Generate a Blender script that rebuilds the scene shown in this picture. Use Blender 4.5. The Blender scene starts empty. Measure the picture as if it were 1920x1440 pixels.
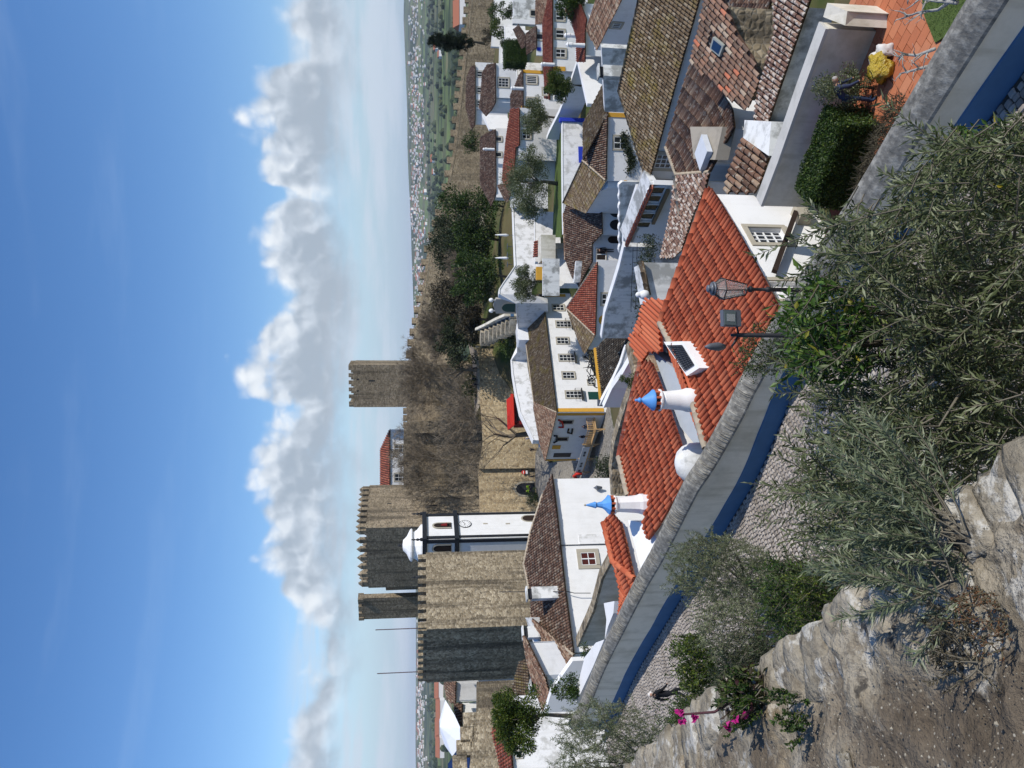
import bpy, bmesh, math, random
from math import sin, cos, tan, pi, radians, sqrt, exp
from mathutils import Vector, Matrix, noise
random.seed(7)
sc = bpy.context.scene
COL = sc.collection

# ------------------------------------------------------------------ camera
# the photograph is stored lying on its side: the camera is rolled a quarter turn
FPX = 1442.0                                   # focal length in photo pixels (1920 wide)
PITCH = radians(7.0)
CP, SP = cos(PITCH), sin(PITCH)
cam = bpy.data.cameras.new('camera')
cam.sensor_width = 36.0
cam.lens = FPX / 1920 * 36
cam.clip_start = 0.05
cam.clip_end = 60000
camo = bpy.data.objects.new('camera', cam)
COL.objects.link(camo)
_f = Vector((0, CP, -SP)); _u = Vector((0, SP, CP)); _r = Vector((1, 0, 0))
camo.matrix_world = Matrix(((-_u.x, _r.x, -_f.x, 0), (-_u.y, _r.y, -_f.y, 0), (-_u.z, _r.z, -_f.z, 0), (0, 0, 0, 1)))
sc.camera = camo

# ------------------------------------------------------------------ light
SUN_AZ = 57.0       # degrees from straight behind the camera towards its right
SUN_EL = 44.0
to_sun = Vector((sin(radians(SUN_AZ)) * cos(radians(SUN_EL)), -cos(radians(SUN_AZ)) * cos(radians(SUN_EL)), sin(radians(SUN_EL))))
sl = bpy.data.lights.new('sun', 'SUN'); sl.energy = 2.95; sl.angle = radians(0.53); sl.color = (1.0, 0.955, 0.88)
so = bpy.data.objects.new('sun', sl); COL.objects.link(so)
so.rotation_euler = (-to_sun).to_track_quat('-Z', 'Y').to_euler()
so.location = (60, -60, 90)

w = bpy.data.worlds.new('World'); sc.world = w; w.use_nodes = True
W = w.node_tree; W.nodes.clear()
def wn(t, **k):
    n = W.nodes.new(t)
    for a, b in k.items(): setattr(n, a, b)
    return n
def lk(a, b): W.links.new(a, b)
def wmath(op, a, b=None, c=None, clamp=False):
    n = wn('ShaderNodeMath', operation=op, use_clamp=clamp)
    for i, v in enumerate((a, b, c)):
        if v is None: continue
        if isinstance(v, (int, float)): n.inputs[i].default_value = v
        else: lk(v, n.inputs[i])
    return n.outputs[0]
def wss(v, lo, hi):
    n = wn('ShaderNodeMapRange', interpolation_type='SMOOTHSTEP')
    lk(v, n.inputs[0]); n.inputs[1].default_value = lo; n.inputs[2].default_value = hi
    return n.outputs[0]
sky = wn('ShaderNodeTexSky', sky_type='NISHITA', sun_disc=False)
sky.sun_elevation = radians(SUN_EL); sky.sun_rotation = radians(180 - SUN_AZ)
sky.altitude = 80; sky.air_density = 1.0; sky.dust_density = 0.35; sky.ozone_density = 2.0
geo = wn('ShaderNodeTexCoord')
nrm = wn('ShaderNodeVectorMath', operation='NORMALIZE'); lk(geo.outputs['Generated'], nrm.inputs[0])
sep = wn('ShaderNodeSeparateXYZ'); lk(nrm.outputs[0], sep.inputs[0])
dz = sep.outputs[2]
# a bank of cumulus all round the horizon: a skyline of cloud tops over the bearing, broken up by billows
az = wmath('ARCTAN2', sep.outputs[0], sep.outputs[1])
prm = wmath('FRACT', wmath('ADD', wmath('DIVIDE', az, 0.97), 0.5))
TOPS = [(0, 500), (40, 488), (85, 535), (130, 465), (200, 443), (260, 455), (300, 475), (338, 470), (356, 528), (385, 480), (420, 465), (480, 475), (520, 490), (565, 508), (600, 488), (640, 450), (700, 438), (745, 450), (772, 500), (800, 466), (850, 458), (900, 455), (960, 470), (985, 492), (1010, 480), (1060, 482), (1110, 494), (1130, 535), (1180, 548), (1250, 572), (1300, 560), (1350, 528), (1400, 505), (1440, 500)]
fcv = wn('ShaderNodeFloatCurve'); cv = fcv.mapping.curves[0]
def _skypt(y, x):
    r = (720 - y) / FPX; d = (x - 960) / FPX; v = Vector((r, CP - d * SP, -SP - d * CP)).normalized(); return math.atan2(v.x, v.y) / 0.97 + 0.5, v.z
_pts = sorted(_skypt(y, x) for y, x in TOPS)
cv.points[0].location = (max(0, _pts[0][0]), _pts[0][1] * 4); cv.points[1].location = (min(1, _pts[-1][0]), _pts[-1][1] * 4)
for q in _pts[1:-1]: cv.points.new(q[0], q[1] * 4)
fcv.mapping.update(); lk(prm, fcv.inputs[1])
topz = wmath('MULTIPLY', fcv.outputs[0], 0.25)
cxy = wn('ShaderNodeCombineXYZ'); lk(az, cxy.inputs[0]); lk(dz, cxy.inputs[1])
def w2(scale, detail, sx=1, sy=1, off=(0, 0), rough=0.55, vec=None):
    m = wn('ShaderNodeMapping'); m.inputs['Scale'].default_value = (sx, sy, 1); m.inputs['Location'].default_value = (*off, 0); lk(vec or cxy.outputs[0], m.inputs[0])
    n = wn('ShaderNodeTexNoise', noise_dimensions='2D'); n.inputs['Scale'].default_value = scale; n.inputs['Detail'].default_value = detail; n.inputs['Roughness'].default_value = rough
    lk(m.outputs[0], n.inputs['Vector']); return n
warp = wn('ShaderNodeVectorMath', operation='ADD'); lk(cxy.outputs[0], warp.inputs[0])
wsc = wn('ShaderNodeVectorMath', operation='SCALE'); lk(w2(22, 3).outputs['Color'], wsc.inputs[0]); wsc.inputs['Scale'].default_value = 0.030; lk(wsc.outputs[0], warp.inputs[1])
def vbill(scale, off=(0, 0)):
    m = wn('ShaderNodeMapping'); m.inputs['Location'].default_value = (*off, 0); lk(warp.outputs[0], m.inputs[0])
    n = wn('ShaderNodeTexVoronoi', voronoi_dimensions='2D'); n.inputs['Scale'].default_value = scale; lk(m.outputs[0], n.inputs['Vector']); return n.outputs['Distance']
OFF = (-0.0055, -0.0075)
def bill(off): return wmath('ADD', wmath('MULTIPLY', vbill(17, off), 0.6), wmath('MULTIPLY', vbill(44, off), 0.3))
bl = bill((0, 0)); bl2 = bill(OFF)
wn1 = w2(9, 5, 1, 1.2, (2, 1), 0.6).outputs['Fac']
puff = wmath('SUBTRACT', 0.40, bl)
d0 = wmath('SUBTRACT', topz, dz)                                     # below the skyline is positive
dens = wmath('ADD', wmath('SUBTRACT', d0, 0.009), wmath('ADD', wmath('MULTIPLY', puff, 0.060), wmath('MULTIPLY', wmath('SUBTRACT', wn1, 0.5), 0.035)))
hole = w2(7.0, 5, 1, 1.6, (4.4, 0.7), 0.6).outputs['Fac']
mask = wmath('MULTIPLY', wss(dens, -0.004, 0.024), wss(wmath('ADD', hole, wmath('MULTIPLY', dens, 4.0)), 0.34, 0.60))
base = wss(wmath('ADD', dz, wmath('MULTIPLY', wmath('SUBTRACT', hole, 0.5), 0.10)), 0.065, 0.125)
soft = wmath('MULTIPLY', wmath('MULTIPLY', mask, base), 0.94)
n3 = w2(4.0, 5, 1, 8.0, (8.0, 2.0), 0.58).outputs['Fac']
thin = wmath('MULTIPLY', wmath('MULTIPLY', wss(n3, 0.42, 0.66), wss(dz, 0.17, 0.11)), 0.8)
n4 = w2(2.6, 4, 1, 7.0, (1.0, 7.0), 0.6).outputs['Fac']
wisp = wmath('MULTIPLY', wmath('MULTIPLY', wss(n4, 0.52, 0.80), 0.05), wss(dz, 0.15, 0.30))
# sunlit heads, grey-blue undersides
rel = wmath('MULTIPLY', wmath('SUBTRACT', bl2, bl), 1.7)
dep = wmath('MULTIPLY', wmath('SUBTRACT', wmath('ADD', d0, wmath('MULTIPLY', wmath('SUBTRACT', hole, 0.5), 0.12)), 0.022), -10.0)
lit = wss(wmath('ADD', rel, dep), -0.75, 0.50)
cr = wn('ShaderNodeValToRGB'); lk(lit, cr.inputs[0])
cr.color_ramp.elements[0].color = (2.15, 2.5, 2.95, 1); cr.color_ramp.elements[1].color = (5.0, 5.2, 5.4, 1)
el = cr.color_ramp.elements.new(0.5); el.color = (3.4, 3.75, 4.2, 1)
def wmix(f, a, b):
    n = wn('ShaderNodeMix', data_type='RGBA'); lk(f, n.inputs[0])
    for s, v in ((6, a), (7, b)):
        if isinstance(v, tuple): n.inputs[s].default_value = v
        else: lk(v, n.inputs[s])
    return n.outputs[2]
hs = wn('ShaderNodeHueSaturation'); lk(sky.outputs[0], hs.inputs['Color']); hs.inputs['Saturation'].default_value = 1.27; hs.inputs['Value'].default_value = 0.80; hs.inputs['Hue'].default_value = 0.507
c0 = wmix(wisp, hs.outputs[0], (4.0, 4.8, 5.8, 1))
hz = wmath('MULTIPLY', wss(dz, 0.17, 0.02), 0.85)
c0 = wmix(hz, c0, (2.15, 2.9, 3.85, 1))
c1 = wmix(thin, c0, (3.3, 3.75, 4.35, 1))
c2 = wmix(soft, c1, cr.outputs[0])
bg = wn('ShaderNodeBackground'); bg.inputs[1].default_value = 0.14; lk(c2, bg.inputs[0])
wo = wn('ShaderNodeOutputWorld'); lk(bg.outputs[0], wo.inputs[0])
w.cycles.sampling_method = 'MANUAL'; w.cycles.sample_map_resolution = 512

vs = sc.view_settings
vs.view_transform = 'Standard'; vs.look = 'None'; vs.exposure = 0.47; vs.gamma = 1.0; vs.use_curve_mapping = False
sc.render.engine = 'CYCLES'
sc.cycles.max_bounces = 4; sc.cycles.diffuse_bounces = 2; sc.cycles.glossy_bounces = 2; sc.cycles.transmission_bounces = 3; sc.cycles.transparent_max_bounces = 6

# ------------------------------------------------------------------ pixel helpers (photo pixels -> points of the place)
def ray(x, y):
    r = (720 - y) / FPX; d = (x - 960) / FPX
    return Vector((r, CP - d * SP, -SP - d * CP))
def atY(x, y, Y): v = ray(x, y); return v * (Y / v.y)
def atZ(x, y, Z): v = ray(x, y); return v * (Z / v.z)
def onplane(x, y, P, N): v = ray(x, y); return v * (P.dot(N) / v.dot(N))
def onwall(x, y, P, Q):
    d = (Q - P); n = Vector((-d.y, d.x, 0)); return onplane(x, y, P, n)

# ------------------------------------------------------------------ materials
MATS = {}
class NT:
    def __init__(s, name):
        m = bpy.data.materials.new(name); m.use_nodes = True; s.m = m; s.t = m.node_tree; s.t.nodes.clear()
        s.o = s.n('ShaderNodeOutputMaterial'); s.b = s.n('ShaderNodeBsdfPrincipled'); s.l(s.b.outputs[0], s.o.inputs[0])
        s.pos = s.n('ShaderNodeNewGeometry').outputs['Position']
        MATS[name] = m
    def n(s, t, **k):
        n = s.t.nodes.new(t)
        for a, b in k.items(): setattr(n, a, b)
        return n
    def l(s, a, b): s.t.links.new(a, b)
    def vec(s, scale=(1, 1, 1)):
        m = s.n('ShaderNodeMapping'); m.inputs['Scale'].default_value = scale; s.l(s.pos, m.inputs[0]); return m.outputs[0]
    def noise(s, scale, detail=4, vs=(1, 1, 1), rough=0.55, dist=0):
        n = s.n('ShaderNodeTexNoise'); n.inputs['Scale'].default_value = scale; n.inputs['Detail'].default_value = detail
        n.inputs['Roughness'].default_value = rough; n.inputs['Distortion'].default_value = dist
        s.l(s.vec(vs), n.inputs['Vector']); return n.outputs['Fac']
    def voro(s, scale, vs=(1, 1, 1), feature='F1'):
        n = s.n('ShaderNodeTexVoronoi', feature=feature); n.inputs['Scale'].default_value = scale
        s.l(s.vec(vs), n.inputs['Vector']); return n
    def ramp(s, f, stops, interp='LINEAR'):
        r = s.n('ShaderNodeValToRGB'); r.color_ramp.interpolation = interp
        while len(r.color_ramp.elements) < len(stops): r.color_ramp.elements.new(0.5)
        for e, (p, c) in zip(r.color_ramp.elements, stops):
            e.position = p; e.color = (c, c, c, 1) if isinstance(c, (int, float)) else (*c, 1)
        s.l(f, r.inputs[0]); return r.outputs[0]
    def mix(s, f, a, b, mode='MIX'):
        n = s.n('ShaderNodeMix', data_type='RGBA', blend_type=mode)
        for i, v in ((0, f), (6, a), (7, b)):
            if isinstance(v, (int, float)): n.inputs[i].default_value = v if i == 0 else (v, v, v, 1)
            elif isinstance(v, tuple): n.inputs[i].default_value = (*v, 1)
            else: s.l(v, n.inputs[i])
        return n.outputs[2]
    def math(s, op, a, b=None, clamp=False):
        n = s.n('ShaderNodeMath', operation=op, use_clamp=clamp)
        for i, v in enumerate((a, b)):
            if v is None: continue
            if isinstance(v, (int, float)): n.inputs[i].default_value = v
            else: s.l(v, n.inputs[i])
        return n.outputs[0]
    def rand(s):
        a = s.n('ShaderNodeAttribute'); a.attribute_name = 'tint'
        o = s.n('ShaderNodeObjectInfo')
        return s.math('FRACT', s.math('ADD', a.outputs['Fac'], s.math('MULTIPLY', o.outputs['Random'], 0.999)))
    def bump(s, h, strength=0.4, dist=0.05):
        b = s.n('ShaderNodeBump'); b.inputs['Strength'].default_value = strength; b.inputs['Distance'].default_value = dist
        s.l(h, b.inputs['Height']); s.l(b.outputs[0], s.b.inputs['Normal'])
    def done(s, col, rough=0.85, spec=0.3, metal=0.0):
        if isinstance(col, tuple): s.b.inputs['Base Color'].default_value = (*col, 1)
        else: s.l(col, s.b.inputs['Base Color'])
        s.b.inputs['Roughness'].default_value = rough; s.b.inputs['Specular IOR Level'].default_value = spec; s.b.inputs['Metallic'].default_value = metal
        return s.m

def m_plain(name, col, rough=0.7, spec=0.3, metal=0.0, var=0.12, scale=3.0):
    t = NT(name); n = t.noise(scale, 4)
    c = t.mix(n, tuple(x * (1 - var) for x in col), tuple(min(1, x * (1 + var)) for x in col))
    return t.done(c, rough, spec, metal)
def m_plaster(name, base=(0.80, 0.79, 0.77), dirt=0.35, dirtcol=(0.30, 0.29, 0.25), streak=0.3, lo=0.52, hi=0.70):
    t = NT(name)
    n = t.noise(0.9, 6, (1, 1, 1), 0.65); s_ = t.noise(2.2, 5, (1, 1, 0.12), 0.6); f = t.noise(9, 4)
    c = t.mix(t.math('MULTIPLY', t.ramp(n, [(lo, 0.0), (hi, 1.0)]), dirt), base, dirtcol)
    c = t.mix(t.math('MULTIPLY', t.ramp(s_, [(0.5, 0.0), (0.75, 1.0)]), streak), c, dirtcol)
    c = t.mix(t.math('MULTIPLY', f, 0.10), c, tuple(x * 0.75 for x in base))
    t.bump(t.noise(14, 4), 0.25, 0.02)
    return t.done(c, 0.9, 0.2)
def m_stone(name, c1, c2, c3, scale=2.0, mortar=(0.30, 0.27, 0.22), stain=0.5, vz=1.5, patch=0.35):
    t = NT(name)
    v = t.voro(scale, (1, 1, vz)); e = t.voro(scale, (1, 1, vz), 'DISTANCE_TO_EDGE')
    sepc = t.n('ShaderNodeSeparateColor'); t.l(v.outputs['Color'], sepc.inputs[0])
    c = t.ramp(sepc.outputs[0], [(0.0, c1), (0.5, c2), (1.0, c3)])
    j = t.ramp(e.outputs['Distance'], [(0.0, 1.0), (0.09, 0.0)])
    c = t.mix(t.math('MULTIPLY', j, 0.75), c, mortar)
    big = t.noise(0.16, 5, (1, 1, 1), 0.6); st = t.noise(0.75, 6, (1, 1, 0.055), 0.68)
    c = t.mix(t.math('MULTIPLY', t.ramp(big, [(0.42, 0.0), (0.66, 1.0)]), patch), c, tuple(x * 0.55 for x in c2))
    c = t.mix(t.math('MULTIPLY', t.ramp(st, [(0.50, 0.0), (0.62, 1.0)]), stain * .8), c, (0.06, 0.05, 0.038))
    sp2 = t.noise(1.6, 6, (1, 1, 0.8), 0.7); c = t.mix(t.math('MULTIPLY', t.ramp(sp2, [(0.55, 0.0), (0.63, 1.0)]), 0.55), c, (0.07, 0.06, 0.045))
    fine = t.noise(6, 4)
    c = t.mix(0.35, c, t.mix(fine, (0.25, 0.25, 0.25), (0.9, 0.9, 0.9)), 'OVERLAY')
    t.bump(t.math('ADD', t.math('MULTIPLY', e.outputs['Distance'], 1.2), t.math('MULTIPLY', fine, 0.3)), 0.7, 0.12)
    return t.done(c, 0.95, 0.15)
def m_tile(name, stops, lich=(0.42, 0.40, 0.33), la=0.5, llo=0.56, lhi=0.66, lsc=6.0, moss=None, bigc=None, rough=0.85):
    t = NT(name)
    r = t.rand(); c = t.ramp(r, stops)
    f = t.noise(11, 3); c = t.mix(t.math('MULTIPLY', f, 0.35), c, tuple(x * 0.6 for x in stops[len(stops) // 2][1]))
    if bigc: c = t.mix(t.math('MULTIPLY', t.ramp(t.noise(0.35, 4), [(0.4, 0.0), (0.65, 1.0)]), 0.6), c, bigc)
    if la: c = t.mix(t.math('MULTIPLY', t.ramp(t.noise(lsc, 4, (1, 1, 1), 0.6), [(llo, 0.0), (lhi, 1.0)]), la), c, lich)
    if moss: c = t.mix(t.math('MULTIPLY', t.ramp(t.noise(0.8, 6), [(0.52, 0.0), (0.68, 1.0)]), 0.6), c, moss)
    t.bump(t.noise(30, 3), 0.15, 0.01)
    return t.done(c, rough, 0.2)
def m_leaf(name, stops, rough=0.55, trans=0.25):
    t = NT(name); c = t.ramp(t.rand(), stops)
    t.done(c, rough, 0.35)
    if trans:
        tr = t.n('ShaderNodeBsdfTranslucent'); t.l(c, tr.inputs[0]); mx = t.n('ShaderNodeMixShader'); mx.inputs[0].default_value = trans
        t.l(t.b.outputs[0], mx.inputs[1]); t.l(tr.outputs[0], mx.inputs[2]); t.l(mx.outputs[0], t.o.inputs[0])
    return t.m

WHITE = m_plaster('white_plaster', dirt=0.22, streak=0.10)
WHITE_ST = m_plaster('stained_white_plaster', dirt=0.55, streak=0.30, lo=0.50, hi=0.62)
WHITE_OLD = m_plaster('weathered_white_plaster', (0.74, 0.74, 0.71), 0.75, (0.20, 0.20, 0.18), 0.5, 0.48, 0.6)
WHITE_CL = m_plaster('clean_white_plaster', (0.81, 0.80, 0.775), 0.20, (0.42, 0.40, 0.35), streak=0.14, lo=0.46, hi=0.74)
GREYPL = m_plaster('grey_wall_plaster', (0.70, 0.655, 0.55), 0.55, (0.30, 0.26, 0.15), 0.6, 0.44, 0.68)
STREETPL = m_plaster('street_wall_plaster', (0.80, 0.725, 0.575), 0.45, (0.36, 0.31, 0.19), 0.55, 0.46, 0.72)
CONC = m_plaster('roof_concrete', (0.33, 0.295, 0.24), 0.6, (0.12, 0.11, 0.09), 0.4)
BLUEPL = m_plain('blue_wall_paint', (0.062, 0.140, 0.26), 0.8, 0.2, var=0.22, scale=2)
YELLOW = m_plain('ochre_paint', (0.62, 0.33, 0.045), 0.8, 0.2, var=0.15)
ORANGEP = m_plain('orange_paint', (0.60, 0.30, 0.04), 0.8, 0.2)
COBALT = m_plain('cobalt_paint', (0.03, 0.06, 0.48), 0.7, 0.2)
BLACKP = m_plain('black_paint', (0.016, 0.018, 0.022), 0.6, 0.3)
DARKG = m_plain('dark_grey_paint_and_shade', (0.075, 0.08, 0.09), 0.8, 0.2)
SKYBLUE = m_plain('chimney_blue_paint', (0.10, 0.30, 0.66), 0.55, 0.35, var=0.12)
FRAME = m_plaster('window_stone', (0.42, 0.38, 0.30), 0.3, (0.22, 0.20, 0.16), 0.2)
SASH = m_plain('white_sash', (0.78, 0.78, 0.76), 0.5, 0.3, var=0.05)
GLASS = m_plain('window_glass', (0.018, 0.022, 0.028), 0.12, 0.6)
REDGL = m_plain('curtained_glass', (0.07, 0.02, 0.018), 0.15, 0.6)
IRON = m_plain('wrought_iron', (0.018, 0.018, 0.02), 0.5, 0.4)
GREYM = m_plain('lamp_grey_metal', (0.12, 0.13, 0.15), 0.45, 0.5, 0.2)
WOOD = m_plain('pale_pine_wood', (0.50, 0.32, 0.15), 0.75, 0.2)
WOODD = m_plain('dark_brown_wood', (0.030, 0.018, 0.013), 0.65, 0.3, var=0.4)
WOODM = m_plain('weathered_wood', (0.26, 0.18, 0.10), 0.8, 0.2)
REDP = m_plain('red_paint', (0.50, 0.025, 0.015), 0.6, 0.3)
DRED = m_plain('dark_red_cloth', (0.16, 0.012, 0.012), 0.8, 0.2)
GREEND = m_plain('green_door_paint', (0.01, 0.055, 0.045), 0.5, 0.3)
CASTLE = m_stone('castle_stone', (0.16, 0.126, 0.082), (0.255, 0.20, 0.13), (0.375, 0.30, 0.20), 2.7, stain=0.85, patch=0.5)
TOWER = m_stone('tower_rubble', (0.175, 0.138, 0.088), (0.31, 0.245, 0.158), (0.52, 0.435, 0.305), 3.3, stain=0.95, vz=1.2, patch=0.5)
TANWALL = m_stone('tan_rubble', (0.33, 0.24, 0.13), (0.47, 0.355, 0.205), (0.60, 0.475, 0.29), 2.6, stain=0.45, vz=1.0)
OLDWALL = m_stone('town_wall_rubble', (0.13, 0.10, 0.065), (0.21, 0.165, 0.105), (0.31, 0.25, 0.165), 2.2, stain=0.5)
PARAPET = m_stone('pale_walkway_stone', (0.34, 0.29, 0.20), (0.42, 0.36, 0.26), (0.5, 0.44, 0.33), 2.0, stain=0.2)
T_NEW = m_tile('new_red_tile', [(0.0, (0.40, 0.088, 0.040)), (0.5, (0.50, 0.125, 0.058)), (1.0, (0.58, 0.175, 0.085))], la=0.0)
T_RED = m_tile('red_tile', [(0.0, (0.22, 0.055, 0.035)), (0.5, (0.33, 0.085, 0.05)), (1.0, (0.44, 0.15, 0.085))], la=0.4)
T_OLD = m_tile('old_brown_tile', [(0.0, (0.075, 0.045, 0.032)), (0.35, (0.15, 0.085, 0.058)), (0.7, (0.235, 0.135, 0.088)), (1.0, (0.36, 0.28, 0.20))], la=0.65)
T_MOSS = m_tile('mossy_brown_tile', [(0.0, (0.075, 0.050, 0.029)), (0.4, (0.13, 0.090, 0.052)), (0.85, (0.19, 0.138, 0.086)), (1.0, (0.30, 0.255, 0.185))], la=0.40, moss=(0.19, 0.15, 0.028))
T_DARK = m_tile('dark_lichen_tile', [(0.0, (0.040, 0.034, 0.026)), (0.6, (0.085, 0.070, 0.050)), (1.0, (0.15, 0.125, 0.09))], la=0.75, llo=0.60, lhi=0.66, lsc=3.5)
T_MIX = m_tile('patched_tile', [(0.0, (0.10, 0.058, 0.042)), (0.45, (0.19, 0.10, 0.068)), (0.8, (0.27, 0.14, 0.09)), (0.90, (0.42, 0.36, 0.28)), (0.95, (0.50, 0.15, 0.08)), (1.0, (0.48, 0.14, 0.07))], la=0.35)
T_LICH = m_tile('lichen_crusted_tile', [(0.0, (0.11, 0.062, 0.05)), (0.5, (0.20, 0.115, 0.085)), (1.0, (0.32, 0.22, 0.16))], la=0.85, llo=0.50, lhi=0.58, lsc=5.0, lich=(0.52, 0.47, 0.41))
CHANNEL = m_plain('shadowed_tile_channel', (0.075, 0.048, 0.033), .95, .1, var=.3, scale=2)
MORTAR = m_plaster('roof_mortar', (0.42, 0.35, 0.26), 0.5, (0.16, 0.14, 0.10), 0.0)

# ------------------------------------------------------------------ mesh builder
class MB:
    def __init__(s): s.v = []; s.f = []; s.t = []; s.mi = []; s.cur = 0; s.tint = 0.0
    def face(s, idx): s.f.append(idx); s.t.append(s.tint); s.mi.append(s.cur)
    def poly(s, pts):
        n = len(s.v); s.v += [tuple(p) for p in pts]; s.face(tuple(range(n, n + len(pts))))
    def box(s, c, ax, ay, az):
        c = Vector(c); ax, ay, az = Vector(ax), Vector(ay), Vector(az)
        n = len(s.v)
        for k in (-1, 1):
            for j in (-1, 1):
                for i in (-1, 1): s.v.append(tuple(c + ax * i + ay * j + az * k))
        for q in ((0, 2, 3, 1), (4, 5, 7, 6), (0, 1, 5, 4), (2, 6, 7, 3), (0, 4, 6, 2), (1, 3, 7, 5)): s.face(tuple(n + i for i in q))
    def aabb(s, x0, x1, y0, y1, z0, z1):
        s.box(((x0 + x1) / 2, (y0 + y1) / 2, (z0 + z1) / 2), ((x1 - x0) / 2, 0, 0), (0, (y1 - y0) / 2, 0), (0, 0, (z1 - z0) / 2))
    def prism(s, bot, top, cap=True):
        n = len(s.v); k = len(bot); s.v += [tuple(p) for p in bot] + [tuple(p) for p in top]
        for i in range(k): s.face((n + i, n + (i + 1) % k, n + k + (i + 1) % k, n + k + i))
        if cap: s.face(tuple(n + i for i in reversed(range(k)))); s.face(tuple(n + k + i for i in range(k)))
    def tube(s, pts, radii, seg=5, cap=True):
        pts = [Vector(p) for p in pts]
        if isinstance(radii, (int, float)): radii = [radii] * len(pts)
        n0 = len(s.v); ref = None
        for i, p in enumerate(pts):
            d = (pts[min(i + 1, len(pts) - 1)] - pts[max(i - 1, 0)])
            d = d.normalized() if d.length > 1e-9 else Vector((0, 0, 1))
            if ref is None: ref = d.orthogonal().normalized()
            else: ref = (ref - d * ref.dot(d)); ref = ref.normalized() if ref.length > 1e-6 else d.orthogonal().normalized()
            b = d.cross(ref)
            for j in range(seg):
                a = 2 * pi * j / seg; s.v.append(tuple(p + (ref * cos(a) + b * sin(a)) * radii[i]))
        for i in range(len(pts) - 1):
            for j in range(seg):
                a = n0 + i * seg + j; b = n0 + i * seg + (j + 1) % seg; s.face((a, b, b + seg, a + seg))
        if cap:
            s.face(tuple(n0 + j for j in reversed(range(seg)))); e = n0 + (len(pts) - 1) * seg; s.face(tuple(e + j for j in range(seg)))
    def lathe(s, c, prof, seg=12, ax=(1, 0, 0), ay=(0, 1, 0), up=(0, 0, 1), rot=0.0, sx=1, sy=1):
        c, ax, ay, up = Vector(c), Vector(ax), Vector(ay), Vector(up); n0 = len(s.v)
        for r, z in prof:
            for j in range(seg):
                a = 2 * pi * j / seg + rot; s.v.append(tuple(c + ax * (r * sx * cos(a)) + ay * (r * sy * sin(a)) + up * z))
        for i in range(len(prof) - 1):
            for j in range(seg):
                a = n0 + i * seg + j; b = n0 + i * seg + (j + 1) % seg; s.face((a, b, b + seg, a + seg))
        s.face(tuple(n0 + j for j in reversed(range(seg)))); e = n0 + (len(prof) - 1) * seg; s.face(tuple(e + j for j in range(seg)))
    def mesh(s, name, mats, smooth=False):
        me = bpy.data.meshes.new(name); me.from_pydata(s.v, [], s.f)
        for m in (mats if isinstance(mats, (list, tuple)) else [mats]): me.materials.append(m)
        a = me.attributes.new('tint', 'FLOAT', 'FACE'); a.data.foreach_set('value', s.t)
        me.polygons.foreach_set('material_index', s.mi)
        if smooth: me.polygons.foreach_set('use_smooth', [True] * len(s.f))
        me.update(); return me
    def build(s, name, mats, parent=None, smooth=False, fixn=True):
        me = s.mesh(name, mats, smooth)
        if fixn and len(s.f) < 4000:
            bm = bmesh.new(); bm.from_mesh(me); bmesh.ops.recalc_face_normals(bm, faces=bm.faces); bm.to_mesh(me); bm.free()
        o = bpy.data.objects.new(name, me); COL.objects.link(o)
        if parent: o.parent = parent
        return o
def tag(o, label=None, cat=None, group=None, kind=None):
    if label: o['label'] = label
    if cat: o['category'] = cat
    if group: o['group'] = group
    if kind: o['kind'] = kind
    return o
def thing(name, label, cat, group=None, loc=None):
    o = bpy.data.objects.new(name, None); COL.objects.link(o); o.empty_display_size = 0.3
    if loc is not None: o.location = loc
    return tag(o, label, cat, group)
def inst(name, me, parent, M):
    o = bpy.data.objects.new(name, me); COL.objects.link(o); o.parent = parent; o.matrix_local = M; return o
def copy_tree(o, parent=None):
    c = o.copy(); COL.objects.link(c); c.parent = parent
    for ch in o.children: copy_tree(ch, c)
    return c
Z = Vector((0, 0, 1))

# ------------------------------------------------------------------ roofs and walls
class RP: pass
def plane(eA, eB, Y, pitch, flip=1):
    r = RP(); r.A = atY(*eA, Y); r.B = atZ(*eB, r.A.z)
    r.d = (r.B - r.A).normalized(); s = Vector((-r.d.y, r.d.x, 0))
    if s.y * flip < 0: s = -s
    r.s = s; t = radians(pitch); r.up = s * cos(t) + Z * sin(t); r.n = r.d.cross(r.up)
    if r.n.z < 0: r.n = -r.n
    r.on = lambda x, y: onplane(x, y, r.A, r.n)
    return r
_tile_cache = {}
def tile_mesh(pw, L, mat, seg):
    k = (pw, L, mat.name, seg)
    if k not in _tile_cache:
        mb = MB(); add_tile(mb, Vector((0, 0, 0)), Vector((1, 0, 0)), Vector((0, 1, 0)), Vector((0, 0, 1)), pw, L, L * 1.12, seg)
        _tile_cache[k] = mb.mesh('tile', mat, True)
    return _tile_cache[k]
def add_tile(mb, P, d, up, n, pw, L, Lx, seg):
    R = pw * 0.41; n0 = len(mb.v)
    for (b, R_, lift) in ((0.0, R, 0.022), (Lx, R * 0.86, 0.002)):
        for j in range(seg + 1):
            a = pi * j / seg; mb.v.append(tuple(P + d * (cos(a) * R_) + up * b + n * (sin(a) * R_ * 0.92 + lift)))
    k = seg + 1
    for j in range(seg): mb.face((n0 + j, n0 + j + 1, n0 + k + j + 1, n0 + k + j))
    mb.face(tuple(n0 + j for j in range(k)))
def intervals(poly, a):
    xs = []
    for i in range(len(poly)):
        (a0, b0), (a1, b1) = poly[i], poly[(i + 1) % len(poly)]
        if (a0 <= a) != (a1 <= a): xs.append(b0 + (b1 - b0) * (a - a0) / (a1 - a0))
    xs.sort(); return [(xs[i], xs[i + 1]) for i in range(0, len(xs) - 1, 2)]
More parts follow.
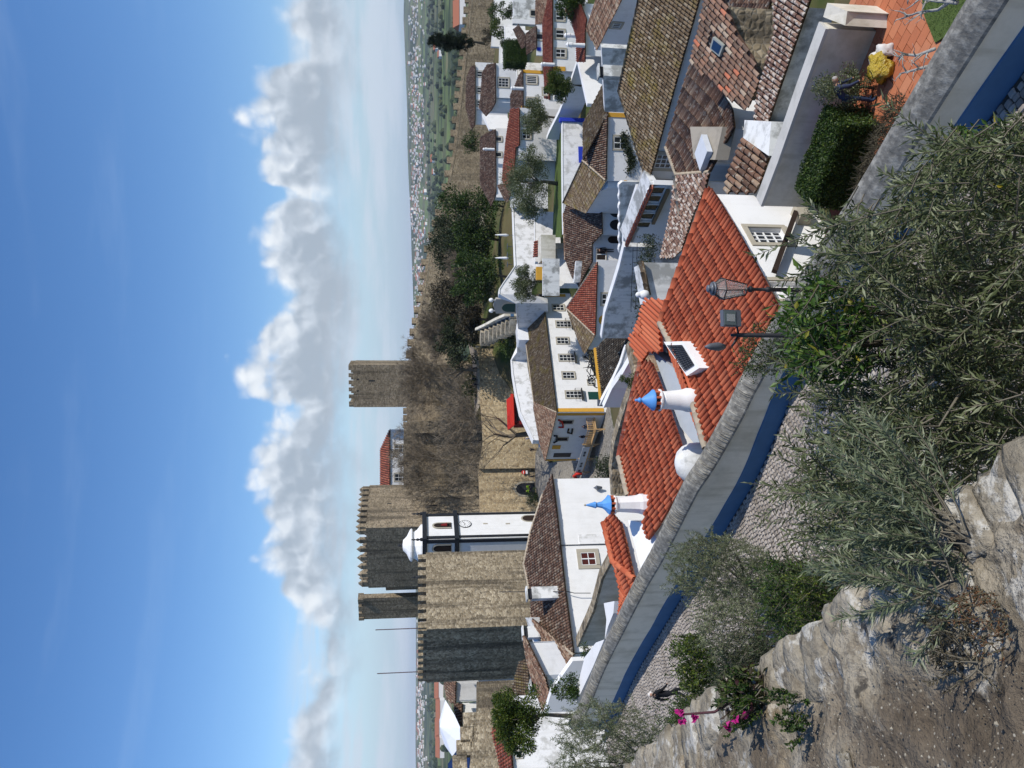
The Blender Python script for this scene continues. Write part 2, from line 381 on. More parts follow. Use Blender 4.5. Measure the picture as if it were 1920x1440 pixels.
def inset_poly(pts, w_):
    n = len(pts); ar = sum(pts[i][0] * pts[(i + 1) % n][1] - pts[(i + 1) % n][0] * pts[i][1] for i in range(n)); sg = 1 if ar > 0 else -1; out = []
    for i in range(n):
        a, b, c = Vector(pts[i - 1]), Vector(pts[i]), Vector(pts[(i + 1) % n]); d0 = (b - a).normalized(); d1 = (c - b).normalized()
        n0 = Vector((-d0.y, d0.x)) * sg; n1 = Vector((-d1.y, d1.x)) * sg; m = (n0 + n1); k = max(m.length_squared / 2, .35); out.append(tuple(b + m * (w_ / k)))
    return out
def roof(parent, rp, poly, mat, pw=0.27, L=0.42, seg=4, indiv=0, zb=None, wall=None, inset=0.3, caps=(), capm=None, holes=(), jit=0.02, name='roof', tilebase=None):
    P3 = [rp.on(*q) for q in poly]
    p2 = [((p - rp.A).dot(rp.d), (p - rp.A).dot(rp.up)) for p in P3]
    h2 = [[((p - rp.A).dot(rp.d), (p - rp.A).dot(rp.up)) for p in (rp.on(*q) for q in h)] for h in holes]
    base = MB(); base.prism([p - rp.n * 0.09 for p in P3], [p for p in P3])
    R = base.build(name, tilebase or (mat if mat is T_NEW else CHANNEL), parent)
    a0 = min(p[0] for p in p2); a1 = max(p[0] for p in p2)
    mb = MB(); todo = []
    k = 0; a = a0 + pw * 0.5
    while a < a1:
        for (b0, b1) in intervals(p2, a):
            b = b0 - 0.05 + random.uniform(-jit, jit)
            while b < b1 - 0.08:
                Lc = min(L, b1 - b)
                if not any(any(h0 - 0.1 < b + Lc * .5 < h1 + 0.1 for h0, h1 in intervals(h, a)) for h in h2):
                    todo.append((a + random.uniform(-jit, jit) * .5, b, Lc))
                b += L
        a += pw
    if indiv:
        full = [t for t in todo if t[2] > L * 0.97]
        full.sort(key=lambda t: (rp.A + rp.d * t[0] + rp.up * t[1]).length)
        sel = set(id(t) for t in full[:indiv])
        M0 = Matrix((rp.d, rp.up, rp.n)).transposed().to_4x4()
        me = tile_mesh(pw, L, mat, max(seg, 6))
        for t in todo:
            if id(t) in sel:
                P = rp.A + rp.d * t[0] + rp.up * t[1]
                Rz = Matrix.Rotation(random.uniform(-.03, .03), 4, 'Z')
                inst('tile', me, R, Matrix.Translation(P) @ M0 @ Rz)
        todo = [t for t in todo if id(t) not in sel]
    for t in todo:
        mb.tint = random.random()
        add_tile(mb, rp.A + rp.d * t[0] + rp.up * t[1], rp.d, rp.up, rp.n, pw, L, t[2] * 1.1, seg)
    if mb.f: tag(mb.build('tiles', mat, R, True, False), kind='stuff')
    for (q0, q1) in caps: ridge_cap(R, rp.on(*q0), rp.on(*q1), rp.n, capm or mat, pw)
    if zb is not None:
        ins = []
        for q in inset_poly([(p.x, p.y) for p in P3], inset):
            ins.append(Vector((q[0], q[1], 0)) + Z * (rp.A.z - (rp.n.x * (q[0] - rp.A.x) + rp.n.y * (q[1] - rp.A.y)) / rp.n.z - 0.12))
        b = MB(); b.prism([Vector((p.x, p.y, zb)) for p in ins], ins); b.build('wall', wall or WHITE, parent)
    rp.R = R; rp.P3 = P3
    return rp
def ridge_cap(parent, P, Q, n, mat, pw=0.27, name='ridge_tiles'):
    mb = MB(); d = (Q - P); Lt = d.length; d = d / Lt; s = d.cross(Z).normalized(); k = max(1, int(Lt / 0.42)); st = Lt / k
    for i in range(k):
        mb.tint = random.random(); add_tile(mb, P + d * (i * st) + Z * 0.03, s, d, Z, pw * 1.15, st, st * 1.1, 4)
    mb.tint = 0.4; mb.box((P + Q) / 2 + Z * 0.0, d * (Lt / 2), s * (pw * .42), Z * 0.05)
    return mb.build(name, mat, parent, True, False)
class FC: pass
def facade(parent, P, Q, ztop, zbot, mat=None, th=0.25, name='wall', face=True, prof=None):
    """vertical wall slab whose front runs P->Q; prof: list of (t, z) along the top"""
    f = FC(); f.P = Vector((P.x, P.y, 0)); f.Q = Vector((Q.x, Q.y, 0)); f.d = (f.Q - f.P).normalized(); f.L = (f.Q - f.P).length
    n = Vector((f.d.y, -f.d.x, 0))
    if n.dot(-(f.P + f.Q) / 2) < 0: n = -n
    f.n = n; prof = prof or [(0, ztop), (1, ztop)]
    front = [f.P + Z * zbot, f.Q + Z * zbot] + [f.P + f.d * (f.L * t) + Z * z for t, z in reversed(prof)]
    mb = MB(); mb.prism(front, [p - n * th for p in front]); f.o = mb.build(name, mat or WHITE, parent)
    f.at = lambda x, y: onplane(x, y, f.P, f.n)
    return f
def eave_wall(parent, rp, y0, y1, zbot, mat=None, inset=0.25, xq=None, name='wall'):
    """facade under a roof's eave between photo rows y0 and y1"""
    P0 = rp.A + rp.s * inset; nn = rp.s
    x = xq or 1000
    P = onplane(x, y0, P0, nn); Q = onplane(x, y1, P0, nn)
    return facade(parent, P, Q, rp.A.z - 0.04, zbot, mat, 0.2, name)
def window(parent, f, px, w_, h_, nx=2, ny=3, fr=0.16, glass=None, sash=None, frm=None, arch=False, name='window', sill=True, off=0.0):
    c = f.at(*px) + f.n * off; d, n = f.d, f.n
    mb = MB(); b = 0.05
    for i in range(nx + 1): mb.box(c + d * (-w_ / 2 + w_ * i / nx) + n * 0.035, d * (b / 2 * (1.5 if i in (0, nx) or (nx == 2 and i == 1) else 1)), n * 0.02, Z * (h_ / 2))
    for j in range(ny + 1): mb.box(c + Z * (-h_ / 2 + h_ * j / ny) + n * 0.034, d * (w_ / 2), n * 0.018, Z * (b / 2 * (1.5 if j in (0, ny) else 1)))
    o = mb.build(name, sash or SASH, parent)
    g = MB(); g.box(c + n * 0.012, d * (w_ / 2), n * 0.008, Z * (h_ / 2)); g.build('pane', glass or GLASS, o)
    if fr:
        k = MB(); e = 0.055
        for sgn in (-1, 1): k.box(c + d * (sgn * (w_ / 2 + fr / 2)) + n * (e / 2), d * (fr / 2), n * (e / 2 + 0.01), Z * (h_ / 2 + fr))
        k.box(c + Z * (h_ / 2 + fr / 2) + n * (e / 2), d * (w_ / 2), n * (e / 2 + 0.008), Z * (fr / 2))
        k.box(c - Z * (h_ / 2 + fr / 2) + n * (e / 2 + 0.02), d * (w_ / 2 - .003), n * (e / 2 + 0.03), Z * (fr / 2))
        k.build('frame', frm or FRAME, o)
    return o
def strip(parent, f, px0, px1, wid, mat, name, proud=0.03, horiz=False):
    """a painted band or pilaster on a facade from photo point to photo point"""
    a, b = f.at(*px0), f.at(*px1); mb = MB(); c = (a + b) / 2; v = (b - a)
    if horiz: L = abs(v.dot(f.d)); mb.box(c + f.n * (proud / 2), f.d * (L / 2), f.n * (proud / 2 + .01), Z * (wid / 2))
    else: mb.box(c + f.n * (proud / 2), f.d * (wid / 2), f.n * (proud / 2 + .01), Z * (abs(v.z) / 2))
    return mb.build(name, mat, parent)
def polywall(parent, tops, zb, th, mat, name='wall', coping=None, cw=0.08, ch=0.10, side=-1):
    """free standing wall along world points (tops carry the wall-top height)"""
    n = len(tops); off = []
    for i in range(n):
        d = (tops[min(i + 1, n - 1)] - tops[max(i - 1, 0)]); d.z = 0; d.normalize(); off.append(Vector((d.y, -d.x, 0)) * th * side)
    mb = MB()
    def rows(zf, o0, o1, z1):
        n0 = len(mb.v)
        for i, t in enumerate(tops):
            a = t + off[i] * o0; b = t + off[i] * o1
            mb.v += [(a.x, a.y, zf(t)), (a.x, a.y, z1(t)), (b.x, b.y, z1(t)), (b.x, b.y, zf(t))]
        for i in range(n - 1):
            for j in range(4):
                A = n0 + i * 4 + j; B = n0 + i * 4 + (j + 1) % 4; mb.face((A, B, B + 4, A + 4))
        mb.face((n0, n0 + 1, n0 + 2, n0 + 3)); e = n0 + (n - 1) * 4; mb.face((e + 3, e + 2, e + 1, e))
    zbf = zb if callable(zb) else (lambda t: zb)
    rows(zbf, 0, 1, lambda t: t.z); o = mb.build(name, mat, parent)
    if coping:
        mb = MB(); k = cw / th; rows(lambda t: t.z + .003, -k, 1 + k, lambda t: t.z + ch); mb.build('coping', coping, parent if parent else o)
    return o
# ================================================================== SETTING: terrain
TP = [(-12,28,-10.2),(0,15,-10.2),(4,8,-10.2),(-25,40,-11),(-6,8,-10.2),(-20,10,-10.6),(20,-20,-10.5),(-40,-20,-11),(2,26,-14.5),(10,20,-13),(14,15,-13),(20,10,-13),(-5,33,-14),(-14,46,-14.5),
 (10,35,-17),(20,30,-17),(0,45,-20),(20,45,-19),(-15,58,-19),(0,60,-22),(15,60,-21.5),(30,55,-20),(-30,60,-19),(-5,80,-25),(10,80,-23),(25,80,-20.5),(45,75,-20),(-8,105,-26.3),(5,110,-23.5),(25,105,-19),
 (45,100,-19.5),(-25,100,-23),(-45,80,-21),(-15,125,-24.6),(-12,112,-25.2),(-18,143,-23.6),(0,140,-22),(8,147,-17),(4,155,-12.2),(25,140,-15),(40,130,-17),(55,150,-18),(70,140,-20),(-30,160,-15),(0,165,-10),(20,175,-13),(45,183,-16.5),
 (80,163,-18.5),(-60,110,-23),(-50,150,-21),(30,205,-24),(70,205,-28),(120,150,-28),(60,115,-19.5),(75,95,-20),(-70,60,-22),(95,192,-20),(75,190,-18.5)]
def sst(a, b, x): t = max(0.0, min(1.0, (x - a) / (b - a))); return t * t * (3 - 2 * t)
def hill(x, y):
    n = d_ = 0.0
    for (a, b, c) in TP:
        w_ = 1.0 / (((a - x) ** 2 + (b - y) ** 2) ** 1.6 + 0.5); n += w_ * c; d_ += w_
    return n / d_
def gz(x, y):
    e = sqrt(((x - 10) / 150) ** 2 + ((y - 85) / 150) ** 2)
    pl = -62 + 5 * noise.noise(Vector((x / 700, y / 700, 0))) + 2 * noise.noise(Vector((x / 180, y / 180, 3)))
    az = x / max(y, 1.0)
    far = sst(4200, 6400, y) * (82 + 55 * sst(-0.1, 0.5, az) + 16 * noise.noise(Vector((x / 900, 1, 2))) - 18 * sst(-.05, -.45, az)) if y > 0 else 0
    far += sst(6600, 8600, y) * (10 + 60 * sst(.05, .5, az)) if y > 0 else 0
    f = pl + far
    if e < 1.0: return hill(x, y)
    k = sst(1.0, 2.4, e); return hill(x, y) * (1 - k) + f * k if k < 1 else f
def axis(lo, hi, dense0, dense1, step, grow):
    out = []; v = dense0
    while v < dense1: out.append(v); v += step
    s_ = step
    while v < hi: out.append(v); s_ *= grow; v += s_
    out.append(hi); v = dense0; s_ = step; neg = []
    while v > lo: s_ *= grow; v -= s_; neg.append(max(v, lo))
    return sorted(set(neg + out))
xs = axis(-16000, 16000, -90, 130, 4.0, 1.16); ys = axis(-3000, 20000, -20, 230, 4.0, 1.10)
mb = MB()
for y in ys:
    for x in xs: mb.v.append((x, y, gz(x, y)))
nx_ = len(xs)
for j in range(len(ys) - 1):
    for i in range(nx_ - 1): a = j * nx_ + i; mb.face((a, a + 1, a + nx_ + 1, a + nx_))
t = NT('land')
n1_ = t.noise(0.0030, 5, (1, 1.0, 1), 0.6); n2_ = t.noise(0.012, 5, (1, .6, 1)); vv = t.voro(0.0052, (1, 0.7, 1))
sepc = t.n('ShaderNodeSeparateColor'); t.l(vv.outputs['Color'], sepc.inputs[0])
fld = t.ramp(sepc.outputs[0], [(0.0, (0.10, 0.13, 0.05)), (0.3, (0.15, 0.20, 0.065)), (0.5, (0.19, 0.18, 0.09)), (0.75, (0.08, 0.10, 0.045)), (1.0, (0.26, 0.21, 0.13))])
c = t.mix(t.ramp(n1_, [(0.50, 0.0), (0.56, 1.0)]), fld, (0.035, 0.052, 0.026))
c = t.mix(t.math('MULTIPLY', t.ramp(n2_, [(0.5, 0.0), (0.62, 1.0)]), 0.6), c, (0.035, 0.055, 0.022))
sp = t.n('ShaderNodeSeparateXYZ'); t.l(t.pos, sp.inputs[0])
near = t.ramp(t.math('DIVIDE', sp.outputs[1], 400.0), [(0.50, 1.0), (0.68, 0.0)])
soil = t.mix(t.noise(0.5, 6), (0.10, 0.075, 0.045), (0.15, 0.14, 0.06)); soil = t.mix(t.ramp(t.noise(0.12, 5), [(.45, 0.), (.6, 1.)]), soil, (0.05, 0.075, 0.02))
c = t.mix(near, c, soil)
tag(mb.build('ground', t.done(c, 0.95, 0.1), None, True, False), kind='structure')

# ================================================================== CASTLE
def kx(y, x=800): v = ray(x, y); return v.x / v.y
def wall_len(P0, dx, dy, y):
    k = kx(y); return (k * P0.y - P0.x) / (dx - k * dy)
def merlon_mesh(w_, t_, h_, pyr, mat):
    m = MB(); m.aabb(-w_ / 2, w_ / 2, -t_ / 2, t_ / 2, -0.15, h_)
    if pyr:
        b = [(-w_ / 2 - .04, -t_ / 2 - .04, h_), (w_ / 2 + .04, -t_ / 2 - .04, h_), (w_ / 2 + .04, t_ / 2 + .04, h_), (-w_ / 2 - .04, t_ / 2 + .04, h_)]
        for i in range(4): m.poly([b[i], b[(i + 1) % 4], (0, 0, h_ + pyr)])
    return m.mesh('merlon', mat)
def merlons(parent, P, Q, ztop, n, me, inb):
    d = (Q - P); L = d.length; d = d / L
    for i in range(n):
        c = P + d * (L * (i + 0.5) / n) + inb
        inst('merlon', me, parent, Matrix.Translation(Vector((c.x, c.y, ztop))) @ Matrix.Rotation(math.atan2(d.y, d.x), 4, 'Z'))
def rect_tower(name, label, cy, ry, ly, Y, theta, xtop, zb, mat, mer, nr, nl, group=None, sink=1.4, a=None, b=None, xr=None):
    P0 = atY(xtop, cy, Y); th = radians(theta)
    dr = Vector((cos(th), sin(th), 0)); dl = Vector((-sin(th), cos(th), 0))
    a = a or wall_len(P0, dr.x, dr.y, ry); b = b or wall_len(P0, dl.x, dl.y, ly)
    P0.z = 0; c = [P0, P0 + dr * a, P0 + dr * a + dl * b, P0 + dl * b]; zt = atY(xtop, cy, Y).z
    T = thing(name, label, 'tower', group)
    m = MB(); m.prism([p + Z * zb for p in c], [p + Z * (zt - sink) for p in c]); m.build('wall', mat, T)
    pm = MB(); tk = 0.7
    for i in range(4):
        p, q = c[i], c[(i + 1) % 4]; e = (q - p).normalized(); inn = Vector((-e.y, e.x, 0)); L = (q - p).length
        ext = 0.0 if i % 2 == 0 else -tk
        pm.box((p + q) / 2 + inn * (tk / 2) + Z * (zt - sink / 2 + .002), e * (L / 2 + ext), inn * (tk / 2), Z * (sink / 2))
    pm.build('parapet', mat, T)
    me = merlon_mesh(*mer, mat)
    for i, n in enumerate((nr, nl, nr, nl)):
        p, q = c[i], c[(i + 1) % 4]; e = (q - p).normalized(); merlons(T, p, q, zt, n, me, Vector((-e.y, e.x, 0)) * (tk / 2))
    return T, c, zt
KT, kc, kz = rect_tower('castle_keep', 'tall square castle keep with pyramid-capped battlements, left face in shade', 990, 908, 1099, 145, 60, 686, -16, CASTLE, (0.95, 0.7, 1.15, 0.85), 8, 7)
f = FC(); f.P = kc[0]; f.d = (kc[1] - kc[0]).normalized(); f.n = Vector((f.d.y, -f.d.x, 0)); f.at = lambda x, y: onplane(x, y, f.P, f.n)
mb = MB()
for (x, y, hh) in ((812, 948, 1.6), (730, 944, 0.8)): mb.box(f.at(x, y) + f.n * .01, f.d * .12, f.n * .02, Z * hh / 2)
mb.build('arrow_slit', BLACKP, KT)
T2, c2_, z2_ = rect_tower('castle_turret', 'narrow castle turret left of the keep with broken low wall beside it', 1122, 1112, 1157, 165, 62, 680, -14, CASTLE, (1.3, 0.7, 1.0, 0), 2, 3, a=1.3)
lw = facade(T2, kc[3] + Vector((0, 6, 0)), c2_[0] + Vector((1, 2, 0)), atY(722, 1105, 162).z, -14, CASTLE, 1.0, 'link_wall')
T4, c4, z4 = rect_tower('castle_gate_tower', 'square castle tower right of the curtain wall with small battlements', 684, 676, 763, 160, 80, 662, -14, CASTLE, (0.75, 0.6, 0.95, 0), 6, 6)
f = FC(); f.P = c4[0]; f.d = (c4[3] - c4[0]).normalized(); f.n = Vector((-f.d.y, f.d.x, 0))
if f.n.y > 0: f.n = -f.n
f.at = lambda x, y: onplane(x, y, f.P, f.n)
mb = MB()
for (x, y, hh) in ((697, 714, 1.3), (671, 711, .5), (671, 733, .5)): mb.box(f.at(x, y) + f.n * .01, f.d * .12, f.n * .02, Z * hh / 2)
mb.build('arrow_slit', BLACKP, T4)
# curtain walls
CW = thing('castle_curtain_wall', 'long dark stone curtain wall between the keep and the square castle tower', 'castle wall')
polywall(CW, [atY(757, 912, 158), atY(756, 860, 158), atY(757, 806, 157)], -20, 2.0, CASTLE, 'wall', side=-1)
polywall(CW, [atY(764, 806, 160), atY(762, 760, 161)], -16, 1.5, CASTLE, 'wall', side=-1)
me = merlon_mesh(1.2, .6, .8, 0, CASTLE)
P, Q = atY(763, 804, 160.5), atY(761, 764, 161.5); merlons(CW, Vector((P.x, P.y, 0)), Vector((Q.x, Q.y, 0)), P.z, 3, me, Vector((0, .5, 0)))
mb = MB(); P = atY(770, 800, 157.5); mb.box((P.x, P.y, P.z - 9), (1.2, 0, 0), (0, 1.6, 0), (0, 0, 9)); mb.build('buttress', CASTLE, CW)
# white building behind the curtain wall
HB = thing('castle_palace', 'white building with orange tiled roof peeping over the castle curtain wall', 'building')
rp = plane((731, 910), (731, 806), 166, 24); roof(HB, rp, [(731, 915), (731, 804), (713, 843), (713, 915)], T_RED, 0.5, 0.9, 3, zb=-10, wall=WHITE)
fw = eave_wall(HB, rp, 915, 805, -8, WHITE_CL, .25, 745)
for q in ((751, 841), (751, 895)): window(HB, fw, q, 1.5, 2.4, 2, 3, .25)
window(HB, fw, (752, 869), .8, 1.1, 1, 1, .2)
# lower gate wall with the arch
GW = thing('castle_gate_wall', 'lower rubble wall with an arched gateway below the keep', 'castle wall')
P, Q = atY(900, 966, 139), atY(897, 878, 143); fg = facade(GW, P, Q, atY(899, 920, 141).z, -23.5, TANWALL, 1.2)
ac = fg.at(985, 917); aw, ah = 1.15, 2.1
def arch_pts(c, w_, h_, d, k=9, zlow=0): return [c + d * w_ + Z * zlow] + [c + d * (w_ * cos(pi * i / k)) + Z * (h_ + w_ * 1.25 * sin(pi * i / k)) for i in range(k + 1)] + [c - d * w_ + Z * zlow]
base = Vector((ac.x, ac.y, fg.at(1003, 917).z))
mb = MB(); pts = arch_pts(base + fg.n * .02, aw, ah, fg.d); mb.poly(pts); mb.build('gateway', BLACKP, GW)
mb = MB(); o_ = arch_pts(base, aw + .35, ah, fg.d); i_ = arch_pts(base, aw, ah, fg.d)
for k in range(len(o_) - 1): mb.prism([o_[k], o_[k + 1], i_[k + 1], i_[k]], [p + fg.n * .09 for p in (o_[k], o_[k + 1], i_[k + 1], i_[k])])
mb.build('arch_stones', PARAPET, GW)
# tan retaining wall under the castle path
RW = thing('retaining_wall', 'tan sunlit rubble retaining wall below the castle path', 'wall')
tops = [atY(*q) for q in ((897, 880, 143), (905, 830, 144), (903, 790, 146), (899, 745, 148), (899, 700, 150), (893, 657, 152))]
polywall(RW, tops, -24, 1.0, TANWALL, 'wall', side=1)
mb = MB()
P2 = [atY(*q) for q in ((899, 760, 147.5), (899, 700, 150), (893, 657, 152))]
polywall(RW, [p + Vector((0, .3, .35)) for p in P2], lambda t_: t_.z - .4, .5, PARAPET, 'kerb', side=1)
pa = MB(); pa.poly([P2[0] + Vector((0, .5, -.1)), P2[1] + Vector((0, .5, -.1)), P2[2] + Vector((0, .5, -.1)), P2[2] + Vector((2, 9, 1)), P2[1] + Vector((1, 9, .6)), P2[0] + Vector((-3, 9, .3))])
PATHM = m_plain('pale_gravel_path', (0.30, 0.26, 0.21), .95, .1, var=.25, scale=1.5)
tag(pa.build('path', PATHM), kind='structure')

# east town wall with battlements
EW = thing('town_wall_battlements', 'long battlemented town wall running down to the right of the castle', 'town wall')
prof = [(777, 690, 163), (778, 640, 168), (786, 600, 172), (794, 560, 176), (801, 520, 179), (806, 470, 182), (822, 420, 185), (834, 380, 187), (846, 330, 189), (855, 280, 191), (861, 230, 192), (866, 180, 193), (873, 120, 194), (879, 60, 195), (885, 0, 196), (893, -60, 197)]
tw = [atY(*q) for q in prof]
polywall(EW, tw, lambda t_: t_.z - 9, 2.6, OLDWALL, 'wall', side=-1)
wk = [p + Vector((0, 0, .02)) for p in tw]
polywall(EW, [p + Z * .03 for p in tw], lambda t_: t_.z - .3, 1.9, PARAPET, 'walkway', side=-1)
out = []
for i, p in enumerate(tw):
    d = (tw[min(i + 1, len(tw) - 1)] - tw[max(i - 1, 0)]); d.z = 0; d.normalize(); out.append(p + Vector((-d.y, d.x, 0)).normalized() * (-2.0 if Vector((-d.y, d.x, 0)).y < 0 else 2.0) + Z * .75)
polywall(EW, out, lambda t_: t_.z - 9, .55, OLDWALL, 'parapet', side=-1)
me = merlon_mesh(1.75, .55, 1.15, 0, OLDWALL)
for i in range(len(out) - 1):
    p, q = out[i], out[i + 1]; L = (q - p).length; k = max(1, round(L / 3.3)); d = (q - p) / L; inn = Vector((d.y, -d.x, 0)); inn = -inn if inn.y < 0 else inn
    for j in range(k):
        c_ = p + (q - p) * ((j + .5) / k) + inn * .28; inst('merlon', me, EW, Matrix.Translation(c_) @ Matrix.Rotation(math.atan2(d.y, d.x), 4, 'Z'))

# ================================================================== CHURCH TOWER
CH = thing('church_tower', 'white church bell tower with black pilasters, clock and bulbous cap', 'tower')
P0 = atY(856, 1010, 112); P0.z = 0; th = radians(66); dr = Vector((cos(th), sin(th), 0)); dl = Vector((-sin(th), cos(th), 0)); a_ = wall_len(P0, dr.x, dr.y, 963); b_ = a_
nr = Vector((dr.y, -dr.x, 0)); nl_ = -dr
nr = -dl; cc = P0 + dr * a_ / 2 + dl * b_ / 2; hs_ = a_ / 2
zc = lambda x: atY(x, 985, 113.5).z
z_b, z1, z1t, z2, z2t, ztop_ = -25, zc(860), zc(852), zc(800), zc(792), zc(745)
def sq(h, z0, z1, mb): mb.box(cc + Z * ((z0 + z1) / 2), dr * h, dl * h, Z * ((z1 - z0) / 2))
mb = MB(); sq(hs_, z_b, z1, mb); mb.build('wall', WHITE_CL, CH)
mb = MB(); sq(hs_ * .97, z1t, z2, mb); mb.build('belfry', WHITE_CL, CH)
mb = MB(); sq(hs_ + .28, z1, z1t, mb); mb.build('cornice', BLACKP, CH)
mb = MB(); sq(hs_ + .22, z2, z2t, mb); mb.build('cornice', BLACKP, CH)
mb = MB()
for (zz0, zz1) in ((z_b, z1), (z1t, z2)):
    for s1 in (-1, 1):
        for s2 in (-1, 1):
            for (u_, v_) in ((dr, dl), (dl, dr)):
                mb.box(cc + u_ * (s1 * (hs_ - .42)) + v_ * (s2 * hs_) + Z * ((zz0 + zz1) / 2), u_ * .27, v_ * .09, Z * ((zz1 - zz0) / 2))
mb.build('pilaster', BLACKP, CH)
mb = MB()
z_ = z2t; prof_ = [(hs_ * 1.15, z_), (hs_ * 1.12, z_ + .25), (hs_ * .98, z_ + .5), (hs_ * .84, z_ + .8), (hs_ * .76, z_ + 1.15), (hs_ * .74, z_ + 1.35), (hs_ * .86, z_ + 1.42), (hs_ * .92, z_ + 1.58), (hs_ * .88, z_ + 1.8), (hs_ * .70, z_ + 2.05), (hs_ * .50, z_ + 2.3), (hs_ * .38, z_ + 2.6), (hs_ * .30, z_ + 2.85), (.10, z_ + 2.95)]
mb.lathe(cc, [(r_ * .80, zz_) for r_, zz_ in prof_], 16, dr, dl, Z, pi / 16); mb.build('dome', WHITE_CL, CH)
mb = MB(); mb.lathe(cc + Z * (z_ + 2.9), [(.1, 0), (.28, .1), (.12, .3), (.2, .5), (.05, .8)], 8); mb.build('finial', BLACKP, CH)
for s1 in (-1, 1):
    for s2 in (-1, 1):
        mb = MB(); mb.lathe(cc + dr * (s1 * hs_) + dl * (s2 * hs_) + Z * z2t, [(.25, 0), (.25, .3), (.1, .4), (.22, .7), (.08, 1.0), (.14, 1.2), (.02, 1.7)], 8); mb.build('finial', BLACKP, CH)
fr_ = FC(); fr_.P = P0; fr_.d = dr; fr_.n = nr; fr_.at = lambda x, y: onplane(x, y, P0, nr)
fl_ = FC(); fl_.P = P0; fl_.d = dl; fl_.n = nl_; fl_.at = lambda x, y: onplane(x, y, P0, nl_)
cf = fr_.at(872, 983) + nr * .05
mb = MB(); mb.lathe(cf, [(.95, 0), (.95, .04), (.86, .05), (.86, .04)], 28, dr, Z, nr); mb.build('clock_rim', BLACKP, CH)
mb = MB(); mb.lathe(cf, [(.85, .03), (.85, .05)], 28, dr, Z, nr); ck = mb.build('clock_face', WHITE_CL, CH)
mb = MB()
for h in range(12):
    a = 2 * pi * h / 12; v = dr * sin(a) + Z * cos(a); mb.box(cf + v * .68 + nr * .055, v * .11, v.cross(nr) * .028, nr * .006)
for a, L in ((radians(285), .42), (radians(55), .62)):
    v = dr * sin(a) + Z * cos(a); mb.box(cf + v * (L / 2) + nr * .065, v * (L / 2), v.cross(nr) * .04, nr * .006)
mb.build('clock_hands', BLACKP, ck)
def arch_open(parent, f, pxl, w_, h_, col, fr, name='arched_window', frm=None):
    b = f.at(*pxl); mb = MB(); mb.poly(arch_pts(b + f.n * .03, w_, h_, f.d)); o = mb.build(name, col, parent)
    mb = MB(); oo = arch_pts(b, w_ + fr, h_, f.d); ii = arch_pts(b, w_, h_, f.d)
    for k in range(len(oo) - 1): mb.prism([oo[k], oo[k + 1], ii[k + 1], ii[k]], [p + f.n * .07 for p in (oo[k], oo[k + 1], ii[k + 1], ii[k])])
    mb.build('frame', frm or FRAME, o); return o
DARKIN = m_plain('dark_interior', (0.03, 0.022, 0.018), .9, .1)
o = arch_open(CH, fr_, (846, 985), .55, 1.9, DARKIN, .2, 'belfry_opening')
mb = MB(); bb = fr_.at(838, 985) + nr * .06; mb.lathe(bb, [(.36, 0), (.33, .1), (.24, .5), (.16, .8), (.05, .9)], 10); mb.build('bell', DRED, o)
arch_open(CH, fl_, (846, 1028), .55, 1.9, DARKIN, .2, 'belfry_opening')
arch_open(CH, fr_, (1003, 972), .75, 1.0, WOODD, .18, 'church_door')
mb = MB()
for x in (910, 952): mb.box(fr_.at(x, 982) + nr * .02, dr * .14, nr * .03, Z * .32)
mb.build('slit_window', FRAME, CH)
# stone tower in the middle distance on the left
T1, t1c, t1z = rect_tower('wall_tower', 'broad rubble tower of the town wall with black streaks, right face sunlit', 1180, 1036, 1280, 88, 50, 800, -24, TOWER, (0.68, 0.65, 0.98, 0), 9, 9, sink=1.6)
for (y, xt) in ((1181, 704), (1263, 707)):
    Pp = atY(xt, y, 112); mb = MB(); mb.tube([(Pp.x, Pp.y, -6), Pp], .07, 5)
    tag(mb.build('flagpole', m_plain('flagpole_metal', (.10, .06, .07), .4, .4), None), 'bare flagpole behind the rubble tower, %s' % ('nearer the church' if y < 1200 else 'nearer the left edge of the view'), 'flagpole', 'flagpoles')
# ================================================================== HOUSES
def chimney(parent, base, w_, d_, h_, dirv, mat=None, cap='slab', name='chimney'):
    dv = Vector((dirv.x, dirv.y, 0)).normalized(); nv = Vector((-dv.y, dv.x, 0)); mb = MB()
    mb.box(base + Z * (h_ / 2 - .4), dv * (w_ / 2), nv * (d_ / 2), Z * (h_ / 2 + .4)); o = mb.build(name, mat or WHITE_OLD, parent)
    c = MB(); c.box(base + Z * (h_ + .16), dv * (w_ / 2 - .1), nv * (d_ / 2 - .08), Z * .16); c.build('flue', BLACKP, o)
    c = MB(); c.box(base + Z * (h_ + .35), dv * (w_ / 2 + .06), nv * (d_ / 2 + .05), Z * .05); c.build('cap', mat or WHITE_OLD, o)
    return o
# ---------------------------------------------------------------- near house with the new red roof (right half)
H1 = thing('red_roofed_house', 'near white house with bright new red tile roof behind the street lantern', 'house')
rA = plane((1490, 640), (1340, 362), 20.6, 21)
rA = roof(H1, rA, [(1330, 352), (1341, 364), (1378, 425), (1420, 500), (1462, 580), (1492, 640), (1470, 690), (1420, 712), (1375, 760), (1335, 826), (1322, 838), (1301, 756), (1238, 606), (1262, 540), (1300, 440)],
     T_NEW, 0.228, 0.43, 6, indiv=290, zb=-16, wall=WHITE_CL, inset=.55, tilebase=T_RED,
     holes=[[(1252, 636), (1262, 640), (1330, 700), (1296, 705)], [(1283, 735), (1302, 735), (1302, 764), (1283, 764)]])
ridge_cap(rA.R, rA.on(1330, 353), rA.on(1262, 541), rA.n, T_NEW, .3)
ridge_cap(rA.R, rA.on(1262, 541), rA.on(1239, 605), rA.n, T_NEW, .3)
ridge_cap(rA.R, rA.on(1301, 757), rA.on(1323, 838), rA.n, MORTAR, .26)
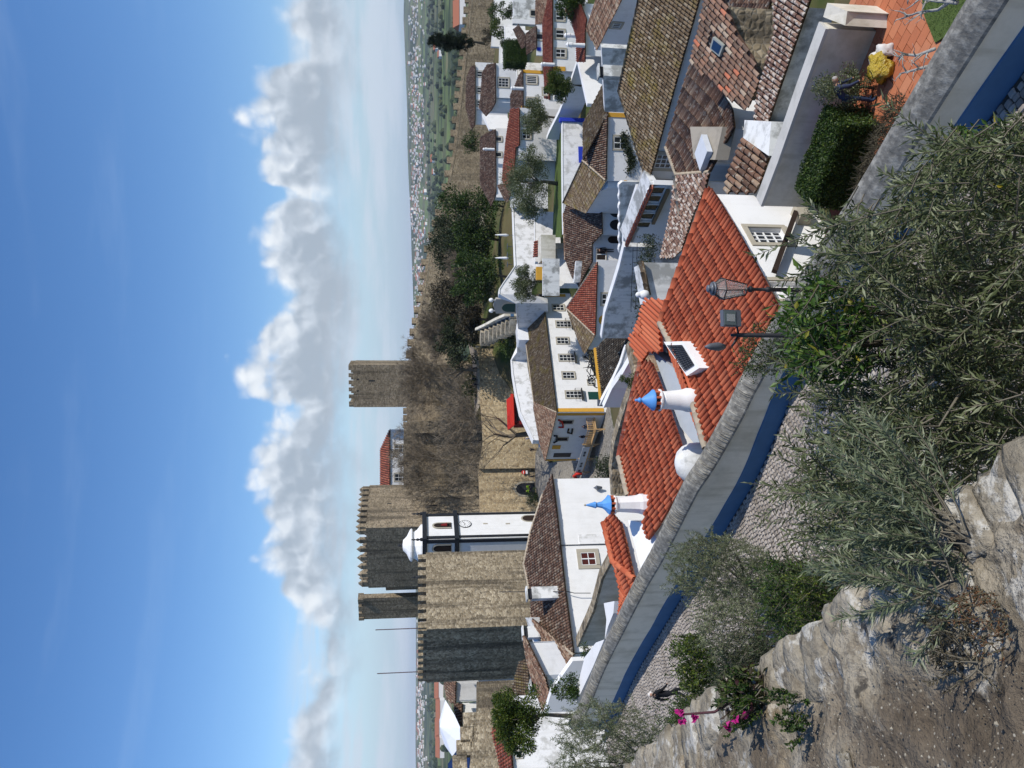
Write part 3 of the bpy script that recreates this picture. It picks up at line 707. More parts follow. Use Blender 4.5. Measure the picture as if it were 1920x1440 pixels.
ridge_cap(rA.R, rA.on(1239, 606), rA.on(1262, 650), rA.n, MORTAR, .26)
# white facade with real window openings
def holed_wall(parent, P, Q, z0, z1, holes, mat, depth=.22, name='wall'):
    d = Vector((Q.x - P.x, Q.y - P.y, 0)); L = d.length; d /= L; n = Vector((d.y, -d.x, 0))
    if n.dot(-P) < 0: n = -n
    ss = sorted({0, L, *[h[0] for h in holes], *[h[1] for h in holes]}); zz = sorted({z0, z1, *[h[2] for h in holes], *[h[3] for h in holes]})
    O = Vector((P.x, P.y, 0)); mb = MB()
    for i in range(len(ss) - 1):
        for j in range(len(zz) - 1):
            cs, cz = (ss[i] + ss[i + 1]) / 2, (zz[j] + zz[j + 1]) / 2
            if any(h[0] < cs < h[1] and h[2] < cz < h[3] for h in holes): continue
            mb.poly([O + d * ss[i] + Z * zz[j], O + d * ss[i + 1] + Z * zz[j], O + d * ss[i + 1] + Z * zz[j + 1], O + d * ss[i] + Z * zz[j + 1]])
    for h in holes:
        c = [O + d * h[0] + Z * h[2], O + d * h[1] + Z * h[2], O + d * h[1] + Z * h[3], O + d * h[0] + Z * h[3]]
        for i in range(4): mb.poly([c[i], c[(i + 1) % 4], c[(i + 1) % 4] - n * depth, c[i] - n * depth])
    f = FC(); f.P = O; f.d = d; f.n = n; f.L = L; f.at = lambda x, y: onplane(x, y, O, n); f.o = mb.build(name, mat, parent, False, False); return f
P0w = rA.A + rA.s * .30; Pw = onplane(1341, 364, P0w, rA.s); Qw = onplane(1520, 700, P0w, rA.s)
dW = (Vector((Qw.x, Qw.y, 0)) - Vector((Pw.x, Pw.y, 0))).normalized()
wc = onplane(1441, 442, P0w, rA.s); wc2 = onplane(1484, 545, P0w, rA.s)
sW = lambda p: (Vector((p.x, p.y, 0)) - Vector((Pw.x, Pw.y, 0))).dot(dW)
hl = [(sW(wc) - .48, sW(wc) + .48, wc.z - .62, wc.z + .62), (sW(wc2) - .45, sW(wc2) + .45, wc2.z - .62, wc2.z + .62)]
fH = holed_wall(H1, Pw, Qw, -16, rA.A.z - .02, hl, WHITE_CL)
for q in (wc, wc2):
    off = -.20; o = window(H1, fH, (1441, 442) if q is wc else (1484, 545), .94, 1.22, 4, 4, 0, off=off)
    k = MB(); e = .04; w_, h_, fr = .96, 1.24, .17; n, d = fH.n, fH.d
    for sgn in (-1, 1): k.box(q + d * (sgn * (w_ / 2 + fr / 2)) + n * (e / 2), d * (fr / 2), n * (e / 2 + .01), Z * (h_ / 2 + fr))
    for sgn in (-1, 1): k.box(q + Z * (sgn * (h_ / 2 + fr / 2)) + n * (e / 2 + (.03 if sgn < 0 else 0)), d * (w_ / 2 - .002), n * (e / 2 + (.03 if sgn < 0 else .008)), Z * (fr / 2))
    k.build('frame', FRAME, o)
# dark beam leaning on the white wall
bA, bB = onplane(1452, 509, P0w + rA.s * -.25, rA.s), onplane(1492, 398, P0w + rA.s * -.30, rA.s)
mb = MB(); v = (bB - bA).normalized(); s_ = v.cross(fH.n).normalized(); mb.box((bA + bB) / 2, v * ((bB - bA).length / 2), s_ * .085, fH.n * .07)
tag(mb.build('timber_beam', WOODD), 'dark brown slanting timber beam on the white wall beside the lattice window', 'beam')
mb = MB(); qq = bB - Z * .25; mb.box(qq - fH.n * .1, fH.d * .35, fH.n * .25, Z * .22); mb.build('beam_bracket', FRAME, H1)
# dormer box with grille
def dormer():
    c = [rA.on(1256, 641), rA.on(1300, 705), rA.on(1332, 690), rA.on(1300, 640)]
    D = MB(); up = Z * .42
    D.prism([p - Z * .3 for p in c], [c[0] + up * .55, c[1] + up * .55, c[2] + up * .9, c[3] + up * .9]); o = D.build('dormer_box', WHITE_CL, H1)
    g = MB(); nn = ((c[1] - c[0]).cross(c[3] - c[0])).normalized(); nn = nn if nn.z > 0 else -nn
    t4 = [c[0] + up * .55, c[1] + up * .55, c[2] + up * .9, c[3] + up * .9]; mid = sum(t4, Vector()) / 4
    inn = [mid + (p - mid) * .74 + Z * .012 for p in t4]; g.poly(inn); gr = g.build('grille_opening', DARKG, o)
    b = MB()
    for i in range(13):
        a = inn[0].lerp(inn[1], i / 12); e = inn[3].lerp(inn[2], i / 12); b.tube([a + Z * .03, e + Z * .03], .012, 4)
    for i in range(5):
        a = inn[0].lerp(inn[3], i / 4); e = inn[1].lerp(inn[2], i / 4); b.tube([a + Z * .03, e + Z * .03], .012, 4)
    b.build('iron_bars', IRON, o)
dormer()
# back slope of the same roof, falling to the valley gutter
rC = plane((1262, 650), (1323, 838), rA.on(1262, 650).y, 26, -1)
# rises towards the ridge: ridge line is the reference, slope runs down away from it
rC.up = (-rA.s * cos(radians(24)) + Z * sin(radians(24))); rC.d = rA.d; rC.A = rA.on(1301, 756); rC.n = rC.d.cross(rC.up); rC.n = rC.n if rC.n.z > 0 else -rC.n; rC.s = -rA.s
rC.on = lambda x, y: onplane(x, y, rC.A, rC.n)
roof(H1, rC, [(1240, 607), (1262, 645), (1300, 752), (1322, 838), (1300, 850), (1262, 745), (1238, 672)], T_NEW, .228, .43, 5, zb=None)
# ---------------------------------------------------------------- near house, left half
H2 = thing('chimney_house', 'near house with bright red roof carrying blue-capped chimneys above the street wall', 'house')
rB = plane((1278, 839), (1222, 680), 27.0, 20)
rB = roof(H2, rB, [(1204, 676), (1222, 680), (1250, 752), (1279, 842), (1284, 880), (1291, 889), (1260, 942), (1235, 985), (1215, 1012), (1205, 985), (1216, 930), (1180, 930), (1161, 857), (1168, 815), (1185, 750)],
     T_NEW, 0.228, 0.43, 6, indiv=290, zb=-16, wall=WHITE_CL, inset=.4, tilebase=T_RED)
for a, b in (((1203, 678), (1185, 751)), ((1185, 751), (1162, 853)), ((1162, 857), (1178, 928))): ridge_cap(rB.R, rB.on(*a), rB.on(*b), rB.n, T_RED if b[1] < 900 else MORTAR, .30)
rB2 = roof(H2, plane((1185, 1074), (1164, 981), rB.on(1190, 1000).y + 1.2, 22), [(1134, 978), (1148, 962), (1164, 981), (1174, 1020), (1187, 1078), (1205, 1112), (1178, 1120), (1149, 1051)], T_NEW, .228, .43, 6, zb=-16, wall=WHITE_CL)
ridge_cap(rB2.R, rB2.on(1133, 980), rB2.on(1150, 1052), rB2.n, T_NEW, .30); ridge_cap(rB2.R, rB2.on(1150, 1052), rB2.on(1190, 1085), rB2.n, T_NEW, .28)
# hipped end running down to the wall
rB3 = plane((1206, 1100), (1160, 1178), rB2.on(1190, 1085).y, 30); rB3 = roof(H2, rB3, [(1150, 1053), (1186, 1078), (1205, 1105), (1182, 1135), (1158, 1182), (1163, 1110)], T_NEW, .228, .43, 5, zb=-16, wall=WHITE_CL)
# white lead gutter slab between the two slopes
gp = [rB.on(1166, 975) - Z * .25, rB.on(1212, 985) - Z * .25, rB.on(1218, 1020) - Z * .3, rB.on(1190, 1078) - Z * .3]
mb = MB(); mb.prism([p - Z * .8 for p in gp], gp); mb.build('gutter_slab', WHITE_CL, H2)
# grey valley gutter
va = [rB.on(1216, 668), rB.on(1226, 668), rB.on(1296, 850), rB.on(1276, 842)]
mb = MB(); mb.prism([p + rB.s * -.0 - Z * .75 for p in (rB.on(1210, 655), rB.on(1250, 690), rB.on(1310, 860), rB.on(1262, 800))], [p - Z * .28 for p in (rB.on(1210, 655), rB.on(1250, 690), rB.on(1310, 860), rB.on(1262, 800))]); mb.build('valley_gutter', m_plain('lead_grey', (.36, .40, .43), .6, .3), H2)
# chimneys with blue caps
def blue_chimney(pxb, pxtop, pxcap, rp, kind, label):
    b = rp.on(*pxb); T = thing('chimney_pot', label, 'chimney', 'blue-capped chimneys', b); Y = b.y
    hz = atY(pxtop[0], pxtop[1], Y).z - b.z; r0 = .315; seg = 20 if kind == 'round' else 8
    mb = MB(); mb.lathe((0, 0, 0), [(r0 * 1.30, -.6), (r0 * 1.28, .10), (r0 * 1.14, .22), (r0 * 1.06, .40), (r0 * .93, hz * .9), (r0 * .96, hz)], seg, rot=pi / 8); mb.build('shaft', WHITE_CL, T, kind == 'round')
    mb = MB(); mb.lathe((0, 0, hz), [(r0 * .98, 0), (r0 * 1.16, .04), (r0 * 1.18, .09), (r0 * 1.0, .11)], seg, rot=pi / 8); mb.build('rim', WHITE_CL, T)
    for i in range(10):
        a = 2 * pi * i / 10; m = MB(); m.box((r0 * .92 * cos(a), r0 * .92 * sin(a), hz + .18), Vector((-sin(a), cos(a), 0)) * .036, Vector((cos(a), sin(a), 0)) * .06, Z * .09); m.build('brick', T_NEW, T)
    mb = MB(); mb.lathe((0, 0, hz), [(r0 * .6, 0), (r0 * .6, .25)], 12); mb.build('flue', BLACKP, T)
    z0 = hz + .26
    if kind == 'round': pr = [(r0 * 1.12, 0), (r0 * 1.14, .05), (r0 * .8, .22), (r0 * .40, .48), (.07, .58), (.06, .64), (.1, .70), (.06, .78), (.035, .84), (.05, .90), (.01, .95)]
    else: pr = [(r0 * 1.22, 0), (r0 * 1.2, .05), (r0 * .75, .22), (r0 * .42, .42), (r0 * .30, .66), (r0 * .30, .72), (r0 * .42, .80), (r0 * .36, .88), (.02, 1.35)]
    pr = [(r_, z_ * .68) for r_, z_ in pr]; mb = MB(); mb.lathe((0, 0, z0), pr, seg, rot=pi / 8); mb.build('cap', SKYBLUE, T, kind == 'round')
    if kind != 'round':
        m = MB(); m.lathe((0, 0, z0 + .90), [(.03, 0), (.045, .04), (.02, .08)], 8); m.build('tip', FRAME, T)
blue_chimney((1292, 750), (1240, 750), (1195, 749), rA, 'round', 'round white chimney with conical blue cap and ball finial, in front of the valley gutter')
blue_chimney((1206, 945), (1155, 943), (1100, 944), rB, 'octagon', 'octagonal white chimney with tall pointed blue cap, beside the white gutter slab')
# white barrel-shaped box between roof and wall
b0 = rB.on(1300, 868); D = thing('white_dome', 'rounded white plaster hood between the red roof and the street wall', 'hood', None, b0 - Z * .25)
mb = MB(); mb.lathe((0, 0, 0), [(.72, -.4), (.72, .15), (.70, .38), (.60, .62), (.42, .80), (.14, .90)], 20, sx=1.0, sy=.8); mb.build('shell', WHITE_OLD, D, True)
# corrugated lean-to roof behind
H3 = thing('corrugated_shed', 'low building with orange-red ribbed sheet roof behind the bright red roof', 'shed')
r3 = plane((1256, 575), (1240, 660), rA.on(1240, 605).y + .9, 14); roof(H3, r3, [(1213, 562), (1254, 563), (1236, 606), (1240, 660), (1216, 660), (1200, 685), (1181, 640)], T_NEW, .20, 1.6, 3, zb=-18, wall=WHITE_OLD)
# square stone chimney mass and statue like white pot
SB = thing('stone_chimney_block', 'squat weathered plaster block with mossy ochre tile edge above the red roof', 'chimney block')
P, Q = atY(1212, 492, 31.5), atY(1222, 565, 31.5); fs = facade(SB, P, Q, atY(1209, 500, 31.5).z, -15, WHITE_OLD, 1.4, prof=[(0, atY(1206, 492, 31.5).z), (1, atY(1218, 556, 31.5).z)])
ridge_cap(SB, atY(1203, 490, 31.4), atY(1217, 553, 31.4), Z, T_MOSS, .3, 'mossy_tiles')
mb = MB(); pp = atY(1216, 553, 31.2); mb.lathe((0, 0, 0), [(.12, 0), (.19, .06), (.21, .20), (.15, .34), (.10, .38), (.13, .44), (.09, .52), (.02, .56)], 10); o = mb.build('clay_pot', WHITE_CL, None, True); o.location = pp; tag(o, 'small white pot standing at the end of the mossy tile edge', 'pot')
# ---------------------------------------------------------------- right: long mossy roof
H8 = thing('mossy_roofed_house', 'long house with mossy brown tile roof and shaded pale wall at the right', 'house')
r8 = plane((1216, 336), (1310, 0), 42, 24); roof(H8, r8, [(1216, 340), (1264, 165), (1312, -6), (1335, -90), (1216, -90), (1199, 0), (1161, 170), (1180, 240), (1198, 302)], T_MOSS, .185, .32, 4, zb=-21, wall=WHITE, inset=.8, caps=[((1199, 0), (1161, 170)), ((1161, 170), (1213, 338))])
f8 = eave_wall(H8, r8, 337, -60, -21, WHITE, .3, 1240)
window(H8, f8, (1249, 302), .85, 1.2, 3, 4, .2)
strip(H8, f8, (1220, 340), (1262, 340), .28, DARKG, 'corner_strip', .05)  # dark grey strip: shade of the end gable put into the colour
# ---------------------------------------------------------------- right: old near roofs
H9 = thing('skylight_house', 'old patched tile roof with a small skylight at the right', 'house')
r9 = plane((1425, 205), (1450, 155), 27.5, 27)
r9.on(1348, 85)
roof(H9, r9, [(1294, 118), (1322, -6), (1356, -6), (1380, 60), (1412, 110), (1424, 150), (1404, 198), (1394, 206), (1352, 168)], T_MIX, .205, .33, 6, indiv=290, zb=-19, wall=TOWER, inset=.3, tilebase=T_OLD, holes=[[(1340, 66), (1362, 84), (1352, 106), (1334, 88)]])
sk = [r9.on(1341, 68) + r9.n * .12, r9.on(1361, 84) + r9.n * .12, r9.on(1353, 105) + r9.n * .12, r9.on(1335, 90) + r9.n * .12]
mb = MB(); mb.prism([p - r9.n * .15 for p in sk], sk); o = mb.build('skylight', m_plain('skylight_frame', (.36, .38, .34), .6, .3), H9)
m_ = sum(sk, Vector()) / 4; mb = MB(); mb.poly([m_ + (p - m_) * .74 + r9.n * .01 for p in sk]); mb.build('pane', m_plain('skylight_glass', (.02, .05, .11), .1, .6), o)
H10 = thing('weathered_hip_house', 'old house with long weathered barrel tile roof and concrete roof box', 'house')
r10 = plane((1352, 240), (1268, 330), 31, 20)
r10 = plane((1376, 238), (1350, 168), 29.5, 17)
roof(H10, r10, [(1293, 122), (1300, 120), (1352, 170), (1372, 205), (1376, 238), (1330, 322), (1268, 325), (1248, 275), (1262, 225), (1275, 180)], T_OLD, .155, .55, 4, zb=-20, wall=WHITE, inset=.4, caps=[((1268, 327), (1330, 322)), ((1249, 276), (1267, 325))], capm=MORTAR)
bx = [r10.on(1304, 238), r10.on(1366, 238), r10.on(1352, 300), r10.on(1311, 298)]
RBX = MB(); RBX.prism([p - Z * .3 for p in bx], [p + Z * .25 for p in bx]); RBX.build('roof_box', CONC, H10)
mb = MB(); bb = r10.on(1331, 287) + Z * .28; mb.box(bb, r10.d * .55, r10.s * .5, Z * .12); mb.build('roof_tank', m_plain('pale_tank', (.62, .64, .66), .5, .3), H10)
H11 = thing('dark_mossy_house', 'low old roof of dark lichen-spotted tiles between the white wall and the garden wall', 'house')
r11 = plane((1420, 330), (1445, 262), 26.5, 24)
roof(H11, r11, [(1392, 262), (1440, 298), (1424, 345), (1415, 362), (1358, 360), (1366, 318)], T_OLD, .26, .38, 5, zb=-17, wall=WHITE_OLD)
mb = MB(); P = atY(1396, 228, 28.5); wq = [atY(1396, 225, 27.6), atY(1446, 228, 25.2), atY(1441, 292, 25.0), atY(1393, 258, 27.5)]
mb.prism([p - Z * 3 for p in wq], wq); mb.build('white_parapet', WHITE_OLD, H11)
H12 = thing('crusted_roof_house', 'roof crusted with pale lichen running beside the grey garden wall', 'house')
r12 = plane((1428, 250), (1520, -10), 27.0, 18)
roof(H12, r12, [(1400, 300), (1428, 262), (1520, -6), (1450, -6), (1452, 60), (1432, 130), (1418, 190), (1412, 240)], T_LICH, .17, .34, 4, zb=-18, wall=WHITE_OLD)
H13 = thing('spotted_roof_house', 'dark spotted tile roof left of the long mossy roof, below the arched windows', 'house')
r13 = plane((1322, 352), (1336, 318), 30.5, 17)
roof(H13, r13, [(1268, 330), (1329, 326), (1322, 352), (1300, 400), (1277, 470), (1262, 483), (1238, 483), (1258, 395), (1262, 350)], T_LICH, .20, .34, 4, zb=-20, wall=WHITE, caps=[((1266, 330), (1275, 400))], capm=MORTAR)
H14 = thing('back_tile_house', 'far right old tile roof with yellow lichen corner above a dark yard', 'house')
r14 = plane((1424, 62), (1404, 30), 31, 20); roof(H14, r14, [(1352, -6), (1420, -6), (1448, -6), (1438, 22), (1424, 62), (1408, 72), (1390, 40)], T_OLD, .22, .36, 4, zb=-18, wall=TOWER)
# ---------------------------------------------------------------- middle: house with arched openings under the mossy roof
AR = thing('arcade_house', 'low white house with a row of arched openings and thin red eave', 'house')
P, Q = atY(1226, 346, 41), atY(1178, 455, 47.5)
fa = facade(AR, P, Q, atY(1226, 346, 41).z, -24, WHITE, .3, prof=[(0, atY(1226, 346, 41).z), (1, atY(1178, 455, 47.5).z)])
ridge_cap(AR, P + Z * .08 + fa.n * .15, Q + Z * .08 + fa.n * .15, Z, T_RED, .34, 'eave_tiles')
mb = MB(); tp = [P + Z * .1, Q + Z * .1, Q + Vector((1.0, .9, .3)), P + Vector((1.0, .9, .3))]; mb.prism([p - Z * .4 for p in tp], tp); mb.build('flat_roof', WHITE_OLD, AR)
for q in ((1244, 356), (1238, 371), (1232, 388), (1225, 404), (1218, 420)): arch_open(AR, fa, q, .30, .45, GLASS, .10, 'arched_window', WHITE_CL)
mb = MB(); P_, Q_ = fa.at(1252, 354) + fa.n * .12, fa.at(1224, 415) + fa.n * .12; v = Q_ - P_; mb.box((P_ + Q_) / 2, v / 2, Z * .10, fa.n * .10); mb.build('timber_beam', WOODM, AR)
# ---------------------------------------------------------------- tall shaded garden wall with iron trellis
GW2 = thing('shaded_garden_wall', 'tall pale garden wall in shade with an iron trellis', 'wall')
tops = [atY(*q) for q in ((1173, 462, 50), (1164, 500, 51.5), (1150, 545, 53.5), (1137, 586, 55), (1130, 634, 56.5))]
polywall(GW2, tops, -24, .45, WHITE_OLD, 'wall', side=1, coping=WHITE_CL, cw=.05, ch=.12)
fx = FC(); fx.P = tops[0]; dd = tops[-1] - tops[0]; dd.z = 0; fx.d = dd.normalized(); fx.n = Vector((fx.d.y, -fx.d.x, 0)); fx.n = fx.n if fx.n.y < 0 else -fx.n; fx.at = lambda x, y: onplane(x, y, fx.P + fx.n * .5, fx.n)
mb = MB()
for pts in ([(1187, 465), (1186, 500), (1184, 545), (1183, 585)], [(1195, 440), (1194, 500), (1193, 545), (1191, 580)]): mb.tube([fx.at(*q) for q in pts], .025, 4)
for y in (454, 470, 492, 512, 540, 546, 566): mb.tube([fx.at(1186, y), fx.at(1206, y)], .02, 4)
tag(mb.build('trellis', IRON), 'thin black iron trellis on the shaded garden wall', 'trellis')
# ---------------------------------------------------------------- house with hipped roof (yellow corner)
H7 = thing('hipped_roof_house', 'white house with hipped brown tile roof, yellow corner and creeper by its window', 'house')
r7 = plane((1136, 338), (1139, 213), 62, 25)
roof(H7, r7, [(1136, 338), (1139, 212), (1093, 300)], T_OLD, .18, .32, 3, caps=[((1136, 338), (1093, 301)), ((1139, 213), (1093, 301))], capm=MORTAR)
f7 = eave_wall(H7, r7, 339, 170, -25, WHITE, .3, 1150)
window(H7, f7, (1163, 268), .95, 1.05, 2, 2, .16)
strip(H7, f7, (1139, 216), (1178, 216), .35, YELLOW, 'corner_strip', .05)
cor = r7.on(1136, 338); apx = r7.on(1093, 301)
rl = plane((1136, 338), (1099, 399), cor.y, 25); roof(H7, rl, [(1136, 338), (1093, 301), (1056, 380), (1099, 399)], T_MOSS, .18, .32, 3, caps=[((1093, 301), (1056, 380))])
rr = plane((1139, 213), (1128, 150), r7.on(1139, 213).y, 25); roof(H7, rr, [(1139, 213), (1093, 300), (1093, 232), (1130, 158)], T_MOSS, .18, .32, 3)
fl7 = eave_wall(H7, rl, 339, 400, -25, WHITE, .3, 1130)
window(H7, fl7, (1148, 350), .6, .5, 1, 1, .1)
hull = [r7.A + r7.s * .6 - r7.d * .5, r7.on(1139, 213) + r7.s * .6, rr.on(1093, 235), rl.on(1056, 380)]
mb = MB(); mb.prism([Vector((p.x, p.y, -25)) for p in hull], [Vector((p.x, p.y, cor.z - .3)) for p in hull]); mb.build('wall', WHITE, H7)
# ---------------------------------------------------------------- long tile roof with arcade below
H15 = thing('loggia_house', 'white house with orange-brown barrel tiles over two dark arches', 'house')
r15 = plane((1129, 438), (1129, 381), 70, 24)
roof(H15, r15, [(1057, 400), (1062, 383), (1096, 399), (1128, 381), (1129, 438), (1110, 457), (1110, 491), (1096, 515), (1086, 538), (1072, 520), (1060, 487)], T_OLD, .18, .32, 3, zb=-26, wall=WHITE, inset=1.2, caps=[((1060, 487), (1057, 400))])
f15 = eave_wall(H15, r15, 440, 380, -27, WHITE, .4, 1140)
for q in ((1162, 398), (1162, 422)): arch_open(H15, f15, q, .5, .35, BLACKP, .07, 'loggia_arch', WHITE_CL)
r15b = plane((1110, 491), (1110, 457), 71.5, 24); f15b = eave_wall(H15, r15b, 492, 439, -27, WHITE, .2, 1120)
arch_open(H15, f15b, (1162, 450), .35, .75, DARKIN, .08, 'arched_window', WHITE_CL)
window(H15, f15b, (1127, 477), 1.1, .9, 2, 1, .08, DARKIN)
P = r15.on(1090, 490); Q = r15.on(1086, 530); mb = MB(); mb.box((P + Q) / 2 + Z * .25, (Q - P) / 2, r15.s * .25, Z * .3); mb.build('ridge_wall', WHITE_OLD, H15)
# ---------------------------------------------------------------- house with round window rosette
H6 = thing('rosette_house', 'white house with reddish hipped roof and a yellow round rosette on its wall', 'house')
r6 = plane((1116, 628), (1120, 491), 71, 27)
roof(H6, r6, [(1116, 629), (1120, 491), (1062, 577)], T_RED, .18, .32, 3, caps=[((1116, 629), (1062, 578)), ((1119, 492), (1062, 578))], capm=MORTAR)
f6 = eave_wall(H6, r6, 630, 488, -27, WHITE, .3, 1140)
window(H6, f6, (1137, 561), .95, .85, 2, 2, .18)
pr = f6.at(1131, 600); mb = MB(); mb.lathe(pr, [(.45, 0), (.45, .06), (.3, .09), (.2, .05)], 20, f6.d, Z, f6.n); o = mb.build('rosette', YELLOW, H6); mb = MB(); mb.lathe(pr, [(.16, .0), (.16, .07)], 14, f6.d, Z, f6.n); mb.build('rosette_eye', DRED, o)
rl6 = plane((1116, 629), (1096, 664), r6.on(1116, 629).y, 27); roof(H6, rl6, [(1116, 629), (1062, 578), (1086, 644), (1096, 664)], T_MOSS, .18, .32, 3)
hull = [r6.A + r6.s * .6 + r6.d * .3, r6.on(1120, 491) + r6.s * .6, r6.on(1062, 577), rl6.on(1092, 655)]
mb = MB(); mb.prism([Vector((p.x, p.y, -27)) for p in hull], [Vector((p.x, p.y, r6.A.z - .3)) for p in hull]); mb.build('wall', WHITE, H6)
# ---------------------------------------------------------------- black lichen roof with curved white wall
H16 = thing('black_lichen_house', 'dark lichen-spotted tile roof with a curved pale parapet', 'house')
r16 = plane((1117, 653), (1129, 752), 61, 22)
roof(H16, r16, [(1117, 653), (1130, 640), (1150, 622), (1179, 604), (1178, 655), (1155, 705), (1129, 752), (1121, 700)], T_DARK, .18, .32, 3, zb=-27, wall=WHITE, inset=.5)
mb = MB(); P, Q = r16.on(1117, 653), r16.on(1128, 752); mb.box((P + Q) / 2 + Z * .05, (Q - P) / 2, r16.s * .1, Z * .12); mb.build('gutter', YELLOW, H16)
cv = [r16.on(*q) + Z * .25 - r16.s * .15 for q in ((1178, 648), (1168, 680), (1155, 708), (1142, 732), (1129, 757))]
polywall(H16, cv, -27, .35, WHITE, 'curved_parapet', side=-1, coping=WHITE_CL, cw=.04, ch=.08)
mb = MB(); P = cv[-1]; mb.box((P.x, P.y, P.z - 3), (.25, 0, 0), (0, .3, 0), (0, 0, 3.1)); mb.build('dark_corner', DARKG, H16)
GWL = thing('curved_garden_wall', 'pale curving wall beside the dark lichen roof', 'wall')
tops = [atY(*q) for q in ((1186, 672, 47), (1170, 700, 48), (1150, 728, 50), (1134, 764, 51))]
polywall(GWL, tops, -26, .4, WHITE, 'wall', side=1, coping=WHITE_CL, cw=.04, ch=.1)
# low ruined wall in front of it
LW = thing('low_rubble_wall', 'low grey rubble wall behind the red roof ridge', 'wall')
polywall(LW, [atY(*q) for q in ((1178, 640, 36), (1190, 690, 35.5), (1192, 712, 35), (1170, 770, 37), (1152, 830, 39), (1146, 880, 40), (1150, 930, 40))], -22, .6, TOWER, 'wall', side=1)
# ---------------------------------------------------------------- yellow-cornered long house with bakery front
H5 = thing('yellow_corner_house', 'long white two-storey house with ochre corners and iron balconies', 'house')
r5 = plane((1044, 772), (1019, 560), 100, 27)
roof(H5, r5, [(1044, 773), (1018, 552), (1006, 552), (985, 630), (990, 690), (1001, 754)], T_MOSS, .18, .36, 3, zb=-27, wall=WHITE, inset=1.0, caps=[((1001, 754), (1044, 773)), ((1001, 754), (986, 640))], capm=MORTAR)
f5 = eave_wall(H5, r5, 773, 550, -28, WHITE, .3, 1060)
for q in ((1047, 577), (1055, 639), (1066, 704)): window(H5, f5, q, 1.0, 1.6, 2, 3, .18)
BALC = []
for q in ((1057, 608), (1063, 671), (1076, 740)):
    o = window(H5, f5, q, 1.0, 2.1, 2, 4, .18); c = f5.at(q[0] + 14, q[1] + 1)
    mb = MB()
    for z in (0, .85): mb.tube([c + f5.d * -.8 + Z * z + f5.n * .05, c + f5.d * -.8 + Z * z + f5.n * .55, c + f5.d * .8 + Z * z + f5.n * .55, c + f5.d * .8 + Z * z + f5.n * .05], .025, 4)
    for i in range(11): mb.tube([c + f5.d * (-.8 + .16 * i) + f5.n * .55, c + f5.d * (-.8 + .16 * i) + f5.n * .55 + Z * .85], .014, 3)
    mb.box(c + f5.n * .28 - Z * .05, f5.d * .85, f5.n * .28, Z * .05); mb.build('balcony', IRON, H5)
window(H5, f5, (1108, 717), .75, .8, 2, 2, .15); window(H5, f5, (1097, 670), .55, .5, 1, 1, .12)
mb = MB(); c = f5.at(1116, 742); mb.box(c + f5.n * .03, f5.d * .6, f5.n * .03, Z * .95); mb.build('door', GREEND, H5)
strip(H5, f5, (1045, 769), (1132, 769), .55, YELLOW, 'corner_strip', .06); strip(H5, f5, (1022, 554), (1060, 554), .5, YELLOW, 'corner_strip', .06)
K = r5.on(1044, 773); rl5 = plane((1044, 773), (1022, 864), K.y, 27)
roof(H5, rl5, [(1044, 773), (1001, 754), (1000, 765), (1012, 832), (1022, 865)], T_OLD, .18, .36, 3)
fb = eave_wall(H5, rl5, 773, 864, -28, WHITE, .3, 1060)
strip(H5, fb, (1046, 776), (1133, 776), .55, YELLOW, 'corner_strip', .06); strip(H5, fb, (1024, 862), (1080, 862), .35, YELLOW, 'corner_strip', .06)
hull = [Vector((f5.P.x, f5.P.y, 0)), f5.P + (f5.Q - f5.P) * .98]
for q in ((1062, 791), (1053, 823)): window(H5, fb, q, .7, 1.6, 1, 2, .15, DARKIN, WOODD)
mb = MB(); c = fb.at(1054, 853); mb.box(c + fb.n * .03, fb.d * .5, fb.n * .03, Z * 1.25); mb.build('door', BLACKP, H5)
mb = MB(); c = fb.at(1043, 838); mb.box(c + fb.n * .05, fb.d * .45, fb.n * .03, Z * .6); o = mb.build('sign_board', YELLOW, H5)
# wooden deck with railing on the shaded front
DK = thing('wooden_deck', 'pale pine deck with railing and banner on the shaded house front', 'deck')
dz0 = fb.at(1108, 800).z; a0, a1 = fb.at(1100, 783), fb.at(1082, 864)
A_, B_ = Vector((a0.x, a0.y, dz0)), Vector((a1.x, a1.y, dz0)); wd = 2.0
mb = MB(); mb.prism([A_ - Z * .12, B_ - Z * .12, B_ + fb.n * wd - Z * .12, A_ + fb.n * wd - Z * .12], [A_, B_, B_ + fb.n * wd, A_ + fb.n * wd]); mb.build('floor', WOOD, DK)
for i in range(4):
    p = A_.lerp(B_, i / 3) + fb.n * (wd - .1); mb = MB(); mb.box(p - Z * .6, (.07, 0, 0), (0, .07, 0), (0, 0, 1.8)); mb.tube([p - Z * 1.2, p + fb.n * .4 - Z * .15], .05, 4); mb.build('post', WOOD, DK)
def rail(P, Q, n):
    mb = MB(); mb.tube([P + Z * 1.05, Q + Z * 1.05], .05, 4); mb.tube([P + Z * .2, Q + Z * .2], .04, 4); mb.build('handrail', WOOD, DK)
    for i in range(n): b = MB(); p = P.lerp(Q, (i + .5) / n); b.box(p + Z * .6, fb.d * .04, fb.n * .03, Z * .45); b.build('baluster', WOOD, DK)
rail(A_ + fb.n * wd, A_ + fb.n * .1, 7); rail(A_ + fb.n * wd, A_.lerp(B_, .36) + fb.n * wd, 8)
mb = MB(); p, q = A_.lerp(B_, .38) + fb.n * (wd + .05), B_ + fb.n * (wd + .05); mb.box((p + q) / 2 + Z * .55, (q - p) / 2, fb.n * .03, Z * .5); mb.build('banner', m_plain('pale_banner', (.55, .57, .60), .7, .2), DK)
for t_ in (.2, .3, .62, .72, .9): mb = MB(); c = p.lerp(q, t_) + Z * .55 + fb.n * .04; mb.box(c, fb.d * .25, fb.n * .01, Z * .16); mb.build('banner_motif', DARKG, DK)
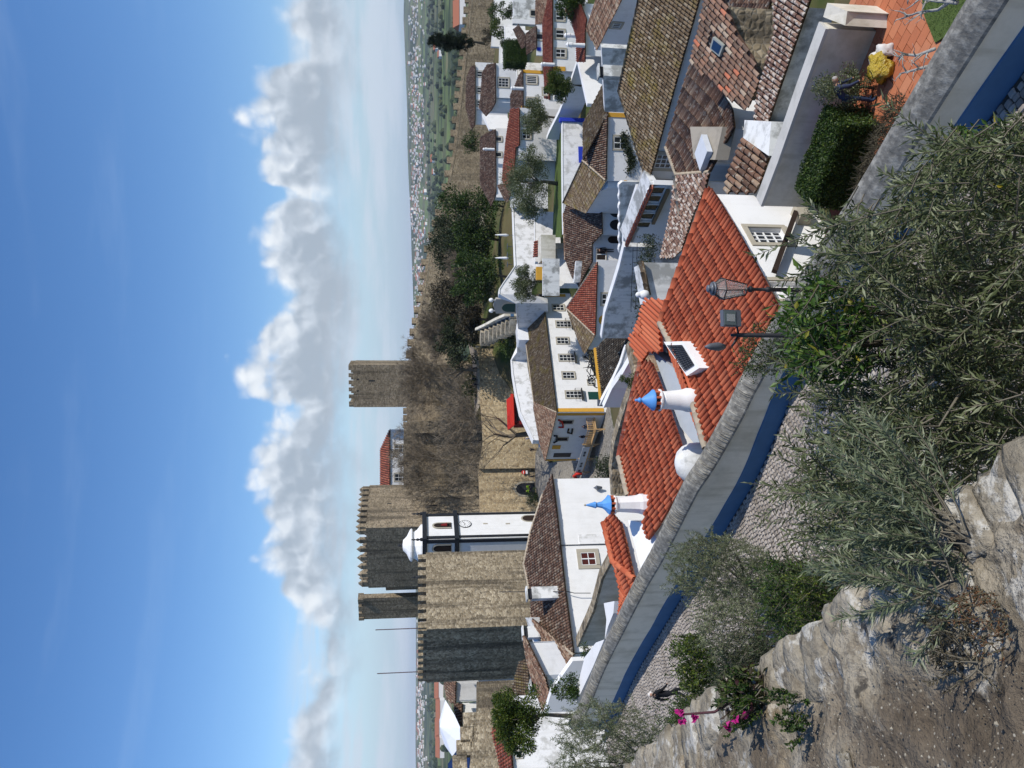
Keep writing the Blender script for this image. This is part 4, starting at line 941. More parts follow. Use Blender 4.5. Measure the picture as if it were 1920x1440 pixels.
# chocolate-brown and red ribbon ornaments on the wall
for (pts, m_, lab) in (([(1047, 786), (1054, 790), (1056, 800), (1047, 800)], REDP, 'red scroll ornament above the deck next to the ochre corner'), ([(1038, 816), (1044, 816), (1044, 826), (1038, 829)], BLACKP, 'black scroll ornament over the middle shutter'), ([(1066, 803), (1064, 810), (1072, 812), (1073, 803)], WOODD, 'brown scroll ornament between the shutters')):
    mb = MB(); mb.tube([fb.at(*q) + fb.n * .12 for q in pts], .13, 6); tag(mb.build('wall_ornament', m_, None, True), lab, 'ornament')
mb = MB(); c = B_ + fb.n * (wd + .3); mb.tube([c + Z * .1 - fb.d * .2, c + Z * .9 - fb.d * .1, c + Z * 1.2 + fb.d * .5, c + Z * .8 + fb.d * .9], .22, 6); tag(mb.build('red_arch', REDP, None, True), 'red inflatable-looking arch at the end of the wooden deck', 'ornament')
# plaza
PZ = m_stone('plaza_cobble', (.22, .20, .17), (.28, .26, .22), (.36, .33, .28), 4.5, (.14, .12, .10), .1, 1.0, .2)
mb = MB(); zz = -25.05
pq = [atY(1008, 942, 137), atY(1004, 915, 138.6), atY(1003, 880, 140.2), atY(1004, 850, 138), atY(1010, 835, 134), atY(1030, 868, 130), atY(1060, 862, 121), atY(1090, 862, 114.5), atY(1128, 790, 103), atY(1140, 760, 99), atY(1170, 770, 91), atY(1160, 830, 94), atY(1135, 905, 101), atY(1060, 935, 121)]
mb.poly(pq); tag(mb.build('square', PZ), kind='structure')
# ---------------------------------------------------------------- white winding wall, gate and kiosk
WW = thing('winding_white_wall', 'winding whitewashed parapet wall behind the long house roof', 'wall')
tops = [atY(*q) for q in ((961, 380, 116), (963, 440, 113), (966, 505, 110), (956, 518, 109.6), (944, 535, 109.2), (936, 548, 108.8), (936, 558, 108.5), (968, 559, 108.4), (972, 613, 114), (970, 652, 118), (959, 676, 119.5), (961, 705, 118), (967, 743, 115.5), (975, 780, 113), (992, 815, 111), (1000, 832, 110))]
polywall(WW, tops, lambda t_: t_.z - 4.5, .9, WHITE_ST, 'wall', side=-1, coping=WHITE_CL, cw=.1, ch=.15)
KI = thing('red_kiosk', 'small red wooden kiosk with sloping red roof below the bare tree', 'kiosk')
c = atY(974, 773, 124); c = Vector((c.x, c.y, c.z)); dk = Vector((.95, .3, 0)).normalized(); nk = Vector((dk.y, -dk.x, 0))
mb = MB(); mb.box(c - Z * .2, dk * 2.3, nk * 1.1, Z * 1.1); mb.build('wall', DRED, KI)
mb = MB(); mb.box(c + nk * 1.11 + Z * .1, dk * 1.7, nk * .02, Z * .55); mb.build('hatch', BLACKP, KI)
mb = MB(); q = [c + dk * s1 * 2.6 + nk * s2 * 1.6 + Z * (1.0 + (.75 if s2 < 0 else 0)) for s1, s2 in ((-1, 1), (1, 1), (1, -1), (-1, -1))]; mb.prism(q, [p + Z * .12 for p in q]); mb.build('roof', REDP, KI)
mb = MB(); mb.box(c + nk * 1.7 + Z * 1.35, dk * 2.6, nk * .06, Z * .22); mb.build('fascia', m_plain('bright_red_paint', (.62, .035, .02), .6, .3), KI)
GT = thing('garden_gate', 'arched green gate in a grey stone gable with white orbs', 'gate')
P, Q = atY(947, 561, 113), atY(947, 588, 114.5); fgt = facade(GT, P, Q, atY(931, 572, 114).z, -18.5, m_plaster('gate_stone', (.40, .37, .32), .4), .5, prof=[(0, atY(930, 561, 113).z), (.5, atY(925, 575, 113.7).z), (1, atY(930, 588, 114.5).z)])
arch_open(GT, fgt, (966, 577), .72, 1.1, GREEND, .18, 'gate_door')
for y in (564, 584):
    mb = MB(); mb.lathe(fgt.at(924, y) - fgt.n * .2, [(.1, -.4), (.1, -.1), (.28, 0), (.33, .25), (.2, .5), (.03, .58)], 10); mb.build('orb', WHITE_CL, GT, True)
ST = thing('stone_stairway', 'broad stone steps with a blue-edged wall beside the green gate', 'steps')
for i in range(8):
    a = i / 7; p = atY(952 - 55 * a, 592 + 25 * a, 116 + 9 * a); q = atY(955 - 52 * a, 618 + 24 * a, 117 + 9 * a)
    mb = MB(); e = (q - p); e.z = 0; L = e.length; e.normalize(); nn = Vector((-e.y, e.x, 0)); mb.box((p + q) / 2 + nn * .6 - Z * .8, e * (L / 2), nn * .9, Z * .8); mb.build('step', PARAPET, ST)
tops = [atY(948, 588, 115.5), atY(930, 596, 118.5), atY(912, 606, 122), atY(893, 615, 126)]
polywall(ST, [p + Z * .2 for p in tops], lambda t_: t_.z - 2.2, .4, GREYPL, 'side_wall', side=-1)
polywall(ST, [p - Z * .75 + Vector((-.02, -.03, 0)) for p in tops], lambda t_: t_.z - .5, .42, BLUEPL, 'blue_band', side=-1)
VN = thing('parked_van', 'white van roof showing above the white wall by the stone steps', 'van')
c = atY(973, 622, 113.5); dv = Vector((.8, .6, 0)).normalized(); nv = Vector((dv.y, -dv.x, 0))
def vs_(u, z): return c + dv * u + Z * z
sec = [(-2.3, -1.6), (2.5, -1.6), (2.5, -.7), (1.7, -.55), (1.1, .25), (.7, .38), (-2.1, .40), (-2.3, .2)]
mb = MB(); mb.prism([vs_(*s1) + nv * .85 for s1 in sec], [vs_(*s1) - nv * .85 for s1 in sec]); mb.build('body', m_plain('van_white_paint', (.80, .80, .80), .3, .5), VN)
mb = MB(); mb.poly([vs_(1.62, -.5) + nv * .87, vs_(1.1, .18) + nv * .87, vs_(.3, .18) + nv * .87, vs_(.3, -.5) + nv * .87]); mb.poly([vs_(1.72, -.52) + nv * .7, vs_(1.72, -.52) - nv * .7, vs_(1.13, .24) - nv * .7, vs_(1.13, .24) + nv * .7]); mb.build('windscreen', GLASS, VN)
for u in (-1.5, 1.6): mb = MB(); mb.lathe(vs_(u, -1.6) + nv * .75, [(.32, 0), (.34, .05), (.34, .18), (.2, .2)], 14, dv, Z, nv); mb.build('wheel', BLACKP, VN)
# ================================================================== RIGHT CLUSTER OF WHITE HOUSES
def simple_house(name, label, e0, e1, Y, pitch, poly, mat, zb, wy=None, wins=(), bands=(), caps=(), wallm=None, pw=.2, L=.4, inset=.6, xq=1000, seg=3, flip=1):
    H = thing(name, label, 'house'); r = plane(e0, e1, Y, pitch, flip); roof(H, r, poly, mat, pw, L, seg, zb=zb, wall=wallm or WHITE, inset=inset, caps=caps)
    f = None
    if wy:
        f = eave_wall(H, r, wy[0], wy[1], zb, wallm or WHITE, .28, xq)
        for (q, w_, h_, nx, ny) in wins: window(H, f, q, w_, h_, nx, ny, .2)
        for (q0, q1, wd, m_) in bands: strip(H, f, q0, q1, wd, m_, 'corner_strip', .05)
    return H, r, f
simple_house('red_ridge_house', 'white house with long bright red roof and three small windows, far right', (1036, 125), (1036, 0), 88, 24, [(1036, 127), (1031, 164), (1021, 165), (1018, 112), (1017, 44), (1026, 4), (1028, -40), (1036, -40)], T_RED, -24, (130, -40),
   [((1050, 31), .9, .95, 2, 1), ((1050, 64), .9, .95, 2, 1), ((1051, 100), .9, 1.1, 2, 2)], [((1037, 129), (1060, 129), .5, YELLOW)])
simple_house('annex_house', 'low white annex with a small window by the round green tree', (1031, 186), (1030, 160), 90, 20, [(1031, 187), (1030, 160), (1021, 164), (1020, 184)], T_RED, -24, (188, 158), [((1024, 172), .8, .7, 2, 2)], xq=1030)
simple_house('brown_back_house', 'brown-roofed house behind the long bright red roof at the far right', (1020, 40), (1026, -5), 97, 26, [(1020, 44), (1027, -8), (1027, -40), (1004, -40), (1004, 46)], T_OLD, -22)
OW = thing('old_white_gable', 'mottled old white wall with one small dark window, far right', 'wall'); P, Q = atY(1004, -30, 103), atY(1004, 45, 103)
fo = facade(OW, P, Q, atY(965, 20, 103).z, -22, WHITE_OLD, .8, prof=[(0, atY(962, 0, 103).z), (.75, atY(963, 20, 103).z), (1, atY(962, 44, 103).z)]); window(OW, fo, (1000, 25), .8, .8, 1, 1, .1)
strip(OW, fo, (962, 42), (1003, 42), .6, WHITE_CL, 'pillar', .2)
simple_house('twin_gable_house', 'little white house with reddish-brown roof and blue wall edge beside the clipped hedge', (1006, 90), (1006, 48), 95, 30, [(1006, 90), (1006, 49), (997, 54), (986, 62), (987, 103)], T_OLD, -22, (103, 46), [((1013, 69), .7, .9, 1, 1)], [((1007, 92), (1014, 92), .4, COBALT)])
simple_house('lean_to_house', 'small sloping brown roof behind the clipped hedge', (985, 88), (985, 64), 99, 28, [(985, 88), (985, 66), (972, 46), (962, 55), (978, 91)], T_OLD, -21)
simple_house('two_window_house', 'white house with two barred windows between ochre corner bands', (981, 200), (980, 130), 101, 27, [(981, 202), (980, 130), (972, 142), (963, 166), (957, 181), (957, 202)], T_OLD, -23, (203, 132),
   [((997, 150), 1.0, 1.3, 4, 1), ((997, 191), 1.0, 1.3, 4, 1)], [((981, 135), (1020, 135), .45, YELLOW), ((977, 203), (1002, 203), .55, YELLOW)], caps=[((963, 166), (957, 181))])
simple_house('long_brown_house', 'white house with long reddish-brown roof behind the olive tree, two square windows', (973, 272), (974, 204), 97, 27, [(974, 203), (974, 272), (967, 277), (963, 340), (946, 352), (941, 335), (948, 262), (957, 203)], T_RED, -23, (300, 203),
   [((987, 228), .9, 1.0, 2, 2), ((987, 253), .9, 1.0, 2, 2)])
simple_house('arched_window_house', 'tall white house with an arched window between two diamond motifs', (929, 190), (929, 120), 116, 27, [(929, 192), (929, 118), (913, 121), (904, 136), (902, 165), (899, 203), (911, 218), (922, 206)], T_OLD, -19, (186, 122),
   [((944, 155), 1.3, 1.5, 3, 3)], caps=[((905, 165), (899, 203))], pw=.24)
simple_house('upper_brown_house', 'white house with long brown roof right under the town wall', (891, 205), (891, 124), 136, 27, [(891, 208), (891, 122), (882, 126), (875, 145), (873, 200), (884, 243), (890, 235)], T_OLD, -16, (209, 122),
   [((900, 139), .9, 1.0, 2, 1), ((900, 169), .9, 1.0, 2, 1), ((900, 194), .9, 1.0, 2, 1)], pw=.25)
simple_house('chimneyed_row_house', 'white row house with big brown roof and slim white chimney near the town wall', (930, 320), (929, 244), 123, 27, [(930, 360), (929, 242), (912, 250), (900, 258), (900, 345), (921, 387), (926, 375)], T_OLD, -19, (372, 243),
   [((935, 261), .7, .9, 1, 1), ((935, 290), .7, .9, 1, 1)], pw=.24)
simple_house('hip_corner_house', 'small hipped brown roof left of the long reddish roof, above the olive tree', (957, 345), (957, 372), 112, 30, [(958, 342), (948, 343), (932, 347), (945, 374), (952, 380), (957, 365)], T_OLD, -20, (390, 340), wallm=WHITE)
simple_house('lower_red_house', 'bright red low roof in front of the white three-window house at the right edge', (1097, 100), (1097, 60), 74, 22, [(1097, 116), (1097, 60), (1100, 36), (1090, 10), (1080, -8), (1066, -2), (1060, 18), (1072, 42), (1080, 70), (1081, 116)], T_RED, -26)
simple_house('shaded_gable_house', 'brown-roofed house with shaded lavender-white wall at the right edge', (1119, 90), (1167, 0), 63, 26, [(1119, 93), (1168, -6), (1190, -50), (1140, -50), (1119, -6), (1108, 28), (1099, 54)], T_OLD, -25, (95, -50), [((1156, 47), .8, .6, 3, 1)], xq=1140)
mbz = thing('weathered_terrace_wall', 'weathered white terrace wall between the mossy roof and the hipped house', 'wall')
P, Q = atY(1150, 90, 56), atY(1150, 210, 60); facade(mbz, P, Q, atY(1131, 150, 58).z, -24, WHITE_OLD, .6, prof=[(0, atY(1128, 90, 56).z), (1, atY(1134, 208, 60).z)])
chimney(mbz, atY(1163, 137, 55), .9, .5, 1.3, Vector((1, .2, 0)))
for i, (x, y, Y, h) in enumerate(((1078, 67, 76, 1.1), (1085, 85, 74, 1.3), (1030, 121, 88, 1.0), (920, 280, 122, 1.3), (973, 166, 100, 1.1))):
    T = thing('white_chimney', ['slim white chimney on the low red roof, farther from the camera', 'white chimney with dark cap on the low red roof', 'white chimney on the end of the long bright red roof', 'slim white chimney on the chimneyed row house roof', 'pale chimney stub on the two-window house roof'][i], 'chimney', 'white chimneys of the right-hand houses')
    c = atY(x, y, Y); mb = MB(); mb.lathe(c, [(.22, -.6), (.2, h * .45), (.25, h * .5), (.22, h * .75)], 10); mb.build('shaft', WHITE_CL, T); mb = MB(); mb.lathe(c + Z * h * .75, [(.15, 0), (.15, .12), (.25, .13), (.04, .3)], 10); mb.build('cap', WHITE_CL, T)
LWN = thing('white_lawn_wall', 'long mottled white wall with cobalt edge below the lawn', 'wall')
tops = [atY(*q) for q in ((1054, 228, 88), (1054, 300, 87), (1055, 400, 86), (1056, 440, 86))]; polywall(LWN, tops, -23, .5, WHITE_ST, 'wall', side=-1, coping=WHITE_CL, cw=.05, ch=.1)
mb = MB(); p = atY(1073, 226, 87.6); mb.box((p.x, p.y, p.z), (.2, 0, 0), (0, .35, 0), (0, 0, 1.5)); mb.build('blue_post', COBALT, LWN)
lw = [atY(1090, 275, 85.9), atY(1091, 305, 85.9)]; mb = MB(); mb.box((lw[0] + lw[1]) / 2, (lw[1] - lw[0]) / 2, (0, .08, 0), (0, 0, .35)); mb.build('blue_band', COBALT, LWN)
mb = MB(); mb.poly([atY(1053, 250, 89), atY(1053, 445, 87), atY(1036, 445, 97), atY(1040, 330, 99), atY(1042, 250, 99)])
GRASSM = m_plain('lawn_green', (.085, .125, .035), .9, .1, var=.35, scale=1.2); tag(mb.build('lawn', GRASSM), kind='structure')
RMP = thing('ramp_parapet', 'white sloping parapet with ochre band below the round green tree', 'wall')
tops = [atY(*q) for q in ((1083, 112, 80), (1066, 165, 84), (1050, 205, 88), (1030, 245, 92), (1026, 256, 93))]; polywall(RMP, tops, lambda t_: t_.z - 2.4, .4, WHITE, 'wall', side=-1, coping=WHITE_CL, cw=.05, ch=.1)
polywall(RMP, [p - Z * 1.0 + Vector((-.02, -.04, 0)) for p in tops[1:3]], lambda t_: t_.z - .5, .3, YELLOW, 'ochre_band', side=-1)
polywall(RMP, [atY(1078, 100, 78), atY(1100, 200, 74)], lambda t_: t_.z - 2.5, .4, WHITE, 'front_wall', side=-1)
# back garden walls in the right-hand cluster
for i, (tp, zz, lab) in enumerate((([(927, 0, 128), (925, 40, 127), (921, 90, 126)], 3.5, 'pale garden wall below the town wall, far right'), ([(946, 50, 112), (948, 92, 110)], 3.0, 'short white wall in front of the garden plants'), ([(937, 88, 122), (936, 122, 121)], 3.5, 'white wall beside the tall arched-window house'), ([(968, 120, 107), (970, 150, 106)], 3.5, 'white yard wall next to the ochre corner band'), ([(905, 218, 128), (918, 246, 126)], 4.0, 'white yard wall left of the long brown roof'), ([(1003, 400, 104), (1003, 450, 102), (1004, 495, 99)], 3.4, 'stained white wall behind the lawn'), ([(1030, 470, 95), (1032, 540, 92)], 3.6, 'grey-white yard wall with ochre pier in front of the winding wall'))):
    Wt = thing('yard_wall', lab, 'wall', 'yard walls'); polywall(Wt, [atY(*q) for q in tp], lambda t_: t_.z - zz, .4, WHITE_ST if i % 2 else WHITE, 'wall', side=-1, coping=WHITE_CL, cw=.04, ch=.08)
HC = thing('grey_canopy_house', 'small grey yard building with patch of red tiles beside the winding wall', 'shed')
rq = plane((1012, 452), (1012, 480), 96, 22); roof(HC, rq, [(1012, 450), (1012, 482), (1000, 482), (1002, 452)], T_RED, .3, .5, 3, zb=-21, wall=GREYPL)
mb = MB(); p = atY(1025, 468, 94); mb.box(p, (1.6, 0, 0), (0, 1.2, 0), (0, 0, .9)); mb.build('yard_block', GREYPL, HC)
mb = MB(); p = atY(1012, 513, 94); mb.box(p, (.8, 0, 0), (0, .3, 0), (0, 0, .45)); mb.build('ochre_block', YELLOW, HC)
mb = MB(); p = atY(1033, 520, 90); mb.box(p, (2.2, 0, 0), (0, .2, 0), (0, 0, 1.0)); mb.build('block_wall', WHITE_OLD, HC)
# scroll topped garden wall in front of the loggia
SWL = thing('scrolled_garden_wall', 'garden wall with white scalloped top and ochre trim below the dark arches', 'wall')
tops = []
for i in range(25):
    y = 338 + i * 5.6; tops.append(atY(1163 - 3.0 * abs(sin(i * .9)) + (4 if i == 0 else 0), y, 58 + i * .12))
polywall(SWL, tops, -25, .35, WHITE_OLD, 'wall', side=-1, coping=WHITE_CL, cw=.04, ch=.1)
polywall(SWL, [p - Z * .12 + Vector((0, -.05, 0)) for p in tops], lambda t_: t_.z - .22, .1, YELLOW, 'ochre_trim', side=-1)
polywall(SWL, [atY(1192, 345, 46), atY(1168, 420, 51), atY(1166, 452, 52)], -24, .5, WHITE, 'terrace_edge', side=-1)

# ================================================================== LEFT GROUP
H20 = thing('plain_white_house', 'white house with old hipped tile roof and one square red-paned window, left of centre', 'house')
r20 = plane((1035, 889), (1071, 1200), 58, 25)
r20 = roof(H20, r20, [(1035, 888), (1045, 970), (1059, 1100), (1076, 1228), (996, 1158), (994, 1110), (983, 1058), (995, 998), (1018, 926)], T_OLD, .205, .34, 4, zb=-19, wall=WHITE, inset=1.0, caps=[((995, 998), (1018, 926)), ((983, 1058), (995, 998)), ((996, 1158), (1076, 1228)), ((983, 1058), (994, 1110))], capm=MORTAR)
f20 = eave_wall(H20, r20, 897, 1222, -19, WHITE_CL, .35, 1090)
window(H20, f20, (1103, 1048), .95, 1.05, 2, 2, .28, REDGL)
mb = MB()
p0, p1 = f20.at(1046, 1023), f20.at(1135, 1021); mb.tube([p0 + f20.n * .05, p1 + f20.n * .05], .035, 5); mb.build('drainpipe', DARKG, H20)
mb = MB(); q = f20.at(1112, 1011); mb.box(q + f20.n * .02, f20.d * .38, f20.n * .03, Z * 1.05); mb.build('plaster_patch', WHITE_ST, H20)
chimney(H20, r20.on(1044, 1112) - Z * .1, .85, .5, 1.9, r20.d); chimney(H20, r20.on(1010, 1186) - Z * .1, .8, .5, .9, r20.d)
WL = thing('wall_lantern', 'small dark lantern on a bracket on the plain white house wall', 'lantern')
q = f20.at(1119, 918); mb = MB(); mb.lathe(q + f20.n * .3 - Z * .1, [(.09, -.25), (.17, .15), (.19, .17), (.06, .32), (.04, .40)], 6); mb.build('lamp_body', GREYM, WL); mb = MB(); mb.tube([q, q + f20.n * .3 - Z * .35], .03, 4); mb.build('bracket', IRON, WL)
mb = MB(); p0 = f20.at(1000, 1113) + f20.n * .6 + Z * .2; mb.tube([r20.on(990, 1108) + Z * 2.2, f20.at(1062, 1114) + f20.n * .5, f20.at(1075, 1117) + f20.n * .5, f20.at(1105, 1117) + f20.n * .5], .03, 4); tag(mb.build('overhead_cable', IRON), 'dark cable hanging in front of the plain white house', 'cable')
H21 = thing('lower_left_house', 'old brown-tiled house end with white slab ridge and tall white chimney, left', 'house')
r21 = plane((1076, 1226), (1056, 1296), r20.on(1076, 1226).y, 28); roof(H21, r21, [(1076, 1228), (1056, 1297), (1046, 1272), (1005, 1178), (997, 1160)], T_OLD, .205, .34, 4, zb=-19, wall=WHITE, inset=.5)
sl_ = [r21.on(988, 1158), r21.on(996, 1158), r21.on(1040, 1271), r21.on(1024, 1271)]; mb = MB(); mb.prism([p - Z * .6 for p in sl_], [p + Z * .12 for p in sl_]); mb.build('ridge_slab', WHITE_OLD, H21)
r22 = plane((1020, 1335), (1046, 1275), r21.on(1046, 1275).y, 26); roof(H21, r22, [(1018, 1332), (1030, 1300), (1022, 1270), (985, 1195), (980, 1192), (987, 1235), (1002, 1290)], T_OLD, .205, .34, 4, zb=-19, wall=WHITE, inset=.4)
chimney(H21, r21.on(1050, 1284) - Z * .3, .9, .5, 2.1, r21.d); 
P, Q = atY(1050, 1335, 47), atY(1062, 1240, 46); facade(H21, P, Q, atY(1024, 1325, 47).z, -17, WHITE, .4, prof=[(0, atY(1022, 1335, 47).z), (.45, atY(1035, 1296, 46.6).z), (1, atY(1074, 1240, 46).z)])
H22 = thing('mossy_low_house', 'dark mossy tile roof tucked under the rubble tower, left', 'house'); rq = plane((992, 1300), (990, 1238), 62, 26); roof(H22, rq, [(992, 1305), (991, 1236), (974, 1240), (956, 1304)], T_MOSS, .22, .36, 4, zb=-19, wall=WHITE)
H23 = thing('left_edge_house', 'white mottled house with red-brown roof at the left edge', 'house'); rq = plane((950, 1298), (961, 1440), 60, 24); roof(H23, rq, [(950, 1297), (961, 1440), (966, 1500), (945, 1500), (934, 1420), (922, 1372), (931, 1340)], T_RED, .26, .38, 4, zb=-19, wall=WHITE, inset=.6)
fq = eave_wall(H23, rq, 1304, 1500, -19, WHITE_ST, .3, 980); window(H23, fq, (969, 1342), .6, .6, 3, 3, .14); window(H23, fq, (973, 1415), .5, .5, 1, 1, .06)
SWW = thing('left_town_wall', 'rubble town wall with battlements and ochre-edged gaps at the left edge', 'town wall')
P, Q = atY(900, 1278, 84), atY(900, 1470, 76); fz = facade(SWW, P, Q, -9.2, -20, TOWER, 1.0, prof=[(0, atY(894, 1278, 84).z), (.33, atY(893, 1338, 82).z), (.34, atY(888, 1340, 82).z), (1, atY(878, 1470, 76).z)])
me = merlon_mesh(1.6, .6, 1.3, 0, TOWER)
for (x, y) in ((890, 1349), (885, 1376), (878, 1401), (871, 1430)): p = fz.at(x, y) - fz.n * .3; inst('merlon', me, SWW, Matrix.Translation(p - Z * .1) @ Matrix.Rotation(math.atan2(fz.d.y, fz.d.x), 4, 'Z'))
mb = MB()
for (x, y) in ((885, 1363), (883, 1388)): mb.box(fz.at(x, y) - fz.n * .9, fz.d * .5, fz.n * .02, Z * .5)
mb.build('ochre_panel', ORANGEP, SWW)
H24 = thing('grey_block_house', 'pale grey house with brown roof beyond the left town wall', 'house'); rq = plane((854, 1320), (854, 1278), 103, 22); roof(H24, rq, [(854, 1322), (855, 1278), (836, 1272), (833, 1282), (838, 1312)], T_OLD, .35, .6, 3, zb=-22, wall=WHITE); fq = eave_wall(H24, rq, 1313, 1270, -16, WHITE, .2, 870)
H25 = thing('grey_lean_to', 'small grey house with brown roof next to the white tent', 'house'); rq = plane((867, 1360), (866, 1320), 99, 22); roof(H25, rq, [(866, 1365), (867, 1319), (852, 1320), (851, 1330), (856, 1352)], T_OLD, .35, .6, 3, zb=-22, wall=WHITE); fq = eave_wall(H25, rq, 1357, 1318, -16, WHITE, .2, 870)
# white tent roof with blue tarpaulin
TN = thing('white_tent', 'big white peaked tent canopy beyond the left town wall', 'tent')
tt = [atY(835, 1312, 101), atY(852, 1340, 93), atY(864, 1366, 91), atY(872, 1372, 90), atY(872, 1382, 90), atY(864, 1397, 91), atY(848, 1418, 94), atY(834, 1398, 100), atY(826, 1374, 102), atY(824, 1350, 103)]
pk = atY(838, 1362, 96) + Z * .9
mb = MB()
for i in range(10):
    a, b = tt[i], tt[(i + 1) % 10]; m1, m2 = a.lerp(pk, .5) + Z * -.1, b.lerp(pk, .5) + Z * -.1; mb.poly([a, b, m2, m1]); mb.poly([m1, m2, pk])
mb.build('canopy', m_plain('tent_canvas', (.82, .83, .86), .6, .2, var=.03), TN, True)
mb = MB(); q = [atY(864, 1397, 89), atY(840, 1432, 92), atY(840, 1470, 92), atY(880, 1470, 88), atY(880, 1408, 88)]; mb.prism([p - Z * .1 for p in q], q); mb.build('tarpaulin', m_plain('navy_tarpaulin', (.012, .03, .10), .5, .3), TN)
# stone-topped low wall between plain white house and street
NW = thing('narrow_stone_wall', 'narrow wall with rough brown stone top leading towards the plain white house', 'wall')
polywall(NW, [atY(*q) for q in ((1150, 1052, 37), (1132, 1085, 38.5), (1116, 1145, 40.5), (1086, 1212, 44.5))], -15, .5, GREYPL, 'wall', side=1, coping=TOWER, cw=.04, ch=.14)
WB = thing('white_ledges', 'flat white plaster ledges behind the street wall coping', 'wall')
for (zz, pp) in ((-8.75, ((1132, 1131), (1152, 1127), (1150, 1150), (1140, 1175), (1134, 1198), (1137, 1162))), (-8.6, ((1117, 1205), (1133, 1199), (1112, 1250), (1080, 1318), (1077, 1308), (1096, 1233)))):
    q = [atZ(x, y, zz) for x, y in pp]; mb = MB(); mb.prism([p - Z * 1.2 for p in q], q); mb.build('ledge', WHITE_CL, WB)  # flat-topped white plaster ledges beside the street wall coping

# ================================================================== STREET, STREET WALL
SZ = -10.0
WL0 = [(-18.6, 40.6), (-16.3, 37.6), (-12.9, 34.0), (-10.1, 30.7), (-7.6, 27.7), (-5.9, 25.5), (-4.2, 23.5), (-2.7, 21.75), (-1.1, 20.3), (.28, 19.1), (2.0, 16.6), (3.6, 14.1), (5.23, 11.65), (7.4, 8.3), (9.5, 5.0)]
wp = [Vector((x, y, SZ)) for x, y in WL0]
def smooth_line(p, k):
    out = []
    for i in range(len(p) - 1):
        p0, p1, p2, p3 = p[max(i - 1, 0)], p[i], p[i + 1], p[min(i + 2, len(p) - 1)]
        for j in range(k):
            t = j / k; out.append(.5 * ((2 * p1) + (p2 - p0) * t + (2 * p0 - 5 * p1 + 4 * p2 - p3) * t * t + (3 * p1 - p0 - 3 * p2 + p3) * t ** 3))
    return out + [p[-1]]
wl = smooth_line(wp, 6)
def wdrop(p):
    K = [(10.9, .50), (12.8, .56), (14, .60), (19.3, .60), (20, .47), (21, .25), (22.2, 0)]
    if p.y <= K[0][0]: return K[0][1]
    for (a, b), (c, d) in zip(K, K[1:]):
        if p.y <= c: return b + (d - b) * (p.y - a) / (c - a)
    return 0.0
def sweep(line, prof, name, mat, parent=None, wob=0.0):
    mb = MB(); k = len(prof); n = len(line)
    for i, p in enumerate(line):
        d = line[min(i + 1, n - 1)] - line[max(i - 1, 0)]; d.z = 0; d.normalize(); nn = Vector((-d.y, d.x, 0))
        if nn.dot(Vector((-p.x, -p.y, 0)) + Vector((-6, -6, 0))) < 0: nn = -nn
        for (u, z) in prof:
            wv = wob * noise.noise(Vector((p.x * .7, p.y * .7, z))) if z > .3 else 0
            mb.v.append(tuple(p + nn * (u + wv) + Z * (z + wv - (wdrop(p) if z > 1.0 else 0))))
    for i in range(n - 1):
        for j in range(k - 1): a = i * k + j; mb.face((a, a + 1, a + k + 1, a + k))
    mb.face(tuple(range(k))); mb.face(tuple((n - 1) * k + j for j in range(k)))
    return mb.build(name, mat, parent, False, True)
SW = thing('street_wall', 'long grey plastered street wall with blue painted base and streaked coping', 'wall')
sweep(wl, [(0, .45), (0, 1.64), (-.40, 1.64), (-.40, -4.5), (-.05, -4.5), (-.05, .45)], 'plaster_face', STREETPL, SW, .03)
sweep(wl, [(.035, -.3), (.035, .52), (-.02, .54), (-.02, -.3)], 'blue_base', BLUEPL, SW, .0)
t = NT('streaked_coping')
gm = t.noise(5.5, 5, (1, 1, .25), .7); g2 = t.noise(.8, 4)
c = t.ramp(gm, [(.30, (.10, .094, .080)), (.5, (.25, .235, .20)), (.66, (.46, .435, .37))]); c = t.mix(t.math('MULTIPLY', g2, .45), c, (.17, .165, .15)); t.bump(gm, .6, .04)
COPM = t.done(c, .95, .15)
cs = []
nw = len(wl)
sweep(wl, [(.05, 1.60), (.04, 1.66), (-.07, 1.78), (-.18, 1.87), (-.30, 1.93), (-.40, 1.94), (-.43, 1.88), (-.43, 1.60)], 'coping', COPM, SW, .03)
# curved ribs of the coping: real grooves between hand-laid mortar ridges
mb = MB(); acc = 0
for i in range(len(wl) - 1):
    p, q = wl[i], wl[i + 1]; L = (q - p).length; k = max(1, int(L / .10)); d = (q - p) / L; nn = Vector((-d.y, d.x, 0)); nn = nn if nn.y < 0 else -nn
    for j in range(k):
        c_ = p.lerp(q, (j + random.random()) / k); mb.tint = random.random(); r_ = random.uniform(.008, .019)
        if c_.y < 17.5 + 2 * random.random(): continue
        c_ = c_ - Z * wdrop(c_)
        mb.tube([c_ + nn * .05 + Z * 1.64, c_ + nn * -.07 + Z * 1.78, c_ + nn * -.18 + Z * 1.87, c_ + nn * -.30 + Z * 1.93, c_ + nn * -.40 + Z * 1.94], [r_, r_ * 1.2, r_, r_ * .8, r_ * .4], 4)
tag(mb.build('coping_ribs', COPM, SW, True, False), kind='stuff')
